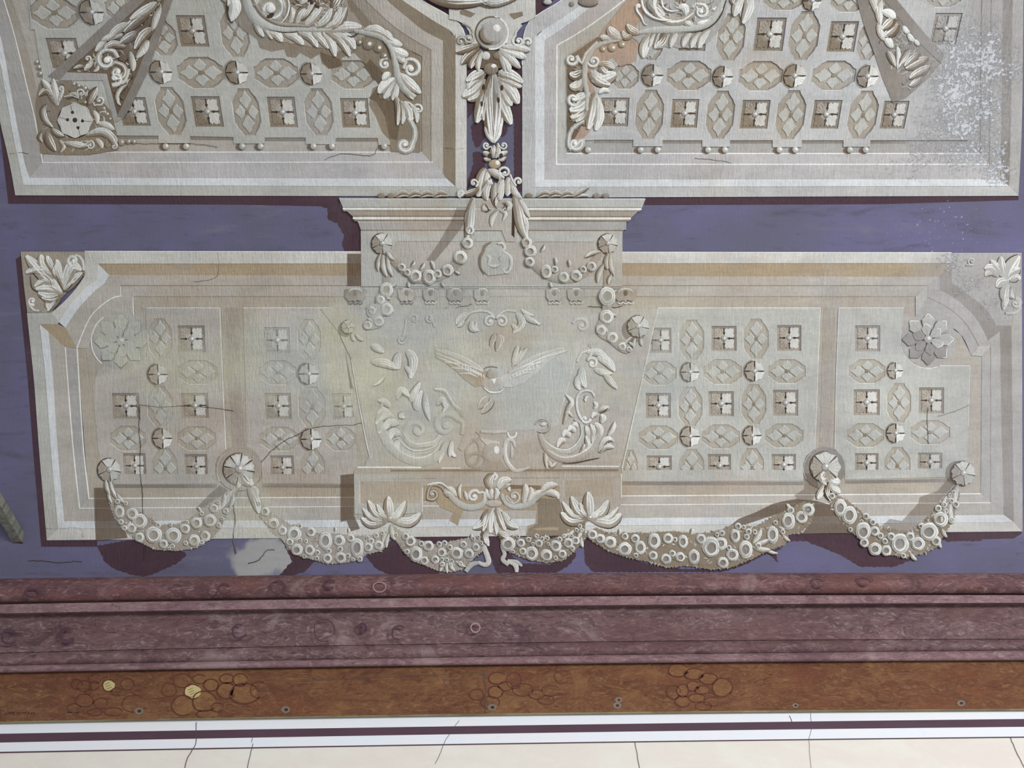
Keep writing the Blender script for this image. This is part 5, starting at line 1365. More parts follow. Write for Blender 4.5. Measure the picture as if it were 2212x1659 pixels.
pd.part('die').poly([(305, 298), (2042, 298), (2040, 672), (308, 672)], 'S', .021)
pd.part('die_panel').poly([(545, 372), (1840, 376), (1870, 470), (1860, 600), (1500, 660), (900, 660), (560, 600), (500, 470)], 'K', .0218, .02)
pd.part('painted_arris').stroke([(545, 374), (1240, 374)], 8, 'M', .0228, .001, n=20, cs=3)
pd.part('painted_arris').stroke([(1460, 376), (1850, 378)], 8, 'M', .0228, .001, n=12, cs=3)
pd.part('painted_arris').stroke([(520, 684), (2040, 684)], 4, 'L', .0228, .001, n=30, cs=3)
pd.part('painted_arris').stroke([(305, 672), (520, 672)], 5, 'B', .0228, .001, n=12, cs=3)
pd.part('central_block').poly([(1010, 92), (1370, 92), (1375, 230), (1330, 330), (1330, 375), (1270, 375), (1240, 300), (1060, 300), (1000, 240)], 'K', .0315)
pd.part('painted_shadow').poly([(940, 150), (1010, 150), (990, 260), (900, 380), (800, 500), (740, 500), (830, 370), (900, 250)], 'glaze2', .032, skirt=False)
pd.part('painted_shadow').poly([(1310, 90), (1330, 90), (1325, 350), (1305, 330)], 'D', .032, skirt=False)
lift(.014)
# leaves lying on the ledge
for nm, lab, xs in (('ledge_foliage', 'small leaves and berries lying on the pedestal ledge beside the crisp panel', [(440, 0), (505, 0), (580, 1), (660, 1), (740, 1), (830, 1), (970, 2)]), ('ledge_foliage', 'small leaves and berries lying on the pedestal ledge beside the salt-flaked panel', [(1420, 0), (1520, 1), (1590, 1), (1670, 1), (1760, 3), (1870, 0), (1930, 0)])):
    lf = Thing(nm, lab, 'foliage')
    for x, k in xs:
        if k == 0: lf.part('berry').dome((x, 70), 26, 'M', ry=18, h0=.018, dh=.012)
        elif k == 2: lf.part('curl').volute((x, 58), 24, 90, 1.1, 16, 'W')
        else:
            lf.part('leaf').lobe([(x - 50, 78), (x, 48), (x + (50 if k == 1 else 60), 62 if k == 1 else 15)], 30, 'T', hl=1)
            lf.part('leaf').lobe([(x - 40, 80), (x + 10, 66), (x + 60, 72)], 22, 'L', hl=1)
# draped mask of leaves at the meeting of strip and pedestal
sheet(860, 0, 3.19)
dm = Thing('draped_mask', 'mask-like cluster of curled leaves with two drapery tails over the pedestal', 'mask')
for c, r, a, tn, tail in (((522, 1262), 30, 60, -1.1, [(600, 1180), (570, 1230), (540, 1280)]), ((828, 1252), 32, 120, 1.1, [(770, 1200), (790, 1250), (810, 1280)]), ((735, 1190), 40, 200, 1.0, [(700, 1260), (700, 1210)]), ((432, 1335), 24, 200, 1.2, None)):
    dm.part('curl').volute(c, r, a, tn, 20, 'L', tail=tail)
leaves(dm, [([(600, 1160), (570, 1230), (560, 1310)], 70, 'S'), ([(620, 1170), (610, 1240), (650, 1270)], 60, 'L'), ([(600, 1250), (570, 1320), (540, 1350)], 50, 'L'), ([(640, 1230), (600, 1310), (610, 1380)], 70, 'S'), ([(720, 1230), (700, 1320), (700, 1380)], 70, 'L'), ([(760, 1220), (760, 1290), (750, 1350)], 60, 'L'), ([(780, 1240), (800, 1320), (850, 1370)], 50, 'L'), ([(670, 1260), (665, 1340), (668, 1420)], 60, 'S'),
            ([(620, 1170), (680, 1200), (730, 1230)], 60, 'K'), ([(600, 1400), (590, 1440), (640, 1440)], 40, 'L'), ([(740, 1390), (770, 1420), (720, 1440)], 50, 'S'), ([(690, 1450), (650, 1500), (640, 1560)], 40, 'L'), ([(700, 1450), (740, 1470), (720, 1520)], 30, 'L'), ([(560, 1300), (500, 1330), (450, 1340)], 50, 'M')], hl=2)
dm.part('drapery_tail').lobe([(520, 1360), (500, 1460), (490, 1560), (470, 1650)], 70, 'S', hl=2)
dm.part('drapery_tail').lobe([(800, 1340), (830, 1460), (850, 1560), (890, 1660)], 80, 'K', hl=2)
leaves(dm, [([(500, 1420), (480, 1480), (465, 1540)], 40, 'L'), ([(830, 1360), (870, 1430), (905, 1500)], 40, 'L'), ([(840, 1450), (880, 1530), (890, 1600)], 36, 'L')], hl=1)
for P in ([(600, 1405), (625, 1450), (600, 1460)], [(720, 1395), (750, 1430), (730, 1450)], [(690, 1330), (660, 1390), (680, 1440)]): dm.part('painted_line').stroke(P, [4, 9, 4], 'D', .034, .002)

# pedestal swags
sheet(680, 400, 3.072)
def swag(lab, ros, c, r, chain, lv, tone='T'):
    g = Thing('pedestal_swag', lab, 'garland')
    flower(g, c, r)
    f = g.part('foliage')
    f.stroke(chain, [30, 60, 66, 60, 40], tone, .019, .006)
    for x in ros: rose(g, (x[0], x[1]), x[2], x[3] if len(x) > 3 else None, core='T')
    for x, y, a, l, w in lv: bud(g, (x, y), a, l, w, hl=2)
    return g
g1 = swag('rose swag on the pedestal, beside the crisp panel end, with five-petalled knob', [(575, 545, 30), (612, 580, 26), (665, 605, 46), (757, 610, 48, 54), (815, 590, 30), (882, 565, 42), (965, 480, 48), (1012, 385, 40), (1028, 300, 32)], (446, 388), 70, [(470, 440), (560, 540), (700, 620), (850, 590), (980, 470), (1030, 300)],
          [(470, 430, 50, 90, 30), (440, 450, 100, 120, 34), (450, 460, 80, 150, 40), (480, 470, 75, 140, 34), (790, 560, -110, 60, 26), (700, 560, -60, 50, 24), (640, 540, -60, 45, 22), (930, 570, 30, 40, 18), (840, 640, 60, 40, 18), (620, 640, 80, 40, 20)])
g2 = swag('rose swag on the pedestal, beside the salt-flaked panel end, with five-petalled knob', [(1405, 382, 38), (1430, 440, 44), (1425, 510, 36), (1535, 572, 40, 48), (1650, 612, 38), (1590, 560, 26), (1735, 600, 40), (1835, 540, 34), (1780, 560, 26)], (1945, 388), 66, [(1400, 380), (1430, 490), (1540, 590), (1680, 620), (1800, 570), (1900, 440)],
          [(1900, 440, 160, 110, 30), (1950, 450, 95, 110, 40), (1960, 460, 80, 140, 34), (1920, 520, 110, 130, 36), (1970, 590, 110, 70, 26), (1600, 530, -100, 50, 22), (1690, 540, -100, 45, 22), (1500, 440, -60, 50, 22), (1560, 640, 70, 40, 18)])
flat(.4)
for lab, c0, R in (('hanging rose drop fading below the pedestal swag towards the faded bay', (470, 500), [(475, 695, 46, 52), (436, 760, 30), (478, 825, 44), (380, 830, 26), (425, 905, 36), (350, 930, 30)]), ('hanging rose drop below the pedestal swag towards the wide bay', (1940, 560), [(1940, 738, 58, 66), (1935, 872, 48), (1900, 960, 36), (1975, 1010, 38), (2040, 1070, 28), (2085, 1090, 20)])):
    d = Thing('rose_drop', lab, 'garland')
    d.part('foliage').stroke([c0] + [(r_[0], r_[1]) for r_ in R], [40, 70, 80, 60], 'T', .019, .005)
    for x in R: rose(d, (x[0], x[1]), x[2], x[3] if len(x) > 3 else None, core='T')
    for i, x in enumerate(R): bud(d, (x[0] + 30, x[1] - 20), -30 + i * 50, 40, 18, hl=1)
flat(.6)
shd = Thing('shield_scroll', 'small scrolled shield between the two pedestal swags', 'shield')
shd.part('field').poly([(1120, 430), (1160, 390), (1230, 400), (1290, 460), (1290, 540), (1250, 590), (1150, 600), (1110, 560), (1100, 490)], 'S', .022)
shd.part('scroll').stroke([(1170, 378), (1130, 400), (1120, 440), (1098, 480), (1100, 540), (1125, 590)], [6, 16, 20, 22, 16, 6], 'M', .024, .006)
shd.part('scroll').stroke([(1215, 390), (1245, 385), (1262, 415), (1250, 440), (1295, 470), (1305, 520), (1290, 570), (1265, 580), (1250, 560), (1265, 545)], [14, 18, 18, 18, 20, 22, 20, 16, 12, 8], 'L', .024, .006)
leaves(shd, [([(1140, 470), (1160, 480), (1150, 520)], 26, 'L'), ([(1150, 530), (1190, 540), (1230, 530)], 26, 'L'), ([(1240, 470), (1230, 490), (1240, 510)], 20, 'L')], hl=1)
lift(0)
flat(.45)
# egg-and-dart course under the pedestal
for i, (x, w, lab) in enumerate(((268, 70, 'below the pedestal foot, nearest the faded bay'), (610, 60, 'faint, second in the course under the pedestal'), (768, 50, 'third in the course under the pedestal'), (934, 58, 'reddish, fourth in the course under the pedestal'), (1112, 56, 'fifth in the course under the pedestal, almost gone'), (1590, 56, 'pale, sixth in the course under the pedestal'), (1735, 60, 'bluish, seventh in the course under the pedestal'), (2062, 76, 'below the pedestal foot, nearest the wide bay'))):
    e = Thing('egg_moulding', 'scalloped egg moulding %s' % lab, 'moulding', 'egg mouldings under the pedestal')
    lift(.012)
    e.part('shell').poly([(x - w, 692), (x + w, 692), (x + w * .95, 740), (x + w * .6, 770), (x + w * .15, 762), (x, 775), (x - w * .2, 765), (x - w * .6, 772), (x - w * .95, 745)], 'M' if i in (0, 3) else 'T', .012)
    e.part('hood').arc((x, 715), w * .62, 180, 360, [4, 14, 16, 14, 4], 'L', ry=26, h0=.014, dh=.004)
    e.part('eyelet').dome((x, 716), 15, 'B', ry=20, h0=.0125, dh=.003, rings=2)
    for dx in (-.45, .05, .5): e.part('scallop').arc((x + dx * w, 772), w * .22, 0, 180, 5, 'W' if i > 1 else 'D', ry=16, h0=.013, dh=.002)
    lift(0)
flat(.55)
lift(.006)
for lab, c, r, tails in (('small worn rosette on the cartouche shoulder beside the faded bay', (752, 706), 15, [(768, 722, 40, 22), (760, 722, 70, 16)]), ('small clear rosette on the cartouche shoulder beside the wide bay', (1379, 705), 24, [(1372, 730, 100, 22), (1366, 728, 130, 26), (1384, 730, 80, 18)])):
    sheet()
    rr = Thing('shoulder_rosette', lab, 'rosette')
    rr.part('painted_shadow').dome((c[0] - r * .4, c[1] + r * .35), r * 1.1, 'glaze2', h0=.0178, dh=.0005, rings=2)
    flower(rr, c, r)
    for x, y, a, l in tails: bud(rr, (x, y), a, l, 8, hl=1)
lift(0); flat(1)
flat(.3)
# ---- cartouche with the eagle
sheet(700, 640, 3.95)
ca = Thing('cartouche', 'large scrolled cartouche with faded shield field behind the eagle', 'cartouche')
ca.part('backboard').poly([(-30, 110), (2850, 110), (2530, 1450), (2510, 1560), (300, 1560), (390, 1350), (235, 540), (120, 300)], 'K', .0175)
ca.part('shield').poly([(870, 395), (1400, 400), (2190, 370), (1975, 1110), (1720, 1140), (1330, 1150), (1250, 1010), (1120, 920), (1060, 830), (960, 790)], 'S', .0192, .016)
ca.part('painted_arris').stroke([(232, 540), (310, 980), (385, 1345), (410, 1352)], [6, 10, 10, 6], 'W', .0195, .001)
ca.part('painted_arris').stroke([(2190, 380), (2090, 740), (1985, 1100)], [4, 7, 4], 'W', .0205, .001)
ca.part('painted_arris').stroke([(820, 340), (860, 480), (900, 620), (935, 760)], [10, 10, 6], 'L', .0205, .001)
ca.part('painted_arris').stroke([(860, 330), (900, 390), (1000, 385), (1180, 375)], [10, 9, 4], 'L', .0205, .001)
for x0, x1 in ((285, 830), (1010, 1160), (2030, 2510)): ca.part('painted_arris').stroke([(x0, 1464 if x0 < 2000 else 1448), (x1, 1466 if x0 < 2000 else 1450)], 14, 'W', .0205, .001, n=8, cs=3)
lift(.006)
# crest
for c, r, a, tn, tail in (((1415, 215), 50, 330, -1.25, [(1180, 180), (1280, 130), (1400, 130)]), ((1515, 215), 56, 200, 1.25, [(1640, 130), (1560, 120), (1500, 150)])): ca.part('crest_volute').volute(c, r, a, tn, 30, 'S', tail=tail)
leaves(ca, [([(1240, 140), (1170, 190), (1130, 240)], 70, 'S'), ([(1200, 200), (1170, 240), (1140, 260)], 40, 'L'), ([(1260, 210), (1260, 270), (1300, 300)], 60, 'S'), ([(1300, 220), (1290, 270), (1320, 300)], 40, 'L'), ([(1640, 140), (1690, 220), (1640, 300)], 70, 'S'), ([(1680, 110), (1730, 150), (1790, 165)], 40, 'L'), ([(1700, 160), (1760, 200), (1830, 235)], 50, 'S'), ([(1600, 240), (1640, 280), (1610, 310)], 50, 'L'), ([(1800, 200), (1830, 240), (1850, 225)], 22, 'W')], hl=2)
leaves(ca, [([(1460, 320), (1440, 370), (1420, 430)], 50, 'G'), ([(1480, 320), (1490, 380), (1470, 470)], 60, 'G'), ([(1500, 330), (1520, 370), (1500, 430)], 40, 'S')], hl=1)
# side scrolls, upper
for c, r, a, tn, tail in (((765, 195), 44, 200, 1.0, [(660, 380), (690, 280), (700, 200)]), ((660, 372), 34, 30, 1.0, [(720, 330)]), ((905, 195), 40, 260, -.9, [(940, 260), (930, 220)])): ca.part('side_volute').volute(c, r, a, tn, 24, 'S', tail=tail, hi='L')
ca.part('side_volute').volute((2200, 250), 60, 250, 1.0, 34, 'S', tail=[(2120, 230), (2150, 200)], hi='L')
ca.part('side_volute').volute((2275, 410), 24, 0, 1.0, 14, 'S', hi='L')
leaves(ca, [([(700, 460), (760, 540), (740, 700)], 90, 'S'), ([(640, 480), (620, 560), (640, 620)], 80, 'S'), ([(690, 600), (740, 650), (730, 700)], 60, 'L'), ([(400, 560), (520, 570), (630, 620)], 80, 'G'), ([(520, 680), (480, 730), (420, 765)], 30, 'L'), ([(400, 420), (450, 440), (510, 480)], 70, 'S')], hl=3)
ca.part('side_volute').volute((2290, 570), 50, 200, 1.2, 34, 'S', tail=[(2160, 560), (2200, 480), (2290, 470)])
leaves(ca, [([(2240, 480), (2340, 480), (2440, 560)], 70, 'S'), ([(2330, 520), (2420, 560), (2480, 640)], 80, 'L'), ([(2300, 620), (2380, 650), (2460, 660)], 60, 'S'), ([(2200, 600), (2200, 700), (2230, 780)], 80, 'S'), ([(2180, 660), (2160, 740), (2180, 800)], 60, 'L'), ([(2380, 640), (2440, 720), (2500, 790)], 60, 'G')], hl=3)
# big scroll towards the faded bay
ca.part('great_scroll').stroke([(940, 790), (1040, 810), (1110, 910), (1200, 990), (1245, 1100), (1220, 1230), (1160, 1310)], [30, 50, 60, 90, 110, 90, 40], 'K', .02, .012)
ca.part('great_scroll').stroke([(940, 790), (1030, 800), (1080, 870), (1120, 930), (1190, 975)], [8, 14, 14, 8], 'W', .03, .002)
ca.part('great_scroll').volute((1040, 1100), 110, 330, -1.1, 56, 'K', tail=[(1180, 1180), (1190, 1080)], hi='L')
ca.part('great_scroll').stroke([(500, 900), (470, 1060), (520, 1200), (600, 1300), (720, 1380), (850, 1405), (980, 1360), (1060, 1230)], [20, 70, 90, 100, 100, 90, 70, 30], 'S', .02, .014)
for i in range(5):
    ca.part('great_scroll').stroke([(560 + i * 26, 1230 - i * 20), (660 + i * 20, 1330 - i * 22), (800, 1380 - i * 30), (940, 1330 - i * 24), (1000 - i * 4, 1220 - i * 10)], [3, 8, 8, 3], 'L' if i % 2 else 'W', .034, .002)
ca.part('great_scroll').volute((790, 1150), 110, 120, .95, 50, 'S', tail=[(990, 1180), (930, 1260), (820, 1270)], hi='L')
leaves(ca, [([(620, 880), (660, 800), (730, 860)], 70, 'S'), ([(740, 900), (760, 840), (820, 730)], 70, 'S'), ([(560, 950), (520, 900), (460, 890)], 60, 'S'), ([(560, 1000), (500, 970), (460, 1000)], 60, 'L'), ([(600, 1030), (520, 1020), (440, 1090)], 70, 'S'), ([(560, 1080), (500, 1130), (470, 1170)], 60, 'L'), ([(640, 1090), (560, 1080), (520, 1140)], 80, 'L'), ([(650, 1180), (590, 1160), (570, 1220)], 80, 'L'), ([(640, 1230), (610, 1270), (640, 1310)], 70, 'L'), ([(660, 1300), (660, 1340), (720, 1370)], 60, 'L'),
            ([(800, 980), (790, 900), (830, 800)], 80, 'S'), ([(680, 990), (650, 1020), (690, 1040)], 50, 'L'), ([(860, 820), (870, 940), (900, 1060)], 60, 'G'), ([(960, 930), (1010, 880), (1030, 950)], 60, 'S'), ([(1000, 900), (1045, 930), (1010, 990)], 40, 'L'), ([(1050, 1230), (1010, 1320), (980, 1420)], 50, 'L'), ([(1090, 1230), (1080, 1310), (1070, 1370)], 50, 'L'), ([(1080, 1290), (1100, 1350), (1130, 1370)], 36, 'W')], hl=3)
# foot: strapwork, vase and C-scroll
for c, rx, ry in (((1270, 1330), 60, 110), ((1300, 1400), 80, 60)): ca.part('strapwork').arc(c, rx, 0, 360, 26, 'T', ry=ry, h0=.02, dh=.006)
ca.part('strapwork').stroke([(1180, 1310), (1240, 1260), (1330, 1200), (1290, 1150)], [10, 18, 16, 8], 'T', .02, .006)
va = Thing('vase', 'small round vase on the cartouche foot below the eagle', 'vase')
va.part('rim').stroke([(1340, 1152), (1450, 1158), (1560, 1150)], [24, 30, 24], 'L', .024, .008)
va.part('neck').poly([(1330, 1210), (1500, 1240), (1490, 1275), (1390, 1275)], 'L', .026)
va.part('body').dome((1445, 1330), 88, 'K', ry=84, h0=.022, dh=.02)
va.part('body').dome((1472, 1310), 24, 'W', ry=34, h0=.04, dh=.004)
va.part('foot').poly([(1380, 1400), (1510, 1400), (1560, 1490), (1340, 1490)], 'T', .024)
va.part('curl').arc((1605, 1165), 36, -10, 190, 14, 'W', ry=40, h0=.024, dh=.004)
va.part('handle').stroke([(1630, 1290), (1615, 1235), (1570, 1225), (1545, 1290), (1560, 1400), (1620, 1480), (1690, 1480), (1760, 1455)], [16, 26, 34, 38, 40, 36, 24, 10], 'L', .024, .012)
va.part('handle').stroke([(1560, 1260), (1550, 1330), (1570, 1410), (1620, 1470)], [6, 16, 14, 6], 'W', .038, .002)
va.part('handle').stroke([(1600, 1270), (1605, 1330), (1600, 1380)], [10, 30, 14], 'L', .03, .006)
# scroll towards the wide bay
sheet(1040, 640, 3.95)
flat(.6)
rs2 = Thing('foliate_scroll', 'crisp foliate scroll at the cartouche foot beside the wide bay', 'scroll')
lift(.008)
rs2.part('stem').stroke([(500, 1170), (540, 1270), (620, 1350), (720, 1385), (830, 1370), (940, 1300), (1000, 1180), (990, 1100), (930, 1090)], [40, 60, 70, 70, 66, 60, 50, 40, 20], 'K', .022, .014)
rs2.part('stem').stroke([(530, 1230), (600, 1290), (700, 1330), (800, 1300), (860, 1200), (850, 1090), (790, 1050)], [24, 40, 44, 40, 36, 30, 14], 'S', .026, .01)
for P in ([(540, 1230), (620, 1290), (720, 1310), (800, 1270), (855, 1180), (845, 1090)], [(560, 1310), (680, 1370), (800, 1360), (920, 1290), (985, 1180)], [(690, 1425), (800, 1420), (920, 1395), (1010, 1378)]):
    rs2.part('painted_stroke').stroke(P, [4, 9, 9, 4], 'W' if P[0][1] < 1400 else 'D', .039, .002)
rs2.part('volute').volute((885, 1045), 44, 0, .9, 26, 'L', tail=[(965, 860), (940, 815), (880, 805), (825, 840), (812, 930), (835, 1020), (880, 1075), (925, 1065)])
rs2.part('volute').arc((520, 1110), 64, -160, 130, [10, 26, 30, 26, 12], 'K', ry=52, h0=.024, dh=.01)
rs2.part('volute').arc((520, 1110), 68, -120, 110, 8, 'B', ry=56, h0=.032, dh=.003)
rs2.part('volute').dome((530, 1090), 30, 'L', ry=18, h0=.026, dh=.01)
leaves(rs2, [([(720, 1240), (680, 1230), (650, 1290)], 60, 'L'), ([(760, 1200), (720, 1160), (700, 1200)], 60, 'L'), ([(800, 1160), (770, 1120), (740, 1150)], 60, 'L'), ([(820, 1120), (800, 1090), (780, 1100)], 50, 'L'), ([(930, 1290), (900, 1150), (890, 1110)], 60, 'S'), ([(950, 1250), (960, 1150), (930, 1090)], 70, 'L'), ([(980, 1230), (1010, 1140), (970, 1080)], 70, 'L'),
             ([(860, 1330), (920, 1280), (890, 1190)], 70, 'L'), ([(900, 1320), (950, 1270), (940, 1190)], 50, 'S'), ([(830, 1370), (870, 1320), (880, 1260)], 50, 'L'), ([(990, 1010), (960, 1010), (945, 1040)], 50, 'L'), ([(1020, 1080), (1040, 1040), (1020, 1010)], 60, 'L'), ([(1010, 990), (1040, 960), (1085, 945)], 60, 'T'), ([(960, 960), (980, 930), (960, 900)], 40, 'L'), ([(1050, 970), (1080, 960), (1090, 940)], 26, 'W'),
             ([(1080, 1190), (1120, 1130), (1140, 1070)], 46, 'L'), ([(1010, 1330), (1060, 1280), (1130, 1290)], 60, 'L'), ([(1000, 1330), (1060, 1230), (1120, 1220)], 60, 'S'), ([(1040, 1260), (1080, 1210), (1130, 1240)], 40, 'L'), ([(900, 880), (890, 860), (915, 855)], 30, 'W'), ([(890, 900), (885, 880), (895, 870)], 26, 'W'), ([(780, 1030), (740, 990), (715, 990)], 30, 'L'), ([(540, 1330), (550, 1400), (560, 1470)], 40, 'S'), ([(570, 1400), (600, 1450), (640, 1420)], 40, 'L'), ([(700, 1090), (740, 960), (770, 900), (720, 840)], 50, 'K')], hl=3)
lift(0)
# eagle
flat(.35)
lift(.006)
ea = Thing('eagle', 'faded spread-winged eagle in the middle of the cartouche', 'bird')
sheet(700, 640, 3.95)
ea.part('wing_ground').poly([(1390, 640), (1300, 580), (1150, 500), (1040, 440), (950, 436), (948, 520), (1060, 585), (1130, 640), (1200, 710), (1290, 775), (1360, 760)], 'O', .0195, .016)
ea.part('wing_ground').poly([(1500, 690), (1580, 650), (1700, 560), (1860, 480), (1980, 440), (2080, 440), (1900, 570), (1820, 650), (1700, 740), (1590, 780), (1500, 770)], 'L', .0195, .016)
body = ea.part('body')
body.dome((1440, 748), 96, 'K', ry=72, h0=.02, dh=.022)
for i in range(8): body.stroke([(1372 + i * 19, 756 + (i % 3) * 10), (1378 + i * 19, 788 + (i % 2) * 8)], [3, 9, 4], 'L', .039, .002, n=4, cs=3)
body.stroke([(1365, 780), (1420, 818), (1500, 815), (1540, 776)], [6, 18, 14, 5], 'W', .034, .002)
hd = ea.part('head'); hd.dome((1436, 668), 46, 'T', ry=42, h0=.036, dh=.012)
hd.arc((1430, 630), 70, 190, 320, [4, 10, 4], 'B', ry=30, h0=.03, dh=.003); hd.arc((1436, 668), 44, 120, 260, 9, 'M', h0=.042, dh=.004)
bk = ea.part('beak', hd); bk.poly([(1424, 706), (1470, 700), (1462, 722), (1450, 752), (1440, 724)], 'W', .044, .036)
def wing(lab, root, tips, cover, t):
    w = ea.part('wing')
    for i, (tip, wd) in enumerate(tips):
        w.stroke([root[i % len(root)], ((root[i % len(root)][0] + tip[0]) / 2, (root[i % len(root)][1] + tip[1]) / 2 - 14), tip], [wd * .6, wd, wd * .8, wd * .3], t[i % len(t)], .02 + .001 * i, .006)
        w.stroke([root[i % len(root)], ((root[i % len(root)][0] + tip[0]) / 2, (root[i % len(root)][1] + tip[1]) / 2 - 18), tip], [4, 8, 4], 'W', .0285 + .001 * i, .002)
    w.stroke(cover, [16, 30, 26, 10], 'L', .032, .006)
    for i in range(9):
        f = i / 8
        a = cover[-1]; b = cover[0]
        x, y = a[0] + (b[0] - a[0]) * f * .5, a[1] + (b[1] - a[1]) * f * .5 + 50
        w.stroke([(x, y - 18), (x + 6, y + 16)], [4, 12, 4], 'W', .036, .002, n=4, cs=3)
wing('a', [(1360, 640), (1340, 670), (1310, 690)], [((950, 450), 46), ((960, 490), 40), ((970, 520), 40), ((1030, 560), 40), ((1090, 610), 40), ((1150, 660), 36)], [(1000, 455), (1150, 510), (1290, 580), (1360, 635)], 'KKO')
sheet(1040, 640, 3.95)
wing('b', [(230, 655), (250, 680), (280, 690)], [((740, 460), 46), ((640, 470), 40), ((560, 530), 40), ((540, 560), 40), ((470, 620), 36), ((440, 650), 34)], [(700, 440), (520, 490), (360, 560), (240, 650)], 'SKS')
leaves(ea, [([(270, 590), (290, 500), (310, 420)], 50, 'L'), ([(290, 590), (340, 500), (390, 440)], 44, 'L'), ([(260, 600), (300, 540), (350, 430)], 30, 'S')], name='tail_feather', hl=2)
leaves(ea, [([(60, 860), (20, 900), (-20, 960)], 70, 'K'), ([(100, 880), (60, 940), (0, 1000)], 60, 'S')], name='talon', hl=1)
lift(0)

flat(.6)
# ---- plinth under the cartouche
sheet(740, 980, 3.456)
pl = Thing('plinth', 'ochre stone plinth with two panelled blocks under the cartouche', 'plinth')
pl.part('slab').poly([(100, 104), (2075, 96), (2080, 146), (85, 150)], 'F', .024)
pl.part('painted_arris').stroke([(110, 103), (590, 104)], 15, 'W', .0255, .001, n=10, cs=3)
pl.part('painted_arris').stroke([(740, 107), (880, 107)], 12, 'W', .0255, .001, n=4, cs=3)
pl.part('painted_arris').stroke([(1640, 95), (2065, 97)], 12, 'W', .0255, .001, n=10, cs=3)
pl.part('painted_shadow').poly([(360, 118), (2060, 114), (2060, 132), (360, 134)], 'glaze2', .0265, skirt=False)
pl.part('frieze').poly([(85, 150), (2080, 146), (2080, 245), (85, 245)], 'K', .022)
pl.part('painted_arris').stroke([(270, 188), (700, 185)], 12, 'M', .0232, .001, n=10, cs=3)
pl.part('painted_arris').stroke([(1250, 182), (2040, 180)], 14, 'M', .0232, .001, n=16, cs=3)
for P, I in (([(85, 150), (600, 150), (598, 440), (300, 460), (90, 450)], [(128, 205), (588, 210), (575, 375), (130, 375)]), ([(1618, 148), (2082, 146), (2080, 370), (2060, 460), (1640, 430), (1618, 340)], [(1652, 200), (2030, 185), (2020, 325), (1655, 325)])):
    pl.part('block').poly(P, 'S' if P[0][0] < 500 else 'K', .0235)
    pl.part('block_panel').poly(I, 'F', .0242, .02)
    pl.part('painted_arris').stroke([I[0], I[3]], 7, 'W', .0255, .001, n=5, cs=3)
    pl.part('painted_arris').stroke([I[3], I[2]], 5, 'L', .0255, .001, n=6, cs=3)
pl.part('painted_arris').stroke([(598, 250), (597, 430)], 6, 'W', .0245, .001, n=5, cs=3)
pl.part('painted_arris').stroke([(2082, 150), (2082, 330)], 7, 'W', .0245, .001, n=5, cs=3)
pl.part('painted_shadow').poly([(600, 245), (1618, 240), (1618, 330), (1600, 440), (1620, 520), (1600, 610), (1370, 610), (1380, 540), (1440, 520), (1455, 420), (1200, 420), (900, 420), (880, 470), (860, 540), (840, 520), (800, 500), (830, 440), (730, 400), (700, 350), (600, 345)], 'O', .0178, skirt=False)
pl.part('painted_shadow').poly([(1455, 330), (1618, 340), (1640, 430), (1780, 500), (1700, 560), (1640, 610), (1370, 610), (1390, 560), (1460, 520)], 'M', .018, skirt=False)
pl.part('painted_shadow').poly([(1240, 232), (1480, 238), (1470, 300), (1440, 260), (1260, 262)], 'B', .0235, skirt=False)
pl.part('painted_shadow').poly([(-15, 160), (85, 150), (85, 460), (130, 560), (60, 580), (30, 500), (-15, 510)], 'glaze', .0178, skirt=False)
lift(.006)
pf = Thing('foliate_crest', 'foliate crest with two scrolling arms and tulip drop on the plinth', 'crest')
pf.part('arm').volute((672, 302), 46, 150, -1.1, 30, 'M', tail=[(780, 320), (740, 250), (660, 235)], hi='L')
pf.part('arm').stroke([(630, 235), (680, 222), (740, 222), (790, 260)], [8, 16, 14, 8], 'W', .034, .003)
pf.part('arm').stroke([(760, 270), (830, 340), (900, 390), (980, 400), (1050, 370), (1065, 310)], [30, 46, 50, 48, 40, 24], 'S', .022, .012)
pf.part('arm').volute((980, 318), 48, 330, -1.15, 28, 'L', tail=[(1060, 360), (1060, 290)])
pf.part('arm').volute((1280, 320), 60, 190, -1.2, 30, 'T', tail=[(1180, 300), (1210, 370), (1290, 395)], hi='L')
pf.part('arm').stroke([(1190, 300), (1220, 370), (1300, 395), (1400, 370), (1470, 310), (1540, 290)], [20, 36, 44, 44, 36, 20], 'S', .022, .012)
leaves(pf, [([(840, 330), (800, 300), (755, 290)], 60, 'L'), ([(850, 320), (810, 270), (780, 255)], 50, 'L'), ([(880, 340), (870, 270), (885, 220)], 30, 'L'), ([(930, 350), (920, 310), (910, 280)], 30, 'L'), ([(1120, 340), (1080, 300), (1070, 265)], 50, 'L'), ([(1125, 340), (1110, 290), (1110, 260)], 50, 'L'), ([(1135, 340), (1150, 290), (1140, 260)], 50, 'S'),
            ([(1110, 260), (1090, 200), (1130, 150)], 70, 'K'), ([(1130, 200), (1150, 170), (1130, 140)], 24, 'W'), ([(1170, 270), (1200, 210), (1260, 200)], 80, 'L'), ([(1190, 260), (1220, 230), (1250, 235)], 50, 'L'), ([(1350, 370), (1370, 290), (1360, 225)], 60, 'L'), ([(1380, 360), (1410, 290), (1400, 250)], 44, 'L'), ([(1400, 360), (1450, 300), (1500, 280)], 50, 'L'), ([(1420, 360), (1450, 340), (1460, 330)], 30, 'L'), ([(1480, 290), (1540, 240), (1605, 235)], 60, 'L'), ([(1500, 290), (1560, 290), (1600, 320)], 60, 'L'), ([(1560, 280), (1600, 300), (1610, 340)], 36, 'W'), ([(1250, 280), (1240, 260), (1255, 250)], 30, 'W')], hl=2)
pf.part('collar').dome((1130, 372), 60, 'K', ry=26, h0=.024, dh=.014)
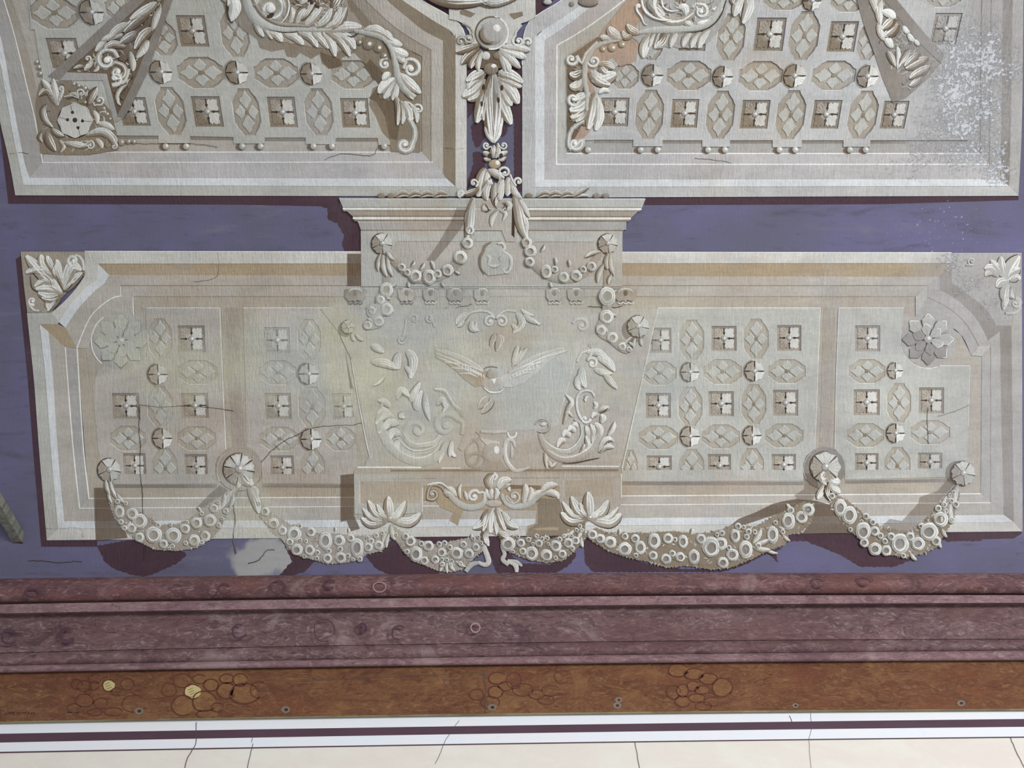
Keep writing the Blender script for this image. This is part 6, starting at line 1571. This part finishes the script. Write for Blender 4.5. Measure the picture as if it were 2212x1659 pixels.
pf.part('bell').poly([(1075, 410), (1190, 410), (1225, 470), (1260, 500), (1220, 560), (1180, 590), (1150, 610), (1110, 590), (1060, 575), (1020, 540), (1050, 480)], 'K', .021)
leaves(pf, [([(1080, 430), (1050, 520), (975, 560)], 70, 'S'), ([(1190, 430), (1240, 520), (1310, 555)], 70, 'S'), ([(1095, 415), (1070, 500), (1050, 580)], 80, 'S'), ([(1125, 405), (1110, 490), (1100, 590)], 90, 'L'), ([(1150, 405), (1180, 480), (1210, 570)], 80, 'K'), ([(1135, 420), (1140, 520), (1150, 605)], 50, 'S'), ([(1210, 500), (1240, 490), (1250, 480)], 40, 'K')], hl=3)
pf.part('tail').lobe([(1080, 560), (1060, 620), (1090, 690)], 60, 'T')
pf.part('tail').lobe([(1160, 590), (1200, 610), (1250, 640)], 60, 'T')
def spray(lab, C, tips):
    s_ = Thing('leaf_spray', lab, 'leaf ornament')
    for t_, w in tips:
        m1 = ((C[0] + t_[0]) / 2 + (t_[0] - C[0]) * .12, (C[1] + t_[1]) / 2 + abs(t_[0] - C[0]) * .2)
        s_.part('leaf').lobe([C, m1, t_], w, 'S' if t_[0] < C[0] else 'L', hl=3)
    b = s_.part('bead'); b.dome(C, 22, 'T', ry=24, h0=.026, dh=.016); b.dome((C[0] + 6, C[1] - 6), 10, 'W', h0=.039, dh=.004)
    return s_
spray('spread leaf spray with bead where the faded garland meets the plinth', (352, 485), [((140, 480), 70), ((150, 410), 60), ((190, 350), 70), ((255, 380), 60), ((340, 320), 80), ((470, 355), 70), ((440, 430), 60), ((585, 445), 80)])
spray('crisp spread leaf spray with bead on the plinth block above the dense garland', (1845, 478), [((1630, 440), 80), ((1640, 360), 60), ((1705, 320), 80), ((1770, 370), 60), ((1832, 285), 90), ((1985, 350), 80), ((1920, 420), 60), ((2082, 450), 90), ((2060, 400), 50)])
lift(0)
flat(1)
# ---- the garlands along the foot of the long panel
sheet(0, 820, 3.77)
flat(.75)
G1 = Thing('garland', 'short rose garland hung from the cracked corner flower to the bow knob', 'garland')
shadow(G1, [(790, 1355), (1080, 1305), (1260, 1390), (1480, 1395), (1520, 1425), (1450, 1490), (1300, 1560), (1190, 1602), (1080, 1590), (930, 1540), (860, 1490)])
G1.part('painted_shadow').poly([(765, 880), (840, 880), (920, 1000), (980, 1100), (1040, 1290), (780, 1312), (770, 1100)], 'glaze', .0178, skirt=False)
G1.part('painted_shadow').poly([(1590, 1050), (1700, 940), (1790, 860), (1860, 900), (1760, 980), (1640, 1090)], 'glaze2', .0178, skirt=False)
flower(G1, (890, 735), 96, n=5)
garland(G1, [(900, 900), (970, 960), (1060, 1040), (1200, 1120), (1300, 1185), (1460, 1175), (1560, 1125), (1660, 1040), (1760, 970), (1850, 950), (1850, 1040), (1800, 1200), (1720, 1300), (1600, 1370), (1440, 1395), (1260, 1385), (1120, 1310), (1010, 1230), (930, 1120), (880, 980)],
        [(970, 1078, 44, 58), (1075, 1095, 52), (1135, 1155, 66), (1070, 1210, 44), (1135, 1285, 42), (1250, 1265, 72), (1410, 1272, 70), (1330, 1340, 40), (1505, 1215, 44), (1600, 1170, 50), (1580, 1310, 52), (1670, 1275, 45), (1710, 1150, 56), (1740, 1050, 40)],
        [(860, 810, 75, 130, 40), (890, 800, 70, 160, 36), (900, 870, 60, 120, 36), (950, 930, 50, 100, 40), (880, 900, 75, 110, 30), (1810, 1030, -80, 100, 40), (1870, 1040, -75, 110, 40), (1640, 1090, -120, 60, 26), (1240, 1390, 90, 40, 30), (1340, 1380, 80, 40, 26), (1440, 1390, 70, 40, 26)], 3, tone='T', core='T')
sheet(400, 820, 3.77)
flat(.6)
K1 = Thing('bow_knob', 'faded ruffled bow knob carrying two garlands over the crack', 'knob')
K1.part('disc').poly(ring_pts((440, 720), 186, 0, 350, 35), 'T', .0172, .006)
K1.part('painted_arris').arc((440, 740), 182, 150, 230, 6, 'W', h0=.018, dh=.001)
K1.part('disc_shadow').arc((440, 740), 182, -100, 30, 8, 'M', h0=.018, dh=.001)
flower(K1, (440, 730), 130, n=8, rot=10)
K1.part('bow').lobe([(450, 740), (490, 810), (550, 860)], 100, 'S')
K1.part('bow').lobe([(430, 760), (440, 830), (430, 880)], 60, 'L')
K1.part('tail').lobe([(430, 880), (330, 1000), (280, 1060)], 70, 'S')
K1.part('tail').lobe([(520, 880), (570, 980), (600, 1090)], 80, 'G')
K1.part('tail').lobe([(540, 870), (580, 900), (590, 950)], 40, 'L')
G2 = Thing('garland', 'faded rose garland from the bow knob to the plinth leaf spray', 'garland')
shadow(G2, [(790, 1300), (830, 1380), (930, 1440), (1060, 1470), (980, 1560), (860, 1602), (760, 1605), (870, 1480)])
shadow(G2, [(1470, 1440), (1620, 1380), (1690, 1290), (1760, 1390), (1830, 1470), (2000, 1520), (2070, 1570), (2060, 1590), (1700, 1604), (1560, 1540)])
garland(G2, [(560, 980), (640, 1030), (720, 1100), (860, 1180), (980, 1200), (1100, 1265), (1240, 1255), (1400, 1275), (1540, 1265), (1640, 1235), (1665, 1310), (1600, 1395), (1480, 1420), (1420, 1465), (1290, 1495), (1160, 1500), (1060, 1470), (930, 1435), (830, 1360), (780, 1290), (700, 1240), (610, 1110)],
        [(650, 1075, 40), (720, 1170, 46), (790, 1230, 40), (885, 1255, 62), (910, 1385, 50), (850, 1320, 34), (1022, 1240, 42), (1012, 1390, 46), (1140, 1312, 58, 78), (1255, 1312, 50), (1155, 1455, 42), (1265, 1450, 48), (1345, 1290, 36), (1400, 1372, 56, 84), (1490, 1365, 40), (1575, 1350, 40)],
        [(1640, 1240, 110, 100, 40), (1660, 1250, 100, 120, 36), (1330, 1250, -90, 40, 24), (1220, 1240, -90, 40, 24), (1100, 1480, 90, 40, 24), (1300, 1490, 80, 40, 24), (1200, 1500, 90, 36, 24)], 5, tone='T', core='N')
sheet(740, 980, 3.456)
flat(.75)
G3 = Thing('garland', 'short rose garland with ribbon end under the plinth, next to the faded garland', 'garland')
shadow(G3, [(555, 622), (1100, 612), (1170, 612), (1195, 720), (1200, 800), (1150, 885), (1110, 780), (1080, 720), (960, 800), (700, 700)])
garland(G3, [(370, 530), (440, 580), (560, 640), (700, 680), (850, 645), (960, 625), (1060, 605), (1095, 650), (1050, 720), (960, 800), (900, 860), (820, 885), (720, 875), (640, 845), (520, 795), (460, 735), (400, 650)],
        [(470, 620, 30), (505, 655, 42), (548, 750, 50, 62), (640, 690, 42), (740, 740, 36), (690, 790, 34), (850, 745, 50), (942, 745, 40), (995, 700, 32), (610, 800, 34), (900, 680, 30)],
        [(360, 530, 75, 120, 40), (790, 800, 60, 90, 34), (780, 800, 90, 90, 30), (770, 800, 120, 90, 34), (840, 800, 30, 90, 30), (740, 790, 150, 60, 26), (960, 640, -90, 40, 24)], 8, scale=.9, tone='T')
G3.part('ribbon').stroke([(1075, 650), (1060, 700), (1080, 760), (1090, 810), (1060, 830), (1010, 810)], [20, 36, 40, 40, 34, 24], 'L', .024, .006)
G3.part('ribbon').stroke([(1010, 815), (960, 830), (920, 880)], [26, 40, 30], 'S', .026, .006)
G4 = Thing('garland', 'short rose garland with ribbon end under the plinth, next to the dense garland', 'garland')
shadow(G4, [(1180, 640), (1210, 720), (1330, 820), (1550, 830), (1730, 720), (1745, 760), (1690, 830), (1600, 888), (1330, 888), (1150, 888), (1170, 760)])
garland(G4, [(1170, 615), (1250, 612), (1350, 625), (1450, 615), (1560, 635), (1660, 600), (1700, 550), (1810, 515), (1810, 640), (1740, 720), (1640, 800), (1520, 815), (1420, 795), (1330, 770), (1260, 740), (1200, 720)],
        [(1235, 675, 56), (1330, 668, 34), (1410, 745, 50, 56), (1345, 730, 30), (1520, 757, 46), (1465, 670, 32), (1590, 690, 46), (1640, 750, 34), (1685, 668, 40), (1740, 650, 32)],
        [(1790, 560, 110, 90, 40), (1740, 570, 130, 80, 36), (1700, 600, 150, 60, 30), (1560, 800, 80, 40, 24), (1440, 640, -100, 36, 22), (1780, 620, 80, 80, 36), (1500, 640, -70, 36, 22)], 9, scale=.9)
G4.part('ribbon').stroke([(1230, 620), (1190, 680), (1210, 750), (1195, 790), (1240, 830)], [16, 26, 30, 34, 30], 'S', .024, .006)
G4.part('ribbon').stroke([(1230, 800), (1290, 830), (1300, 885)], [30, 40, 26], 'L', .026, .006)
G4.part('ribbon').stroke([(1250, 800), (1300, 810), (1340, 840)], [24, 32, 16], 'S', .026, .006)
sheet(1260, 940, 2.3235)
G5 = Thing('garland', 'long dense rose garland from the plinth leaf spray to the crisp bow knob', 'garland')
shadow(G5, [(0, 490), (60, 545), (130, 590), (320, 645), (500, 672), (700, 675), (870, 610), (1000, 560), (960, 590), (980, 640), (925, 590), (870, 620), (800, 655), (700, 686), (50, 686), (8, 640)])
G5.part('painted_shadow').poly([(690, 490), (780, 420), (870, 385), (950, 345), (1010, 330), (1070, 320), (1170, 330), (1240, 350), (1330, 440), (1365, 492), (1100, 492), (1150, 430), (1050, 370), (960, 400)], 'glaze', .0178, skirt=False)
garland(G5, [(0, 500), (60, 465), (130, 490), (220, 490), (330, 490), (450, 482), (560, 495), (680, 480), (740, 452), (860, 460), (960, 405), (1040, 370), (1100, 335), (1160, 345), (1150, 430), (1090, 490), (1030, 500), (1015, 550), (930, 575), (860, 615), (740, 665), (640, 675), (520, 655), (420, 665), (320, 635), (230, 615), (130, 585), (60, 540)],
        [(45, 500, 26), (85, 520, 26), (135, 538, 32), (208, 572, 36), (285, 565, 30, 36), (355, 532, 33, 42), (425, 520, 28), (500, 535, 26, 36), (260, 520, 24), (415, 622, 28), (485, 612, 26), (350, 605, 24), (555, 612, 30, 40), (640, 560, 46, 54), (590, 520, 26), (690, 545, 34), (762, 505, 26, 36), (748, 602, 33), (815, 575, 36, 48), (700, 640, 30), (950, 500, 30, 46), (1030, 432, 34, 46), (1095, 412, 32), (1128, 375, 34)],
        [(850, 540, -60, 80, 34), (860, 550, -20, 80, 30), (850, 560, 10, 90, 30), (910, 570, 20, 70, 18), (540, 500, -80, 34, 20), (180, 500, -90, 30, 18), (1040, 380, -120, 40, 20), (630, 660, 90, 34, 22), (430, 660, 100, 30, 20), (1000, 500, 40, 50, 20), (980, 460, 20, 40, 16)], 12, scale=.72)
K2 = Thing('bow_knob', 'crisp flower knob with looped bow between the wide and grey bays', 'knob')
K2.part('disc').poly(ring_pts((1210, 165), 105, 0, 350, 35), 'N', .0172, .006)
K2.part('painted_arris').arc((1210, 170), 104, 150, 230, 4, 'W', h0=.018, dh=.001)
flower(K2, (1216, 160), 78, n=4, rot=-135)
K2.part('painted_shadow').poly([(1110, 190), (1170, 200), (1180, 260), (1150, 330), (1080, 330), (1060, 300), (1110, 270)], 'glaze2', .018, skirt=False)
K2.part('bow').lobe([(1215, 180), (1200, 215), (1220, 250)], 44, 'L')
K2.part('bow').lobe([(1225, 190), (1260, 230), (1290, 235)], 56, 'W')
K2.part('bow').stroke([(1210, 185), (1196, 200), (1202, 225), (1220, 215)], [8, 12, 10, 6], 'W', .036, .003)
K2.part('tail').lobe([(1220, 240), (1190, 290), (1175, 320)], 36, 'L')
K2.part('tail').lobe([(1230, 240), (1220, 280), (1240, 330)], 36, 'B')
K2.part('tail').lobe([(1235, 240), (1260, 270), (1290, 290)], 44, 'L')
G6 = Thing('garland', 'short rose garland from the crisp bow knob to the last corner flower', 'garland')
shadow(G6, [(1030, 505), (1130, 492), (1345, 490), (1400, 545), (1500, 595), (1645, 625), (1560, 660), (1390, 660), (1290, 600), (1190, 560), (1120, 532), (1030, 530)])
shadow(G6, [(1810, 500), (1840, 490), (2000, 487), (2000, 530), (1820, 532)])
G6.part('painted_shadow').poly([(1690, 310), (1780, 280), (1840, 210), (1870, 240), (1790, 330), (1760, 390), (1700, 440), (1620, 495), (1480, 470), (1540, 420), (1600, 430), (1680, 345)], 'glaze2', .0178, skirt=False)
garland(G6, [(1240, 300), (1280, 300), (1350, 345), (1420, 410), (1500, 465), (1640, 485), (1700, 440), (1760, 385), (1800, 330), (1860, 270), (1890, 290), (1880, 340), (1850, 430), (1800, 520), (1780, 560), (1700, 595), (1620, 615), (1520, 595), (1430, 565), (1370, 505), (1290, 430), (1240, 350)],
        [(1290, 365, 34, 46), (1335, 402, 40, 48), (1405, 482, 40, 48), (1462, 482, 26), (1410, 540, 24), (1465, 572, 34), (1520, 580, 28), (1590, 545, 46, 54), (1545, 510, 22), (1680, 545, 36), (1640, 510, 24), (1735, 485, 48), (1795, 422, 40), (1770, 530, 26)],
        [(1850, 330, 100, 70, 34), (1880, 250, 100, 90, 34), (1870, 270, 120, 90, 30), (1860, 290, 130, 80, 30), (1840, 360, 80, 80, 34), (1820, 370, 110, 70, 30), (1640, 590, 50, 50, 22), (1780, 520, 70, 50, 22), (1800, 470, 60, 50, 22)], 15, scale=.72)
flower(G6, (1908, 192), 62, n=5)
G6.part('painted_shadow').dome((1880, 190), 62, 'glaze2', h0=.017, dh=.002, rings=2)

# ---- corner rosettes of the long panel
def big_rosette(lab, c, r, n, tone_lit, tone_dk, hi):
    th = Thing('corner_rosette', lab, 'rosette')
    th.part('disc').poly(ring_pts(c, r * 1.12, 0, 350, 35), 'G', .0062, .004)
    for ring, (r0, r1, m, h) in enumerate(((.45, 1.0, n, .02), (.2, .62, n - 2, .028))):
        for i in range(m):
            a0 = 360 / m * i + ring * 20
            a = math.radians(a0)
            lit = math.cos(a) * LIT[0] + math.sin(a) * LIT[1]
            def at(f, da): return (c[0] + r * f * math.cos(a + math.radians(da)), c[1] + r * f * math.sin(a + math.radians(da)))
            s_ = 180 / m
            P = [at(r0 * .4, 0), at(r0 + (r1 - r0) * .35, -s_ * .9), at(r0 + (r1 - r0) * .72, -s_ * .8), at(r1 * .93, -s_ * .35), at(r1 * 1.04, 0), at(r1 * .93, s_ * .35), at(r0 + (r1 - r0) * .72, s_ * .8), at(r0 + (r1 - r0) * .35, s_ * .9)]
            p = th.part('petal')
            p.poly(P, tone_lit if lit > -.1 else tone_dk, h, .004)
            p.stroke([P[3], P[4], P[5], P[6]] if lit > 0 else [P[2], P[3], P[4], P[5]], [1.2, 2.6, 1.2], hi if lit > -.3 else 'M', h + .002, .001, cs=3, n=8)
            p.stroke([at(r0 * .6, 0), at(r1 * .85, 0)], [2.4, 1], 'M', h + .0015, .0008, cs=3, n=4)
            p.stroke([P[1], P[2]], 2, 'B' if tone_dk != 'S' else 'T', h + .0015, .0008, cs=3, n=3)
    b = th.part('button'); b.dome(c, r * .17, 'G', h0=.028, dh=.014); b.dome((c[0] + 2, c[1] - 2), r * .08, 'W', h0=.039, dh=.004)
sheet()
flat(.25)
big_rosette('washed-out corner rosette of the long panel near the leaf square', (261, 737), 55, 8, 'S', 'S', 'L')
flat(.7)
big_rosette('crisp grey corner rosette of the long panel in a round recess', (2005, 733), 53, 8, 'S', 'N', 'W')

# ---- leaf squares in the corners of the long panel
sheet(0, 420, 3.77)
flat(1)
c1 = Thing('leaf_square', 'crisp acanthus leaves filling the brown corner of the long panel', 'leaf ornament')
c1.part('ground').poly([(168, 466), (690, 466), (694, 655), (600, 720), (500, 850), (420, 964), (222, 962), (196, 760)], 'T', .0165)
leaves(c1, [([(500, 800), (340, 640), (210, 500)], 110, 'L'), ([(430, 660), (330, 600), (210, 640)], 80, 'L'), ([(440, 680), (350, 580), (330, 490)], 90, 'L'), ([(480, 690), (400, 560), (380, 500)], 70, 'S'), ([(500, 700), (470, 590), (460, 530)], 70, 'L'), ([(510, 720), (440, 640), (450, 580)], 60, 'S'), ([(520, 780), (470, 640), (450, 570)], 60, 'T'), ([(520, 780), (560, 640), (600, 590), (660, 620)], 110, 'L'), ([(540, 780), (610, 690), (670, 640)], 80, 'S'), ([(520, 790), (560, 740), (600, 700)], 60, 'M'),
            ([(510, 800), (400, 760), (290, 770)], 100, 'L'), ([(500, 810), (380, 820), (310, 800)], 90, 'S'), ([(440, 720), (360, 700), (280, 750)], 60, 'L'), ([(510, 810), (420, 850), (340, 840)], 80, 'S'), ([(490, 830), (430, 890), (390, 950)], 70, 'S'), ([(400, 850), (380, 900), (400, 940)], 40, 'L')], hl=3)
c1.part('curl').volute((595, 540), 48, 90, 1.2, 34, 'L', tail=[(680, 620), (670, 540), (620, 495)])
c1.part('curl').volute((262, 870), 36, 60, 1.1, 26, 'L', tail=[(320, 950), (270, 940), (235, 890)])
for P in ([(690, 640), (600, 700), (560, 770), (510, 790)], [(240, 640), (330, 650), (400, 690), (420, 760)], [(500, 840), (440, 890), (410, 945)], [(245, 660), (260, 760), (320, 800)]): c1.part('painted_line').stroke(P, [4, 9, 6], 'D', .03, .002)
sheet(1652, 520, 3.77)
flat(.45)
c2 = Thing('leaf_square', 'worn grey acanthus leaves in the salt-spotted corner of the long panel', 'leaf ornament')
leaves(c2, [([(1960, 330), (1990, 230), (2070, 120)], 120, 'S'), ([(1950, 310), (1930, 220), (1920, 130)], 80, 'S'), ([(1960, 300), (2040, 250), (2080, 230)], 80, 'G'), ([(1930, 290), (1890, 220), (1840, 160)], 70, 'S'), ([(1900, 290), (1850, 230), (1790, 230)], 90, 'S'), ([(1860, 270), (1820, 260), (1800, 290)], 60, 'L'), ([(2000, 330), (2050, 300), (2075, 320)], 70, 'G'), ([(1990, 330), (1930, 340), (1890, 380)], 90, 'S'), ([(1980, 340), (1950, 420), (1950, 500)], 80, 'S'), ([(1970, 400), (1960, 480), (1940, 560)], 60, 'S'), ([(2010, 380), (2000, 440), (2030, 470)], 50, 'G')], hl=2)
c2.part('curl').volute((1685, 168), 34, 60, 1.2, 20, 'S', tail=[(1640, 200)], hi='L')
c2.part('curl').volute((2045, 510), 44, 270, 1.1, 32, 'S', tail=[(1960, 590), (2040, 590), (2080, 540)], hi='L')

# ---- bare strut standing out of the vault
def strut():
    m = bpy.data.materials.new('weathered_grey_wood'); m.use_nodes = True
    k = NT(m.node_tree); p = k.n['Principled BSDF']; p.inputs['Roughness'].default_value = .75
    tc = k.new('ShaderNodeTexCoord').outputs['Object']
    a = k.noise(k.vmath('MULTIPLY', tc, (40, 40, 3)).outputs[0], 1.0, 5.0, .7)
    b = k.noise(tc, 30.0, 5.0, .8)
    col = k.mix(k.smooth(a.outputs[0], .35, .65), lin((104, 104, 98)), lin((140, 140, 128)))
    col = k.mix(k.smooth(b.outputs[0], .62, .68), col, lin((40, 34, 32)))
    k.put(p.inputs['Base Color'], col)
    r = bpy.data.materials.new('rusty_end'); r.use_nodes = True
    r.node_tree.nodes['Principled BSDF'].inputs['Base Color'].default_value = lin((74, 44, 36)); r.node_tree.nodes['Principled BSDF'].inputs['Roughness'].default_value = .9
    p0 = on_vault(46, 1172, -.03)[0]
    d1 = ray(-95, 935); p1 = CAM + d1 * (4.0)
    ax = (p1 - p0).normalized()
    n = Vector((0, -math.cos(.75), -math.sin(.75)))
    e1 = (n - ax * n.dot(ax)).normalized(); e2 = ax.cross(e1).normalized()
    root = bpy.data.objects.new('timber_strut', None); root.location = p0; root.empty_display_size = .05
    COL.objects.link(root)
    root['label'] = 'weathered grey timber strut rising from the violet vault'; root['category'] = 'strut'
    L_ = (p1 - p0).length
    def box(name, z0, z1, w, d, mt, rough=0.0, parent=root):
        bm = bmesh.new(); nseg = max(2, int((z1 - z0) / .04)); rings = []
        rnd = random.Random(5)
        for i in range(nseg + 1):
            z = z0 + (z1 - z0) * i / nseg; ring = []
            for sx, sy in ((-1, -1), (-.8, -1), (.8, -1), (1, -1), (1, -.8), (1, .8), (1, 1), (.8, 1), (-.8, 1), (-1, 1), (-1, .8), (-1, -.8)):
                kx = sx * .96 if abs(sx) == abs(sy) == 1 else sx; ky = sy * .96 if abs(sx) == abs(sy) == 1 else sy
                j = rnd.uniform(-rough, rough)
                ring.append(bm.verts.new(ax * (z + (rnd.uniform(-rough, rough) * 2 if i == 0 else 0)) + e1 * (ky * d / 2 + j) + e2 * (kx * w / 2 + j)))
            rings.append(ring)
        for a_, b_ in zip(rings, rings[1:]):
            for i in range(12): bm.faces.new((a_[i], a_[(i + 1) % 12], b_[(i + 1) % 12], b_[i]))
        bm.faces.new(rings[0]); bm.faces.new(rings[-1])
        bmesh.ops.recalc_face_normals(bm, faces=bm.faces)
        me = bpy.data.meshes.new(name); bm.to_mesh(me); bm.free(); me.materials.append(mt)
        o = bpy.data.objects.new(name, me); o.parent = parent; COL.objects.link(o)
        return o
    box('beam', .03, L_, .058, .05, m, .0012)
    box('broken_end', .0, .035, .054, .046, r, .004)
strut()
# ------------------------------------------------------------------ put everything into the scene
for t_ in ALL:
    t_.build()
for c_ in CRACKS:
    o_ = bpy.data.objects.new('crack', c_.build(Vector()))
    o_.parent = ceiling
    COL.objects.link(o_)
